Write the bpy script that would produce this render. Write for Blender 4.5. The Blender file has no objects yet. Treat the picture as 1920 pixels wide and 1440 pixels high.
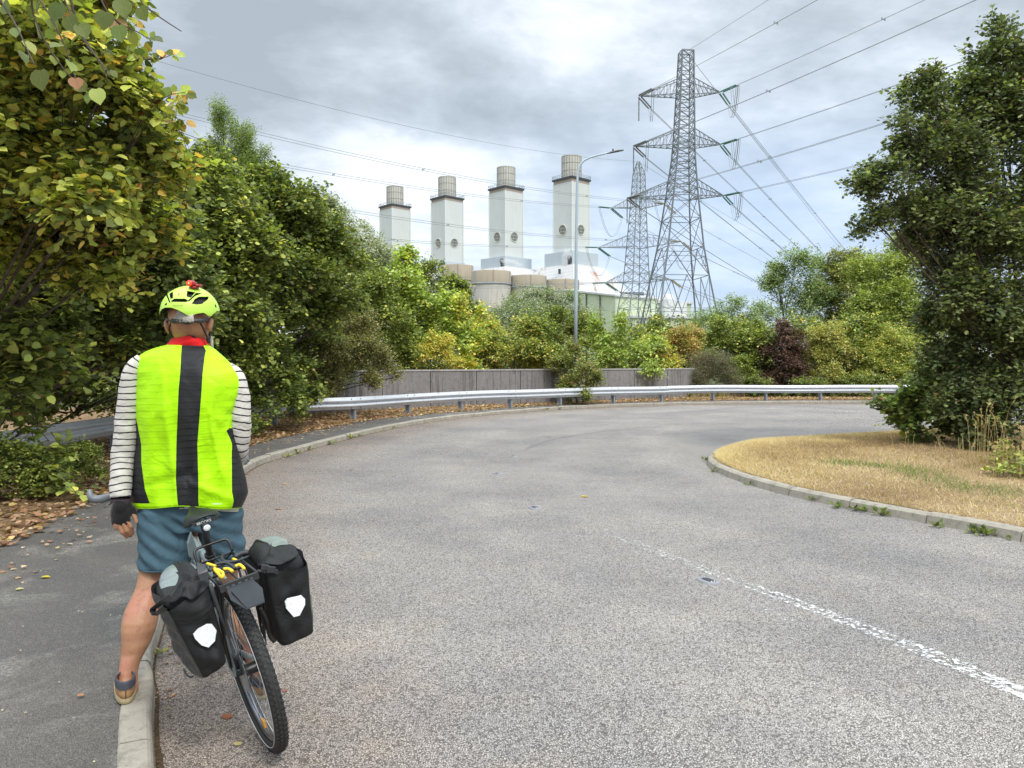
import bpy, bmesh, math, random
import numpy as np
from mathutils import Vector, Matrix, Euler
R = math.radians
PI = math.pi
scene = bpy.context.scene
COL = scene.collection

# ------------------------------------------------------------------ camera
CAMH = 1.6
F = 1442.0                      # focal length in pixels of the 1920 px wide photograph
PITCH = math.atan(39.0 / F)
cam_d = bpy.data.cameras.new('camera')
cam_d.sensor_width = 36.0
cam_d.lens = 36.0 * F / 1920.0
cam_d.clip_start = 0.05
cam_d.clip_end = 6000
cam = bpy.data.objects.new('camera', cam_d)
cam.location = (0, 0, CAMH)
cam.rotation_euler = (PI / 2 - PITCH, 0, 0)
COL.objects.link(cam)
scene.camera = cam

# ------------------------------------------------------------------ light
SUN_EL, SUN_AZ = 50.0, 150.0     # azimuth clockwise from +Y (the view direction): the sun is high behind the camera, to the right
sun_d = bpy.data.lights.new('sun', 'SUN')
sun_d.energy = 1.5
sun_d.angle = R(10)
sun_d.color = (1.0, 0.95, 0.87)
sun = bpy.data.objects.new('sun', sun_d)
sd = Vector((math.sin(R(SUN_AZ)) * math.cos(R(SUN_EL)), math.cos(R(SUN_AZ)) * math.cos(R(SUN_EL)), math.sin(R(SUN_EL))))
sun.rotation_euler = (-sd).to_track_quat('-Z', 'Y').to_euler()
sun.location = (20, -20, 60)
COL.objects.link(sun)

scene.view_settings.view_transform = 'Standard'
scene.view_settings.look = 'None'
scene.view_settings.gamma = 1.0
scene.view_settings.exposure = 0.40
scene.cycles.max_bounces = 6
scene.cycles.diffuse_bounces = 3
scene.cycles.transparent_max_bounces = 16
scene.cycles.volume_bounces = 1
scene.cycles.use_denoising = True

class NT:
    """small helper for node trees"""
    def __init__(s, tree): s.t = tree; s.n = tree.nodes; s.l = tree.links
    def add(s, typ, ins=None, **kw):
        nd = s.n.new(typ)
        for k, v in kw.items(): setattr(nd, k, v)
        for k, v in (ins or {}).items():
            if isinstance(v, bpy.types.NodeSocket): s.l.new(v, nd.inputs[k])
            else: nd.inputs[k].default_value = v
        return nd
    def math(s, op, a, b=0.0, c=0.0, clamp=False):
        nd = s.n.new('ShaderNodeMath'); nd.operation = op; nd.use_clamp = clamp
        for i, v in enumerate((a, b, c)):
            if isinstance(v, bpy.types.NodeSocket): s.l.new(v, nd.inputs[i])
            else: nd.inputs[i].default_value = v
        return nd.outputs[0]
    def mix(s, fac, a, b, blend='MIX'):
        nd = s.n.new('ShaderNodeMix'); nd.data_type = 'RGBA'; nd.blend_type = blend
        for i, v in ((0, fac), (6, a), (7, b)):
            if isinstance(v, bpy.types.NodeSocket): s.l.new(v, nd.inputs[i])
            elif i == 0: nd.inputs[i].default_value = v
            else: nd.inputs[i].default_value = (v[0], v[1], v[2], 1)
        return nd.outputs[2]
    def ramp(s, fac, stops, interp='LINEAR'):
        nd = s.n.new('ShaderNodeValToRGB'); cr = nd.color_ramp; cr.interpolation = interp
        while len(cr.elements) > 1: cr.elements.remove(cr.elements[0])
        for i, (p, c) in enumerate(stops):
            e = cr.elements[0] if i == 0 else cr.elements.new(p)
            e.position = p
            if isinstance(c, (int, float)): c = (c, c, c)
            e.color = (c[0], c[1], c[2], 1)
        s.l.new(fac, nd.inputs[0]); return nd.outputs[0]
    def noise(s, vec, scale, detail=4, rough=0.55, dist=0.0, out=0):
        nd = s.add('ShaderNodeTexNoise', {'Scale': scale, 'Detail': detail, 'Roughness': rough, 'Distortion': dist})
        if vec is not None: s.l.new(vec, nd.inputs['Vector'])
        return nd.outputs[out]
    def smooth(s, x, a, b):
        nd = s.add('ShaderNodeMapRange', {0: x, 1: a, 2: b, 3: 0.0, 4: 1.0}, interpolation_type='SMOOTHSTEP')
        return nd.outputs[0]

# ------------------------------------------------------------------ world: broken overcast
world = bpy.data.worlds.new('World'); scene.world = world; world.use_nodes = True
w = NT(world.node_tree); w.n.clear()
sky = w.add('ShaderNodeTexSky', sky_type='NISHITA', sun_disc=False, sun_elevation=R(SUN_EL), sun_rotation=R(SUN_AZ))
bg_sky = w.add('ShaderNodeBackground', {'Color': sky.outputs[0], 'Strength': 0.12})
tc = w.add('ShaderNodeTexCoord')
sep = w.add('ShaderNodeSeparateXYZ', {0: tc.outputs['Generated']})
dx, dy, dz = sep.outputs
zz = w.math('ADD', w.math('MAXIMUM', dz, 0.0), 0.30)
cx = w.math('DIVIDE', dx, zz); cy = w.math('DIVIDE', dy, zz)
pv = w.add('ShaderNodeCombineXYZ', {0: cx, 1: cy, 2: 3.7}).outputs[0]
pv2 = w.add('ShaderNodeCombineXYZ', {0: w.math('MULTIPLY', cx, 0.8), 1: cy, 2: 11.3}).outputs[0]
n1 = w.noise(pv, 1.1, 7, 0.55, 0.35)            # body of the cloud sheet
n2 = w.noise(pv2, 3.4, 8, 0.6, 0.4)             # billows
# broad layout of the cloud cover: a heavier bank to the left and overhead, thinner blue-tinted cover low to the right
az = w.math('ARCTAN2', dx, dy)
el = w.math('ARCSINE', dz)
def lobe(a0, e0, sa, se):
    u = w.math('DIVIDE', w.math('SUBTRACT', az, R(a0)), R(sa)); v = w.math('DIVIDE', w.math('SUBTRACT', el, R(e0)), R(se))
    rr = w.math('ADD', w.math('MULTIPLY', u, u), w.math('MULTIPLY', v, v))
    return w.math('EXPONENT', w.math('MULTIPLY', rr, -1.0))
dens = w.math('SUBTRACT', w.math('MULTIPLY', n1, 1.35), 0.30)
dens = w.math('ADD', dens, w.math('MULTIPLY', n2, 0.72))
n3 = w.noise(pv2, 9.0, 6, 0.6, 0.2)
dens = w.math('ADD', dens, w.math('MULTIPLY', w.math('SUBTRACT', n3, 0.5), 0.30))
dens = w.math('ADD', dens, w.math('MULTIPLY', lobe(-18, 21, 11, 5), 0.05))
dens = w.math('ADD', dens, w.math('MULTIPLY', lobe(-3, 17.5, 9, 2.0), 0.13))
dens = w.math('ADD', dens, w.math('MULTIPLY', lobe(13, 9.5, 12, 3.5), 0.05))
dens = w.math('SUBTRACT', dens, w.math('MULTIPLY', lobe(-7, 13.5, 9, 2.4), 0.13))
dens = w.math('SUBTRACT', dens, w.math('MULTIPLY', lobe(8, 24, 12, 6), 0.09))
dens = w.math('SUBTRACT', dens, w.math('MULTIPLY', lobe(4, 4, 30, 3), 0.05))
cl = w.ramp(dens, [(0.50, (0.92, 0.94, 0.97)), (0.60, (0.80, 0.85, 0.91)), (0.72, (0.62, 0.685, 0.75)), (0.85, (0.485, 0.545, 0.60)), (1.02, (0.38, 0.43, 0.475))])
blue_m = w.math('MULTIPLY', lobe(17, 8, 19, 8), 1.15)
cl2 = w.mix(blue_m, cl, w.mix(0.55, cl, (0.47, 0.64, 0.91)))
# an overcast sky is about three times brighter overhead than at the horizon
zen = w.smooth(dz, 0.42, 0.9)
stren = w.math('ADD', 0.97, w.math('MULTIPLY', zen, 2.25))
bg_cl = w.add('ShaderNodeBackground', {'Color': cl2, 'Strength': stren})
ms = w.add('ShaderNodeMixShader', {0: 0.9, 1: bg_sky.outputs[0], 2: bg_cl.outputs[0]})
w.add('ShaderNodeOutputWorld', {0: ms.outputs[0]})

# ------------------------------------------------------------------ pixel -> place
def at(px, py, Y):
    xc = (px - 960) / F; yc = (720 - py) / F
    d = Vector((xc, math.cos(PITCH) + math.sin(PITCH) * yc, -math.sin(PITCH) + math.cos(PITCH) * yc))
    s = Y / d.y
    return Vector((d.x * s, Y, CAMH + d.z * s))
def gnd(px, py, z=0.0):
    xc = (px - 960) / F; yc = (720 - py) / F
    d = Vector((xc, math.cos(PITCH) + math.sin(PITCH) * yc, -math.sin(PITCH) + math.cos(PITCH) * yc))
    s = (z - CAMH) / d.z
    return Vector((d.x * s, d.y * s, z))

# ------------------------------------------------------------------ tagging
def tag(o, label=None, cat=None, group=None, kind=None):
    if label: o['label'] = label
    if cat: o['category'] = cat
    if group: o['group'] = group
    if kind: o['kind'] = kind
    return o
def link(o, parent=None):
    COL.objects.link(o)
    if parent is not None: o.parent = parent
    return o
def thing(name, loc, label, cat, group=None, rz=0.0):
    o = bpy.data.objects.new(name, None); o.location = loc; o.rotation_euler = (0, 0, rz)
    o.empty_display_size = 0.2
    link(o); tag(o, label, cat, group); return o
def copy_tree(o, parent=None):
    c = o.copy(); COL.objects.link(c); c.parent = parent
    for ch in list(o.children): copy_tree(ch, c)
    return c

# ------------------------------------------------------------------ mesh builder (world coordinates; build() makes them local to the parent)
class MB:
    def __init__(s): s.v = []; s.f = []; s.m = []; s.mi = 0
    def quadgrid(s, rows, closed_u=False, cap0=False, cap1=False):
        """rows: list of equally long lists of points"""
        n = len(rows[0]); b = len(s.v)
        for r in rows: s.v.extend([tuple(p) for p in r])
        for i in range(len(rows) - 1):
            for j in range(n if closed_u else n - 1):
                k = (j + 1) % n
                s.f.append((b + i * n + j, b + i * n + k, b + (i + 1) * n + k, b + (i + 1) * n + j)); s.m.append(s.mi)
        if cap0: s.f.append(tuple(b + j for j in range(n))[::-1]); s.m.append(s.mi)
        if cap1: s.f.append(tuple(b + (len(rows) - 1) * n + j for j in range(n))); s.m.append(s.mi)
        return s
    def tube(s, pts, rad, n=8, cap=True, squash=1.0, closed=False):
        pts = [Vector(p) for p in pts]
        if not hasattr(rad, '__len__'): rad = [rad] * len(pts)
        rows = []; prev = None; L = len(pts)
        for i, p in enumerate(pts):
            if closed: t = pts[(i + 1) % L] - pts[i - 1]
            else: t = pts[min(i + 1, L - 1)] - pts[max(i - 1, 0)]
            if t.length < 1e-9: t = Vector((0, 0, 1))
            t.normalize()
            if prev is None:
                a = Vector((0, 0, 1)) if abs(t.z) < 0.9 else Vector((1, 0, 0))
                u = t.cross(a).normalized()
            else:
                u = (prev - t * prev.dot(t))
                u = u.normalized() if u.length > 1e-6 else t.orthogonal().normalized()
            prev = u; v = t.cross(u)
            rows.append([p + (u * math.cos(2 * PI * k / n) + v * math.sin(2 * PI * k / n) * squash) * rad[i] for k in range(n)])
        if closed: rows.append(rows[0]); cap = False
        s.quadgrid(rows, True, cap, cap); return s
    def box(s, c, size, rot=None):
        c = Vector(c); hx, hy, hz = [x / 2 for x in size]; b = len(s.v)
        M = rot if rot is not None else Matrix.Identity(3)
        for z in (-hz, hz):
            for x, y in ((-hx, -hy), (hx, -hy), (hx, hy), (-hx, hy)):
                s.v.append(tuple(c + M @ Vector((x, y, z))))
        for q in ((0, 3, 2, 1), (4, 5, 6, 7), (0, 1, 5, 4), (1, 2, 6, 5), (2, 3, 7, 6), (3, 0, 4, 7)):
            s.f.append(tuple(b + k for k in q)); s.m.append(s.mi)
        return s
    def bar(s, a, b_, wdt, hgt=None):
        """rectangular bar from a to b"""
        a = Vector(a); b_ = Vector(b_); t = (b_ - a)
        L = t.length
        if L < 1e-6: return s
        q = t.to_track_quat('X', 'Z').to_matrix()
        return s.box((a + b_) / 2, (L, wdt, hgt or wdt), q)
    def ellipsoid(s, c, r, nu=16, nv=10, rot=None):
        c = Vector(c); M = rot if rot is not None else Matrix.Identity(3); b = len(s.v)
        s.v.append(tuple(c + M @ Vector((0, 0, -r[2]))))
        for i in range(1, nv):
            ph = -PI / 2 + PI * i / nv
            for j in range(nu):
                th = 2 * PI * j / nu
                s.v.append(tuple(c + M @ Vector((r[0] * math.cos(ph) * math.cos(th), r[1] * math.cos(ph) * math.sin(th), r[2] * math.sin(ph)))))
        s.v.append(tuple(c + M @ Vector((0, 0, r[2])))); top = len(s.v) - 1
        for j in range(nu):
            k = (j + 1) % nu
            s.f.append((b, b + 1 + k, b + 1 + j)); s.m.append(s.mi)
            s.f.append((top, b + 1 + (nv - 2) * nu + j, b + 1 + (nv - 2) * nu + k)); s.m.append(s.mi)
            for i in range(nv - 2):
                s.f.append((b + 1 + i * nu + j, b + 1 + i * nu + k, b + 1 + (i + 1) * nu + k, b + 1 + (i + 1) * nu + j)); s.m.append(s.mi)
        return s
    def capsule(s, a, b_, r0, r1, n=14):
        a = Vector(a); b_ = Vector(b_); t = b_ - a; L = t.length; q = t.normalized()
        pts = []; rr = []
        for k in range(5):
            an = -PI / 2 + PI / 2 * k / 4
            pts.append(a + q * (r0 * math.sin(an))); rr.append(max(1e-4, r0 * math.cos(an)))
        for k in range(5):
            an = PI / 2 * k / 4
            pts.append(b_ + q * (r1 * math.sin(an))); rr.append(max(1e-4, r1 * math.cos(an)))
        return s.tube(pts, rr, n)
    def extrude_poly(s, poly, d):
        """poly: ordered 3-D points of a flat outline, d: extrusion vector"""
        d = Vector(d); n = len(poly); b = len(s.v)
        s.v.extend([tuple(Vector(p)) for p in poly]); s.v.extend([tuple(Vector(p) + d) for p in poly])
        s.f.append(tuple(b + i for i in range(n))); s.m.append(s.mi)
        s.f.append(tuple(b + n + i for i in range(n))[::-1]); s.m.append(s.mi)
        for i in range(n):
            k = (i + 1) % n
            s.f.append((b + i, b + n + i, b + n + k, b + k)); s.m.append(s.mi)
        return s
    def mesh(s, name, mats, smooth=False, inv=None, fixn=True):
        me = bpy.data.meshes.new(name)
        v = s.v
        if inv is not None: v = [tuple(inv @ Vector(p)) for p in v]
        me.from_pydata(v, [], s.f)
        for m in (mats if isinstance(mats, (list, tuple)) else [mats]): me.materials.append(m)
        me.polygons.foreach_set('material_index', s.m)
        if smooth: me.polygons.foreach_set('use_smooth', [True] * len(me.polygons))
        if fixn:
            bm = bmesh.new(); bm.from_mesh(me); bmesh.ops.recalc_face_normals(bm, faces=bm.faces); bm.to_mesh(me); bm.free()
        me.update(); return me
    def build(s, name, mats, parent=None, smooth=False, fixn=True, local=False):
        inv = None
        if parent is not None and not local:
            bpy.context.view_layer.update()
            inv = wm(parent).inverted()
        o = bpy.data.objects.new(name, s.mesh(name, mats, smooth, inv, fixn))
        return link(o, parent)
def wm(o):
    m = o.matrix_basis.copy()
    while o.parent is not None:
        o = o.parent; m = o.matrix_basis @ m
    return m
def bevel(o, wd, seg=2, ang=35):
    m = o.modifiers.new('bevel', 'BEVEL'); m.width = wd; m.segments = seg; m.limit_method = 'ANGLE'; m.angle_limit = R(ang); return o
def autosmooth(o, ang=40):
    me = o.data
    me.polygons.foreach_set('use_smooth', [True] * len(me.polygons))
    bm = bmesh.new(); bm.from_mesh(me)
    for e in bm.edges: e.smooth = (len(e.link_faces) == 2 and e.calc_face_angle(0) < R(ang))
    bm.to_mesh(me); bm.free(); return o
def catmull(P, step):
    P = [Vector(p) for p in P]; Q = [P[0] * 2 - P[1]] + P + [P[-1] * 2 - P[-2]]; out = []
    for i in range(1, len(Q) - 2):
        a, b, c, d = Q[i - 1:i + 3]
        for k in range(24):
            t = k / 24
            out.append(0.5 * ((2 * b) + (c - a) * t + (2 * a - 5 * b + 4 * c - d) * t * t + (3 * b - a - 3 * c + d) * t ** 3))
    out.append(P[-1])
    res = [out[0]]; acc = 0.0                       # resample by arc length
    for i in range(1, len(out)):
        seg = out[i] - out[i - 1]; L = seg.length
        while acc + L >= step and L > 1e-9:
            t = (step - acc) / L; p = out[i - 1] + seg * t
            res.append(p); out[i - 1] = p; seg = out[i] - p; L = seg.length; acc = 0.0
        acc += L
    return res
def lerp_table(tab, x):
    if x <= tab[0][0]: return tab[0][1]
    for (a, va), (b, vb) in zip(tab, tab[1:]):
        if x <= b:
            t = (x - a) / (b - a); t = t
            if hasattr(va, '__len__'): return tuple(p + (q - p) * t for p, q in zip(va, vb))
            return va + (vb - va) * t
    return tab[-1][1]

# ------------------------------------------------------------------ materials
def new_mat(name):
    m = bpy.data.materials.new(name); m.use_nodes = True
    t = NT(m.node_tree); t.n.clear()
    b = t.add('ShaderNodeBsdfPrincipled'); o = t.add('ShaderNodeOutputMaterial', {0: b.outputs[0]})
    return m, t, b
def simple(name, col, rough=0.6, metal=0.0, var=0.12, scale=8.0, bump=0.0, bscale=60.0, spec=0.5, coat=0.0, dist=0.004):
    m, t, b = new_mat(name)
    tcn = t.add('ShaderNodeTexCoord').outputs['Object']
    n = t.noise(tcn, scale, 5)
    c = t.mix(n, tuple(x * (1 - var) for x in col), tuple(min(1, x * (1 + var)) for x in col))
    t.l.new(c, b.inputs['Base Color'])
    b.inputs['Roughness'].default_value = rough; b.inputs['Metallic'].default_value = metal
    b.inputs['Specular IOR Level'].default_value = spec
    b.inputs['Coat Weight'].default_value = coat
    if bump:
        bn = t.add('ShaderNodeBump', {'Strength': bump, 'Distance': dist, 'Height': t.noise(tcn, bscale, 4)})
        t.l.new(bn.outputs[0], b.inputs['Normal'])
    return m
# ================================================================== GROUND, ROAD, KERBS
def mat_asphalt(name, light, dark, cell=95.0, pale=0.0, brown=0.0):
    m, t, b = new_mat(name)
    oc = t.add('ShaderNodeTexCoord').outputs['Object']
    wob = t.noise(oc, 45, 2, 0.5, out=1)
    vec = t.add('ShaderNodeVectorMath', {0: oc, 1: t.add('ShaderNodeVectorMath', {0: wob, 'Scale': 0.012}, operation='SCALE').outputs[0]}, operation='ADD').outputs[0]
    vo = t.add('ShaderNodeTexVoronoi', {'Vector': vec, 'Scale': cell}, feature='F1')
    ve = t.add('ShaderNodeTexVoronoi', {'Vector': vec, 'Scale': cell}, feature='DISTANCE_TO_EDGE')
    sepc = t.add('ShaderNodeSeparateColor', {0: vo.outputs['Color']})
    tone = t.ramp(sepc.outputs[0], [(0.0, tuple(x * 0.62 for x in light)), (0.25, tuple(x * 0.88 for x in light)), (0.7, light), (1.0, tuple(min(1, x * 1.22) for x in light))])
    gap = t.smooth(ve.outputs['Distance'], 0.02, 0.16)
    miss = t.math('GREATER_THAN', sepc.outputs[1], 0.14)
    gm = t.math('MULTIPLY', gap, t.math('ADD', 0.25, t.math('MULTIPLY', miss, 0.75)))
    c = t.mix(gm, dark, tone)
    big = t.noise(oc, 0.5, 5, 0.6); mid = t.noise(oc, 2.6, 5, 0.6)
    c = t.mix(t.smooth(big, 0.35, 0.7), c, t.mix(1.0, c, (0.74, 0.75, 0.79), 'MULTIPLY'))
    c = t.mix(t.smooth(mid, 0.45, 0.75), c, t.mix(1.0, c, (1.13, 1.10, 1.05), 'MULTIPLY'))
    if brown:                                       # dusty silt along the gutter
        vc = t.add('ShaderNodeAttribute', attribute_name='dust').outputs['Fac']
        k = t.math('MULTIPLY', t.math('ADD', vc, t.math('MULTIPLY', t.math('SUBTRACT', mid, 0.5), 0.6), clamp=True), brown)
        c = t.mix(k, c, t.mix(1.0, c, (0.90, 0.79, 0.71), 'MULTIPLY'))
    if brown:                                       # wheel tracks polished into the chippings
        tk = t.add('ShaderNodeAttribute', attribute_name='track').outputs['Fac']
        k = t.math('MULTIPLY', tk, t.smooth(t.noise(oc, 0.9, 4, .6), .25, .7))
        c = t.mix(k, c, t.mix(1.0, c, (1.17, 1.16, 1.15), 'MULTIPLY'))
        st = t.smooth(t.noise(oc, 1.7, 7, .7, .8), .60, .74)
        c = t.mix(t.math('MULTIPLY', st, .8), c, t.mix(1.0, c, (0.80, 0.79, 0.78), 'MULTIPLY'))
    if pale:                                        # worn pale patches
        pn = t.noise(oc, 1.3, 8, 0.68, 0.6)
        fine = t.noise(oc, 60, 4, 0.7)
        k = t.math('MULTIPLY', t.smooth(pn, 0.50, 0.66), t.smooth(fine, 0.38, 0.62))
        c = t.mix(t.math('MULTIPLY', k, pale), c, (0.36, 0.34, 0.29))
    t.l.new(c, b.inputs['Base Color'])
    b.inputs['Roughness'].default_value = 0.85; b.inputs['Specular IOR Level'].default_value = 0.35
    h = t.math('ADD', gm, t.math('MULTIPLY', sepc.outputs[2], 0.5))
    bn = t.add('ShaderNodeBump', {'Strength': 0.85, 'Distance': 0.004, 'Height': h})
    t.l.new(bn.outputs[0], b.inputs['Normal'])
    return m
M_road = mat_asphalt('road_chippings', (0.475, 0.443, 0.405), (0.09, 0.080, 0.070), 100.0, brown=1.0)
M_pave = mat_asphalt('pavement_asphalt', (0.225, 0.208, 0.185), (0.085, 0.079, 0.071), 170.0, pale=0.85)

def mat_concrete(name, col, var=0.25, grime=(0.10, 0.095, 0.08), streak=False, gs=1.0):
    m, t, b = new_mat(name)
    oc = t.add('ShaderNodeTexCoord').outputs['Object']
    c = t.mix(t.noise(oc, 3.0, 6, 0.6), tuple(x * (1 - var) for x in col), tuple(min(1, x * (1 + var)) for x in col))
    g = t.smooth(t.noise(oc, 9.0 * gs, 8, 0.78), 0.47, 0.68)
    c = t.mix(t.math('MULTIPLY', g, 0.6), c, grime)
    sp = t.smooth(t.noise(oc, 160.0 * gs, 2, 0.6), 0.55, 0.68)
    c = t.mix(t.math('MULTIPLY', sp, 0.5), c, tuple(x * 0.5 for x in col))
    if streak:
        mp = t.add('ShaderNodeMapping', {'Vector': oc, 'Scale': (3.2, 3.2, 0.18)}).outputs[0]
        st = t.noise(mp, 2.2, 7, 0.72)
        c = t.mix(t.math('MULTIPLY', t.smooth(st, 0.48, 0.66), 0.75), c, (0.075, 0.068, 0.062))
        mp2 = t.add('ShaderNodeMapping', {'Vector': oc, 'Scale': (2.0, 2.0, 0.10)}).outputs[0]
        c = t.mix(t.math('MULTIPLY', t.smooth(t.noise(mp2, 5.0, 5, 0.6), 0.60, 0.72), 0.45), c, (0.42, 0.40, 0.38))
    t.l.new(c, b.inputs['Base Color']); b.inputs['Roughness'].default_value = 0.9; b.inputs['Specular IOR Level'].default_value = 0.25
    bn = t.add('ShaderNodeBump', {'Strength': 0.6, 'Distance': 0.004, 'Height': t.noise(oc, 120.0 * gs, 4, 0.7)})
    t.l.new(bn.outputs[0], b.inputs['Normal'])
    return m
M_kerb = mat_concrete('kerb_concrete', (0.36, 0.325, 0.265), .28)
M_wall = mat_concrete('wall_concrete', (0.25, 0.235, 0.23), 0.2, streak=True)

def mat_soil(name, a, b_, c_, sc=6.0):
    m, t, b = new_mat(name)
    oc = t.add('ShaderNodeTexCoord').outputs['Object']
    n = t.noise(oc, sc, 8, 0.7)
    c = t.ramp(n, [(0.3, a), (0.5, b_), (0.72, c_)])
    c = t.mix(t.smooth(t.noise(oc, 0.35, 5, 0.6), 0.4, 0.65), c, t.mix(1.0, c, (0.75, 0.72, 0.7), 'MULTIPLY'))
    t.l.new(c, b.inputs['Base Color']); b.inputs['Roughness'].default_value = 0.95; b.inputs['Specular IOR Level'].default_value = 0.1
    bn = t.add('ShaderNodeBump', {'Strength': 0.9, 'Distance': 0.02, 'Height': t.noise(oc, 40, 6, 0.7)})
    t.l.new(bn.outputs[0], b.inputs['Normal']); return m
M_verge = mat_soil('verge_soil', (0.10, 0.065, 0.035), (0.24, 0.155, 0.085), (0.40, 0.28, 0.15), 14.0)
M_dry = mat_soil('dry_turf', (0.15, 0.095, 0.052), (0.34, 0.24, 0.14), (0.52, 0.40, 0.25), 22.0)
M_far = mat_soil('far_field', (0.06, 0.07, 0.03), (0.10, 0.11, 0.05), (0.16, 0.15, 0.07), 0.6)

# outer kerb line (road side), left to far right
KO = [(3.2, -3.6, 0), (1.6, -1.4, 0), (0.0, 0.75, 0), (-0.92, 2.1, 0)] + [gnd(*p) for p in ((293, 1420), (294, 1307), (297, 1207))] + \
     [Vector((-2.95, 7.2, 0)), gnd(465, 885), gnd(560, 850), gnd(720, 808), gnd(860, 785), gnd(1050, 768), gnd(1250, 760)] + \
     [Vector((9.6, 30.1, 0)), Vector((13.5, 30.5, 0)), Vector((20, 30.3, 0)), Vector((34, 28.5, 0)), Vector((60, 24, 0))]
KO = [Vector(p) for p in KO]
ko = catmull(KO, 0.15)
def offset(line, d):
    out = []
    for i, p in enumerate(line):
        t = line[min(i + 1, len(line) - 1)] - line[max(i - 1, 0)]; t.z = 0; t.normalize()
        out.append(p + Vector((-t.y, t.x, 0)) * d)
    return out
def sheet(name, rows, mat, kind='structure', z=None):
    mb = MB(); mb.quadgrid(rows); o = mb.build(name, mat); tag(o, kind=kind); return o

# big ground to the horizon
g = 3500.0
sheet('ground', [[(-g, -g, -0.06), (g, -g, -0.06)], [(-g, g, -0.06), (g, g, -0.06)]], M_far)

# road: one sheet, gridded so that gutter dust can be stored per vertex (distance to the kerb line)
xs = np.concatenate([np.arange(-9, 16, 0.25), np.arange(16, 80, 4)]); ys = np.concatenate([np.arange(-6, 33, 0.25)])
mb = MB(); mb.quadgrid([[(x, y, 0.0) for x in xs] for y in ys])
road = mb.build('road', M_road); tag(road, kind='structure')
kn = np.array([[p.x, p.y] for p in ko])
vv = np.array([[v[0], v[1]] for v in mb.v])
dd = np.full(len(vv), 99.0)
for s in range(0, len(vv), 2000):
    d = np.sqrt(((vv[s:s + 2000, None, :] - kn[None]) ** 2).sum(2)).min(1); dd[s:s + 2000] = d
dust = np.clip(1.05 - dd / 1.6, 0, 1)
at_ = road.data.attributes.new('dust', 'FLOAT', 'POINT'); at_.data.foreach_set('value', dust.astype(np.float32))
trk = sum(np.exp(-((dd - q) / .32) ** 2) for q in (1.15, 2.75, 4.7, 6.3))
road.data.attributes.new('track', 'FLOAT', 'POINT').data.foreach_set('value', trk.astype(np.float32))

# kerbstones: 0.91 m stones laid along a line; side=+1 when the pavement is on the left of travel
def kerb(name, line, side, wd, h, stone=0.9, seed=1, batter=0.02):
    rnd = random.Random(seed); pts = catmull(line, 0.05) if False else line
    mb = MB(); n = len(pts); step = (pts[1] - pts[0]).length; per = max(2, int(round(stone / step)))
    i = 0
    while i + 1 < n:
        j = min(i + per, n - 1)
        dz = rnd.uniform(-0.006, 0.006); dx = rnd.uniform(-0.004, 0.004)
        rows = []
        for k in range(i, j + 1):
            p = pts[k].copy(); t = pts[min(k + 1, n - 1)] - pts[max(k - 1, 0)]; t.normalize()
            if k == i: p = p + t * 0.006
            if k == j: p = p - t * 0.006
            nn = Vector((-t.y, t.x, 0)) * side
            q = lambda o_, z_: p + nn * (o_ + dx) + Vector((0, 0, z_))
            rows.append([q(0.0, -0.05), q(batter * 0.6, h - 0.022 + dz), q(batter, h - 0.010 + dz), q(batter + 0.012, h - 0.002 + dz), q(batter + 0.03, h + dz), q(wd - 0.008, h + dz), q(wd, h - 0.008 + dz), q(wd, -0.05)])
        mb.quadgrid(rows, False); b = len(mb.v) - len(rows) * 8
        mb.f.append(tuple(range(b, b + 8))); mb.m.append(0)
        e = len(mb.v) - 8; mb.f.append(tuple(range(e, e + 8))[::-1]); mb.m.append(0)
        i = j
    o = mb.build(name, M_kerb); tag(o, kind='structure'); return o
KW, KH = 0.135, 0.105
kerb('kerb', ko, 1, KW, KH, 0.9, 3)
# gutter joint: dark silt where kerb meets road
M_silt = mat_soil('gutter_silt', (0.05, 0.035, 0.025), (0.12, 0.085, 0.055), (0.25, 0.18, 0.11), 40.0)
rnd = random.Random(4)
a_ = offset(ko, 0.003); b_ = []
for i, p in enumerate(offset(ko, -1.0)):
    wdt = 0.006 + 0.016 * max(0, math.sin(i * 0.21) * math.sin(i * 0.083 + 1)) + rnd.uniform(0, 0.008)
    b_.append(ko[i] + (p - ko[i]) * wdt)
sheet('gutter_dirt', [[p + Vector((0, 0, 0.005)) for p in a_], [p + Vector((0, 0, 0.004)) for p in b_]], M_silt, 'structure')

# pavement: from the kerb back edge to the litter edge
PB = [Vector((-2.2, -4.6, 0)), Vector((-3.0, -1.0, 0)), Vector((-3.4, 2.5, 0)), Vector((-3.9, 4.6, 0)), gnd(0, 1025, 0.1), gnd(180, 935, 0.1), Vector((-4.95, 11.0, 0)), gnd(480, 832, 0.1), gnd(600, 806, 0.1), gnd(740, 783, 0.1),
      gnd(1000, 762, 0.1), Vector((5.6, 29.9, 0)), Vector((9.4, 31.0, 0)), Vector((13.5, 31.3, 0)), Vector((20, 31.0, 0)), Vector((34, 29.2, 0)), Vector((60, 24.8, 0))]
for p in PB: p.z = 0
def resample(line, n):
    L = [0.0]
    for a, b in zip(line, line[1:]): L.append(L[-1] + (b - a).length)
    out = []; k = 0
    for i in range(n):
        s = L[-1] * i / (n - 1)
        while k < len(L) - 2 and L[k + 1] < s: k += 1
        t = (s - L[k]) / max(1e-9, L[k + 1] - L[k]); out.append(line[k].lerp(line[k + 1], min(1, t)))
    return out
NS = 260
kin = resample(offset(ko, KW + 0.002), NS); pbk = resample(catmull(PB, 0.15), NS)
def blend(A, B, t, z): 
    return [Vector((a.x + (b.x - a.x) * t, a.y + (b.y - a.y) * t, z)) for a, b in zip(A, B)]
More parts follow.
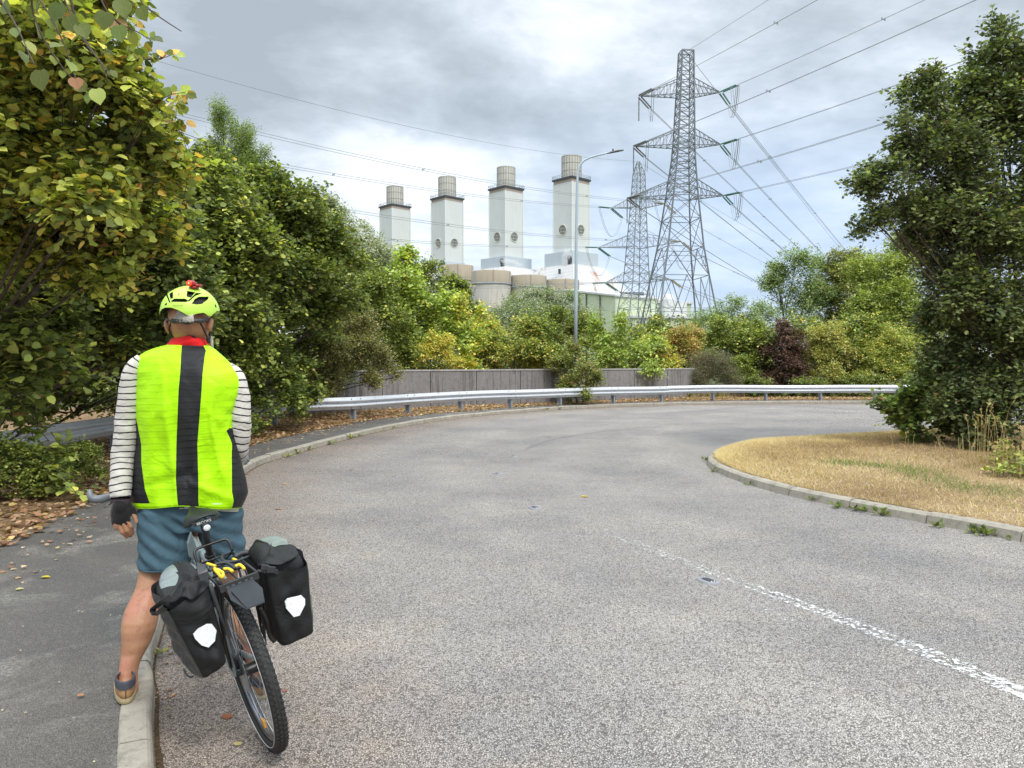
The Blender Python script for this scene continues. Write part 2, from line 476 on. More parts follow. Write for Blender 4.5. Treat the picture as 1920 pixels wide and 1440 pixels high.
sheet('pavement', [blend(kin, pbk, t, 0.098 + 0.012 * t) for t in (0, 0.33, 0.66, 1.0)], M_pave)
# verge and the ground beyond it, out to the horizon
rndv = random.Random(5)
def outward(A, dist, z, jit=0.0):
    c = Vector((7.0, 10.0, 0)); out = []
    for p in A:
        d = (p - c); d.z = 0; d.normalize(); q = p + d * dist; q.z = z + rndv.uniform(-jit, jit); out.append(q)
    return out
vr = [pbk, outward(pbk, 0.35, 0, 0), outward(pbk, 0.9, 0, 0), outward(pbk, 1.8, 0, 0), outward(pbk, 3.2, 0, 0), outward(pbk, 6, 0), outward(pbk, 12, 0)]
zz_ = (0.108, 0.125, 0.135, 0.15, 0.16, 0.17, 0.17)
sheet('verge', [[Vector((p.x, p.y, z + (rndv.uniform(-.012, .012) if 0 < k < 5 else 0))) for p in row] for k, (row, z) in enumerate(zip(vr, zz_))], M_verge)
vo_ = [outward(pbk, 12, 0.165), outward(pbk, 30, 0.2), outward(pbk, 3000, 0.2)]
sheet('field', vo_, M_far)

# island
isl_near = [Vector((12.5, -7, 0)), Vector((8.6, -2.6, 0)), Vector((6.6, 1.2, 0)), Vector((5.25, 4.6, 0)), gnd(1920, 1018), gnd(1700, 975), gnd(1500, 935), gnd(1400, 908), gnd(1340, 884)]
isl_tip = [gnd(1324, 868)]
isl_far = [gnd(1340, 853), gnd(1400, 838), gnd(1500, 828), gnd(1620, 820), Vector((12, 18.9, 0)), Vector((20, 20.6, 0)), Vector((34, 20.5, 0)), Vector((60, 17, 0))]
ik = catmull(isl_near + isl_tip + isl_far, 0.075)
kerb('island_kerb', ik, -1, 0.16, 0.10, 0.9, 8, batter=0.055)
ii = offset(ik, -0.158)
ntip = min(range(len(ii)), key=lambda k: (ii[k] - (gnd(1324, 868) + Vector((0.1, 0, 0)))).length)
A = resample(ii[:ntip + 1][::-1], 160); B = resample(ii[ntip:], 160)
ISL = []
for t in np.linspace(0, 1, 14):
    row = []
    for k, (a, b) in enumerate(zip(A, B)):
        p = a.lerp(b, float(t)); wd = (b - a).length
        e = min(1.0, 4 * t * (1 - t)) * min(1.0, wd / 4.0)
        p.z = 0.102 + 0.13 * e + 0.018 * math.sin(p.x * 2.1 + 1) * math.sin(p.y * 1.7) * e
        row.append(p)
    ISL.append(row)
sheet('island', ISL, M_dry)
def isl_z(x, y):
    best = min(((p.x - x) ** 2 + (p.y - y) ** 2, p.z) for r_ in ISL for p in r_); return best[1]

# ---- worn centre line
m, t, b = new_mat('worn_road_paint')
oc = t.add('ShaderNodeTexCoord').outputs['Object']
fade = t.add('ShaderNodeAttribute', attribute_name='wear').outputs['Fac']
vo = t.add('ShaderNodeTexVoronoi', {'Vector': oc, 'Scale': 60.0})
sc_ = t.add('ShaderNodeSeparateColor', {0: vo.outputs['Color']}).outputs[0]
nn_ = t.noise(oc, 38.0, 6, 0.8)
k = t.math('ADD', t.math('MULTIPLY', nn_, 0.9), t.math('MULTIPLY', sc_, 0.35))
cov = t.math('MULTIPLY', t.smooth(t.math('SUBTRACT', k, fade), -0.04, 0.16), 0.86)
t.l.new(t.mix(t.noise(oc, 9), (0.68, 0.68, 0.66), (0.80, 0.80, 0.78)), b.inputs['Base Color']); b.inputs['Roughness'].default_value = 0.75
tr = t.add('ShaderNodeBsdfTransparent'); mx = t.add('ShaderNodeMixShader', {0: cov, 1: tr.outputs[0], 2: b.outputs[0]})
t.l.new(mx.outputs[0], t.n['Material Output'].inputs[0]); M_paint = m
LP = [gnd(*p) for p in ((2150, 1400), (1920, 1302), (1747, 1228), (1556, 1154), (1407, 1099), (1335, 1073), (1240, 1038), (1144, 1000), (1072, 967), (1020, 940), (985, 915), (965, 890))]
lc = catmull(LP, 0.08)
mb = MB(); ofs = (-0.075, -0.045, 0.0, 0.045, 0.075)
mb.quadgrid([[p + Vector((0, 0, 0.005)) for p in offset(lc, o_)] for o_ in ofs])
ln = mb.build('road_marking', M_paint); tag(ln, kind='structure')
wv = []
for o_ in ofs:
    for i in range(len(lc)):
        f_ = i / len(lc)
        wv.append(0.53 + 0.30 * min(1, f_ / 0.85) + (0.14 if abs(o_) > 0.06 else (0.0 if abs(o_) > 0.02 else 0.10)))
ln.data.attributes.new('wear', 'FLOAT', 'POINT').data.foreach_set('value', wv)
# patch of old paint smear beside the line
q0 = [gnd(*p) for p in ((1395, 1130), (1450, 1150), (1500, 1172))]
mb = MB(); l2 = catmull(q0, 0.05); mb.quadgrid([[p + Vector((0, 0, 0.005)) for p in offset(l2, o_)] for o_ in (-0.09, 0, 0.09)])
ln2 = mb.build('old_paint', M_paint); tag(ln2, kind='structure')
ln2.data.attributes.new('wear', 'FLOAT', 'POINT').data.foreach_set('value', [(0.88, 0.72, 0.88)[k] for k in range(3) for _ in l2])
# tar seam across the bend
M_tar = simple('tar_seam', (0.16, 0.155, 0.15), 0.8, 0, .4, 6)
sm = catmull([gnd(*p) for p in ((985, 842), (1030, 826), (1090, 815), (1160, 806), (1250, 799))], 0.2)
mb = MB(); mb.quadgrid([[p + Vector((0, 0, 0.005)) for p in offset(sm, o_)] for o_ in (-0.016, 0.016)])
tag(mb.build('tar_seam', M_tar), kind='structure')

# ---- reflecting road studs
M_cast = simple('stud_casting', (0.26, 0.26, 0.27), 0.6, 0.3, 0.5, 60)
M_rub = simple('stud_rubber', (0.04, 0.04, 0.045), 0.6)
M_lens = simple('stud_lens', (0.85, 0.85, 0.85), 0.15)
def stud(px, py, s, label):
    c = gnd(px, py); o = thing('road_stud', c, label, 'road stud', 'reflecting studs along the worn centre line')
    d = (gnd(1240, 1038) - gnd(1407, 1099)).normalized(); o.rotation_euler = (0, 0, math.atan2(d.y, d.x))
    mb = MB(); n = 26
    def ring(a, b_, z): return [Vector((a * math.copysign(abs(math.cos(2 * PI * k / n)) ** 0.7, math.cos(2 * PI * k / n)), b_ * math.copysign(abs(math.sin(2 * PI * k / n)) ** 0.7, math.sin(2 * PI * k / n)), z)) for k in range(n)]
    mb.quadgrid([ring(0.105 * s, 0.072 * s, 0.0), ring(0.100 * s, 0.067 * s, 0.010 * s), ring(0.085 * s, 0.054 * s, 0.016 * s), ring(0.068 * s, 0.034 * s, 0.014 * s), ring(0.066 * s, 0.032 * s, 0.003 * s)], True, False, True)
    autosmooth(mb.build('casting', M_cast, o, local=True))
    mb = MB(); mb.box((0, 0, 0.009 * s), (0.11 * s, 0.05 * s, 0.016 * s)); bevel(mb.build('rubber_insert', M_rub, o, local=True), 0.004 * s)
    for sx in (-1, 1):
        for sy in (-1, 1):
            mb = MB(); mb.ellipsoid((sx * 0.053 * s, sy * 0.012 * s, 0.012 * s), (0.006 * s, 0.006 * s, 0.006 * s), 8, 6); mb.build('glass_lens', M_lens, o, True, local=True)
stud(1328, 1090, 0.95, 'road stud nearest the camera, beside the worn white line')
stud(1003, 953, 0.95, 'road stud in the middle of the road, second from the camera')
stud(933, 889, 0.95, 'road stud beyond the faded end of the white line, third away')
stud(963, 856, 0.95, 'farthest road stud, tiny on the grey bend')

# ---- concrete retaining wall behind the barrier
def wall_piece(pts, h, th, z0=0.12):
    mb = MB(); pts = [Vector(p) for p in pts]
    fr = pts; bk = offset(pts, th)
    rows = []
    for a, b2 in zip(fr, bk):
        rows.append([Vector((a.x, a.y, z0 - .2)), Vector((a.x, a.y, h - 0.02)), Vector((a.x, a.y, h)) + (b2 - a) * .06, Vector((b2.x, b2.y, h)) - (b2 - a) * .06, Vector((b2.x, b2.y, h - 0.02)), Vector((b2.x, b2.y, z0 - .2))])
    mb.quadgrid(rows, False)
    b = 0; mb.f.append(tuple(range(0, 6))); mb.m.append(0); e = len(mb.v) - 6; mb.f.append(tuple(range(e, e + 6))[::-1]); mb.m.append(0)
    return mb
W = thing('retaining_wall', (0, 28.5, 0.1), 'streaky grey concrete wall running behind the crash barrier', 'wall')
WP = [Vector((-7.4, 19.6, 0)), Vector((-6.0, 21.9, 0)), Vector((-4.1, 24.2, 0)), Vector((-1.9, 26.2, 0)), Vector((1.4, 28.6, 0)), Vector((4.2, 30.6, 0)), Vector((8.2, 33.4, 0))]
wl = catmull(WP, 0.05); npan = 11; seg = len(wl) // npan
mb = MB()
for k in range(npan):
    pp = wl[k * seg:(k + 1) * seg + 1]
    pp = [pp[0].lerp(pp[1], 0.3)] + pp[4:-4:6] + [pp[-1].lerp(pp[-2], 0.3)]
    pc = wall_piece(pp, 1.33 + 0.008 * math.sin(k * 5.1), 0.3); b = len(mb.v)
    mb.v += pc.v; mb.f += [tuple(x + b for x in f) for f in pc.f]; mb.m += pc.m
mb.build('wall_panels', M_wall, W)
mb = MB()
top = [p for p in wl[::8]]
fr = offset(top, -0.02); bk = offset(top, 0.32)
mb.quadgrid([[Vector((p.x, p.y, z)) for p in L] for L, z in ((fr, 1.335), (fr, 1.385), (bk, 1.385), (bk, 1.335), (fr, 1.335))])
mb.build('coping', mat_concrete('coping_concrete', (0.40, 0.38, 0.36)), W)

# ---- crash barrier
m, t, b = new_mat('galvanised_steel')
oc = t.add('ShaderNodeTexCoord').outputs['Object']
c = t.mix(t.noise(oc, 2.5, 6, 0.65), (0.48, 0.50, 0.53), (0.66, 0.69, 0.72))
c = t.mix(t.math('MULTIPLY', t.smooth(t.noise(oc, 9, 7, 0.75), 0.55, 0.7), 0.55), c, (0.17, 0.17, 0.17))
c = t.mix(t.math('MULTIPLY', t.smooth(t.noise(oc, 60, 3, 0.6), 0.62, 0.7), 0.4), c, (0.25, 0.20, 0.15))
t.l.new(c, b.inputs['Base Color']); b.inputs['Metallic'].default_value = 0.2; b.inputs['Roughness'].default_value = 0.5
M_galv = m
M_post = simple('galvanised_post', (0.30, 0.33, 0.37), 0.55, 0.4, 0.25, 12)
M_bolt = simple('dark_bolt', (0.08, 0.08, 0.085), 0.5, 0.6)
GR = [Vector((-5.3, 2.0, 0)), Vector((-6.2, 6.0, 0)), Vector((-6.65, 9.5, 0)), Vector((-6.8, 12.0, 0)), Vector((-6.65, 13.6, 0)), Vector((-5.75, 17.0, 0)), Vector((-5.15, 19.2, 0))] + \
     [gnd(x, y, 0.12) for x, y in ((664, 787), (766, 776), (863, 769.5), (958, 764), (1051, 759.5), (1240, 752.5), (1337, 750.5), (1435, 750), (1537, 750), (1641, 750))] + [Vector((17.6, 31.4, 0)), Vector((22, 31.2, 0)), Vector((30, 30.2, 0))]
for p in GR: p.z = 0
gl = catmull(GR, 0.1)
B_ = thing('crash_barrier', (-4.3, 20.8, 0.1), 'long curved galvanised crash barrier with a corrugated beam on posts', 'barrier')
# W-beam profile: (offset from post line toward the road, z)
prof = [(0.025, 0.000), (0.030, 0.018), (0.052, 0.055), (0.083, 0.080), (0.083, 0.105), (0.045, 0.135), (0.010, 0.150), (0.010, 0.165), (0.045, 0.180), (0.083, 0.208), (0.083, 0.232), (0.052, 0.257), (0.030, 0.294), (0.025, 0.312)]
mb = MB(); rows = []
for i, p in enumerate(gl):
    t_ = gl[min(i + 1, len(gl) - 1)] - gl[max(i - 1, 0)]; t_.normalize(); nrm = Vector((t_.y, -t_.x, 0))
    dent = 0.0
    if (p - Vector((-5.9, 16.3, 0))).length < 1.2: dent = -0.02
    zb = 0.40 + 0.008 * math.sin(i * 0.11) + dent * 0.4 + (0.01 if (p.x > 6) else 0)
    rows.append([p + nrm * (o_ + 0.06 + dent) + Vector((0, 0, zb + z_)) for o_, z_ in prof])
mb.quadgrid(rows)
o = mb.build('beam', M_galv, B_, True, fixn=False); s_ = o.modifiers.new('thick', 'SOLIDIFY'); s_.thickness = 0.004; s_.offset = 0
# posts every 2.1-2.4 m where the photograph shows them
PP = [(-6.05, 5.3), (-6.5, 8.0), (-6.77, 10.6), (-6.75, 13.1), (-6.2, 15.55), (-5.5, 17.9)] + [(v.x, v.y) for v in (gnd(x, y, 0.12) for x, y in ((664, 787), (766, 776), (863, 769.5), (958, 764), (1051, 759.5), (1145, 755.5), (1240, 752.5), (1337, 750.5), (1435, 750), (1537, 750), (1641, 750)))] + [(17.5, 31.45), (20, 31.3)]
for x, y in PP:
    i = min(range(len(gl)), key=lambda k: (gl[k].x - x) ** 2 + (gl[k].y - y) ** 2); p = gl[i]
    t_ = (gl[min(i + 1, len(gl) - 1)] - gl[max(i - 1, 0)]).normalized(); nrm = Vector((t_.y, -t_.x, 0))
    q = Matrix((t_, nrm, Vector((0, 0, 1)))).transposed()
    mb = MB(); c = Vector((p.x, p.y, 0))
    for dxx in (-0.052, 0.052):                          # Z-section: web and two flanges
        pass
    mb.box(c + Vector((0, 0, 0.36)), (0.006, 0.10, 0.66), q)
    mb.box(c + t_ * 0.031 + nrm * 0.050 + Vector((0, 0, 0.36)), (0.056, 0.006, 0.66), q)
    mb.box(c - t_ * 0.031 - nrm * 0.050 + Vector((0, 0, 0.36)), (0.056, 0.006, 0.66), q)
    mb.build('post', M_post, B_)
    zc = 0.40 + 0.157; mb = MB()
    mb.tube([c + nrm * 0.05 + Vector((0, 0, zc)), c + nrm * 0.085 + Vector((0, 0, zc))], 0.016, 8)
    mb.build('bolt', M_bolt, B_)
    for sx in (-0.16, 0.16):
        for dz_ in (0.045, 0.27):
            if not (y > 14 and x < 16): continue
            mb = MB(); mb.tube([c + t_ * sx + nrm * 0.10 + Vector((0, 0, 0.40 + dz_)), c + t_ * sx + nrm * 0.132 + Vector((0, 0, 0.40 + dz_))], 0.011, 6); mb.build('bolt', M_bolt, B_)

# ---- lamp post
M_gpole = simple('lamp_post_paint', (0.42, 0.50, 0.56), 0.55, 0.2, 0.18, 30)
M_head = simple('lamp_head_grey', (0.16, 0.17, 0.18), 0.5, 0.1)
LPo = at(1079, 735, 30.6); LPo.z = 0.12
L_ = thing('street_lamp', LPo, 'tall pale grey street lamp with a curved arm behind the wall', 'street lamp')
D = 30.6
base_p = Vector((LPo.x, D, 0.1))
mb = MB(); mb.tube([base_p, base_p + Vector((0, 0, 2.0)), base_p + Vector((0, 0, 2.02))], [0.10, 0.095, 0.075], 14)
arc = [at(1080, 560, D), at(1080.5, 450, D), at(1082, 360, D), at(1083, 325, D), at(1087, 310, D), at(1095, 301, D), at(1107, 295, D), at(1130, 289, D), at(1143, 286, D)]
mb.tube([base_p + Vector((0, 0, 2.0))] + arc, [0.075, 0.066, 0.06, 0.053, 0.05, 0.045, 0.04, 0.037, 0.034, 0.03], 12)
mb.build('post', M_gpole, L_, True)
mb = MB(); hd = [at(1138, 288, D), at(1147, 285.5, D), at(1158, 283, D), at(1169, 281.5, D)]
mb.tube(hd, [0.035, 0.085, 0.10, 0.06], 10, squash=0.45); mb.tube([hd[1] + Vector((0.05, 0, .05)), hd[1] + Vector((0.05, 0, 0.14))], 0.035, 8)
mb.build('lamp_head', M_head, L_, True)
mb = MB(); mb.box(base_p + Vector((0, -0.1, 1.0)), (0.09, 0.02, 0.5)); mb.build('access_door', M_gpole, L_)
# ================================================================== POWER STATION
def panel_mat(name, col, ribs=2.2, var=0.06, rust=0.0, rough=0.6, band=None, streak=0.25):
    m, t, b = new_mat(name)
    oc = t.add('ShaderNodeTexCoord').outputs['Object']
    c = t.mix(t.noise(oc, 0.15, 5, 0.6), tuple(x * (1 - var) for x in col), tuple(min(1, x * (1 + var)) for x in col))
    mp = t.add('ShaderNodeMapping', {'Vector': oc, 'Scale': (1, 1, 0.08)}).outputs[0]
    st = t.smooth(t.noise(mp, 1.6, 6, 0.7), 0.45, 0.7)
    c = t.mix(t.math('MULTIPLY', st, streak), c, tuple(x * 0.72 for x in col))
    if rust:
        mp = t.add('ShaderNodeMapping', {'Vector': oc, 'Scale': (1, 1, 0.22)}).outputs[0]
        rs = t.smooth(t.noise(mp, 0.22, 7, 0.7, 0.4), 0.54, 0.66)
        c = t.mix(t.math('MULTIPLY', rs, rust), c, (0.42, 0.17, 0.07))
    t.l.new(c, b.inputs['Base Color']); b.inputs['Roughness'].default_value = rough
    b.inputs['Specular IOR Level'].default_value = 0.3
    se = t.add('ShaderNodeSeparateXYZ', {0: oc})
    wv = t.math('SINE', t.math('MULTIPLY', t.math('ADD', se.outputs[0], se.outputs[1]), ribs * 2 * PI))
    bn = t.add('ShaderNodeBump', {'Strength': 0.25, 'Distance': 0.1, 'Height': wv}); t.l.new(bn.outputs[0], b.inputs['Normal'])
    return m
M_clad = panel_mat('stack_cladding', (0.64, 0.665, 0.645), 1.2)
M_cladt = simple('corner_trim', (0.68, 0.70, 0.69), 0.5)
M_flue = panel_mat('flue_concrete', (0.56, 0.545, 0.49), 0.9, 0.12, streak=0.6)
M_band = simple('rusty_fascia', (0.40, 0.33, 0.29), 0.8, 0, 0.2, 0.6)
M_cap = simple('dark_roof_edge', (0.05, 0.06, 0.07), 0.6)
M_rail = simple('roof_railing', (0.30, 0.33, 0.36), 0.5, 0.3)
M_glass = simple('dark_glazing', (0.10, 0.12, 0.13), 0.25, 0, 0.2, 1.0)
M_frame = simple('window_frame', (0.62, 0.60, 0.50), 0.5)
M_blue = panel_mat('pale_blue_cladding', (0.50, 0.56, 0.60), 1.0)
M_white = panel_mat('white_roofing', (0.56, 0.56, 0.55), 0.7, 0.08, rust=0.9, streak=.5)
M_tan = panel_mat('tan_tank_band', (0.43, 0.37, 0.28), 0.5, 0.12, rust=0.2, streak=0.5)
M_pale = panel_mat('pale_tank_side', (0.56, 0.53, 0.48), 0.5, 0.1, rust=0.3, streak=0.7)
M_green = panel_mat('pale_green_cladding', (0.56, 0.63, 0.44), 1.4, 0.05)
M_lgrey = panel_mat('light_grey_cladding', (0.62, 0.63, 0.62), 1.4, 0.05)
M_dgrey = simple('dark_fittings', (0.06, 0.065, 0.07), 0.6)

YAW = R(42.5)
def rotz(a): return Matrix.Rotation(a, 3, 'Z')
def stack(cxp, D, wpx, ytop, yflue, fl_px, winy, base, label, panel=None):
    """square stack tower with a round flue on the roof; sizes read off at distance D"""
    az = math.atan2(cxp - 960, F); ang = YAW + 0
    app = abs(math.cos(ang + az)) + abs(math.sin(ang + az))
    s = wpx / F * D / app
    c = at(cxp, 600, D); top = at(cxp, ytop, D).z; ftop = at(cxp, yflue, D).z
    o = thing('stack_tower', (c.x, c.y, 0.2), label, 'tower', 'power station towers in a row')
    q = rotz(ang); C0 = Vector((c.x, c.y, 0))
    mb = MB(); mb.box(C0 + Vector((0, 0, (top - 2.0) / 2)), (s, s, top - 2.0), q); mb.build('shaft', M_clad, o)
    mb = MB(); mb.box(C0 + Vector((0, 0, top - 1.4)), (s + 0.12, s + .12, 1.2), q); mb.build('fascia_band', M_band, o)
    mb = MB(); mb.box(C0 + Vector((0, 0, top - 0.45)), (s + 1.0, s + 1.0, 0.7), q); mb.build('roof_edge', M_cap, o)
    mb = MB()
    for a in range(4):
        qa = q @ rotz(a * PI / 2); e = qa @ Vector((s / 2 + 0.4, 0, 0)); tt = qa @ Vector((0, 1, 0))
        for zz in (0.55, 1.1): mb.bar(C0 + e - tt * (s / 2 + .4) + Vector((0, 0, top + zz)), C0 + e + tt * (s / 2 + .4) + Vector((0, 0, top + zz)), 0.09)
        for k in range(9):
            pt = C0 + e + tt * ((k / 8 - .5) * (s + .8)); mb.bar(pt + Vector((0, 0, top - 0.1)), pt + Vector((0, 0, top + 1.15)), 0.09)
    mb.build('roof_railing', M_rail, o)
    mb = MB(); corner = q @ Vector((-s / 2, -s / 2, 0))
    for sx, sy in ((-1, -1), (1, -1), (-1, 1), (1, 1)):
        cc = q @ Vector((sx * (s / 2 + .01), sy * (s / 2 + .01), 0)); mb.box(C0 + cc + Vector((0, 0, (top - 2.1) / 2)), (0.45, 0.45, top - 2.1), q)
    mb.build('corner_trim', M_cladt, o)
    fr = fl_px / F * D / 2; n = 44
    mb = MB(); rows = []
    for z_ in (top - 0.2, top + 0.1, ftop - 0.35, ftop - 0.33, ftop, ftop):
        rr = fr * (1.025 if z_ > ftop - 0.34 else 1.0)
        if z_ == ftop and len(rows) == 5: rr = fr * 0.93
        rows.append([C0 + Vector((rr * math.cos(2 * PI * k / n), rr * math.sin(2 * PI * k / n), z_)) for k in range(n)])
    rows.append([C0 + Vector((fr * .93 * math.cos(2 * PI * k / n), fr * .93 * math.sin(2 * PI * k / n), ftop - 3)) for k in range(n)])
    mb.quadgrid(rows, True, False, True); fo = mb.build('flue', M_flue, o)
    autosmooth(fo)
    mb = MB()
    for k in range(22):
        a = 2 * PI * (k + .5) / 22; p = C0 + Vector((fr * 1.01 * math.cos(a), fr * 1.01 * math.sin(a), 0)); mb.bar(p + Vector((0, 0, top)), p + Vector((0, 0, ftop - .4)), 0.13)
    for zz in (0.33, 0.66):
        z_ = top + (ftop - top) * zz; mb.tube([C0 + Vector((fr * 1.01 * math.cos(2 * PI * k / 30), fr * 1.01 * math.sin(2 * PI * k / 30), z_)) for k in range(30)], 0.07, 5, closed=True)
    mb.build('flue_joints', simple('flue_joint_grey', (0.27, 0.25, 0.22), 0.8) if 'flue_joint_grey' not in bpy.data.materials else bpy.data.materials['flue_joint_grey'], fo)
    if winy:
        zc = at(cxp, winy, D).z; rad = 9.3 / F * 300 * 1.02
        for face, off in ((Vector((-1, 0, 0)), 0), (Vector((0, -1, 0)), 1)):
            nn = q @ face; tt = Vector((-nn.y, nn.x, 0))
            cc = C0 + nn * (s / 2) + Vector((0, 0, zc)) + tt * (0.0)
            mb = MB(); mb.tube([cc + nn * 0.02, cc + nn * 0.10], rad, 28); wo = mb.build('round_window', M_glass, o)
            mb = MB(); mb.tube([cc + nn * 0.14 + (tt * math.cos(2 * PI * k / 32) + Vector((0, 0, math.sin(2 * PI * k / 32)))) * rad for k in range(32)], 0.16, 5, closed=True)
            for u in (-0.6, -0.2, 0.2, 0.6):
                h = math.sqrt(1 - u * u) * rad
                mb.bar(cc + nn * .14 + tt * u * rad - Vector((0, 0, h)), cc + nn * .14 + tt * u * rad + Vector((0, 0, h)), 0.10)
            for u in (-0.33, 0.33):
                h = math.sqrt(1 - u * u) * rad
                mb.bar(cc + nn * .145 - tt * h + Vector((0, 0, u * rad)), cc + nn * .145 + tt * h + Vector((0, 0, u * rad)), 0.10)
            mb.build('window_bars', M_frame, wo)
    if panel:
        nn = q @ Vector((0, -1, 0)); tt = Vector((-nn.y, nn.x, 0))
        mb = MB()
        for y0, y1 in panel:
            a = at(cxp, y0, D).z; b2 = at(cxp, y1, D).z
            mb.box(C0 + nn * (s / 2 + .05) - tt * s * .28 + Vector((0, 0, (a + b2) / 2)), (1.5, 0.1, a - b2), rotz(math.atan2(tt.y, tt.x)))
        mb.build('louvre_panel', M_cladt, o)
    if base:
        x0, x1, y0, y1 = base
        bs = (x1 - x0) / F * D / app; zt = at(cxp, y0, D - 8).z; zm = at(cxp, y1, D - 8).z
        mb = MB(); bcen = C0
        mb.box(bcen + Vector((0, 0, (zt + zm) / 2 + .3)), (bs, bs, zt - zm + .6), q); bo = mb.build('lower_block', M_blue, o)
        mb = MB(); mb.box(bcen + Vector((0, 0, zm + .15)), (bs + 1.0, bs + 1.0, 0.35), q)
        mb.box(bcen + Vector((0, 0, zm / 2)), (bs - .2, bs - .2, zm), q); mb.build('plinth', M_clad, o)
        mb = MB()
        for sx, sy, l in ((-1, -1, 0),):
            for a in range(4):
                qa = q @ rotz(a * PI / 2); e = qa @ Vector((bs / 2 + .4, 0, 0)); tt = qa @ Vector((0, 1, 0))
                for zz in (0.6, 1.2): mb.bar(bcen + e - tt * bs / 2 + Vector((0, 0, zm + zz)), bcen + e + tt * bs / 2 + Vector((0, 0, zm + zz)), 0.1)
                for k in range(8): mb.bar(bcen + e + tt * (k / 7 - .5) * bs + Vector((0, 0, zm + .2)), bcen + e + tt * (k / 7 - .5) * bs + Vector((0, 0, zm + 1.2)), 0.1)
        mb.build('walkway', M_cladt, o)
        mb = MB(); e = q @ Vector((-bs / 2 - .8, -bs * .46, 0)); mb.tube([C0 + e + Vector((0, 0, zm + .3)), C0 + e + Vector((0, 0, zm + 2.6))], 0.7, 10)
        mb.tube([C0 + e + Vector((0, 0, zm + 2.5)), C0 + e + Vector((-.3, -1.2, zm + 3.6))], 0.9, 10); mb.build('vent_pipe', M_dgrey, o)
    return o, C0, s
stack(741.5, 360, 55.5, 387, 351, 30.5, None, None, 'leftmost stack tower, half hidden by the grey willow')
stack(839, 341, 58.5, 372, 333.5, 32.5, 458, (820, 885, 492, 506), 'second stack tower from the left with two low round windows')
stack(949, 319, 62, 354, 315, 34, 447, (899, 994, 484, 506), 'third stack tower from the left above a pale blue block')
stack(1071, 300, 66, 337, 294, 36.5, 434, (1018, 1118, 474, 502), 'tallest looking, rightmost stack tower directly behind the street lamp')

# turbine hall with rust-stained white hipped roofs
H = thing('turbine_hall', (30, 300, 0.2), 'white hipped hall roofs with rust streaks below the stack towers', 'building')
def frustum(mb, cxp, D, x0, x1, yb, t0, t1, yt, q):
    c = at(cxp, 600, D); az = math.atan2(cxp - 960, F); app = abs(math.cos(YAW + az)) + abs(math.sin(YAW + az))
    sb = (x1 - x0) / F * D / app; st = (t1 - t0) / F * D / app; zb = at(cxp, yb, D).z; zt = at(cxp, yt, D).z
    C0 = Vector((c.x, c.y, 0)); rows = []
    for s_, z_ in ((sb * 0.99, 0.0), (sb * 0.99, zb), (sb * 0.8, zb + (zt - zb) * 0.42), (st, zt)):
        rows.append([C0 + q @ Vector((sx * s_ / 2, sy * s_ / 2, z_)) for sx, sy in ((-1, -1), (1, -1), (1, 1), (-1, 1))])
    mb.quadgrid(rows, True, False, True)
mb = MB(); frustum(mb, 1072, 300, 955, 1190, 562, 1006, 1128, 503, rotz(YAW)); mb.build('hall_roof', M_white, H)
mb = MB(); frustum(mb, 950, 318, 838, 1060, 545, 890, 1004, 506.5, rotz(YAW)); mb.build('hall_roof', M_white, H)
mb = MB(); frustum(mb, 842, 340, 760, 925, 530, 815, 890, 506.5, rotz(YAW)); mb.build('hall_roof', M_white, H)
mb = MB(); p = at(1049, 509, 284); mb.box(p, (0.9, 0.9, 1.8)); mb.build('roof_vent', M_dgrey, H)

# concrete tanks
def tank(x0, x1, yt, yb, D, label):
    c = at((x0 + x1) / 2, 600, D); r = (x1 - x0) / F * D / 2; zt = at(960, yt, D).z; zb = at(960, yb, D).z
    o = thing('storage_tank', (c.x, c.y, 0.2), label, 'tank', 'round tanks in front of the turbine hall'); C0 = Vector((c.x, c.y, 0)); n = 48
    def ring(rr, z): return [C0 + Vector((rr * math.cos(2 * PI * k / n), rr * math.sin(2 * PI * k / n), z)) for k in range(n)]
    mb = MB(); mb.quadgrid([ring(r, zb), ring(r, zt - .25), ring(r * .985, zt), ring(r * .9, zt)], True, False, True); bo = autosmooth(mb.build('upper_band', M_tan, o))
    mb = MB(); mb.quadgrid([ring(r * 0.97, 0.0), ring(r * .965, zb * .6), ring(r * .975, zb)], True); autosmooth(mb.build('tank_wall', M_pale, o))
    mb = MB(); mb.tube([p for p in ring(r * 1.005, zb)], 0.22, 6, closed=True)
    for k in range(0, n, 8):
        a = 2 * PI * (k + 5) / n; p = C0 + Vector((r * 1.003 * math.cos(a), r * 1.003 * math.sin(a), 0)); mb.bar(p + Vector((0, 0, zb)), p + Vector((0, 0, zt)), 0.25)
    mb.build('joint_ring', M_rail, o)
tank(826, 888, 499, 527, 272, 'leftmost round tank, partly behind the tall green shrubs')
tank(884, 958.5, 510, 534, 262, 'second round tank from the left, broad and rust streaked')
tank(955, 1025, 518.5, 540.5, 266, 'third round tank from the left below the white roof')
tank(1022, 1086, 526, 548, 268, 'rightmost round tank, just left of the street lamp')

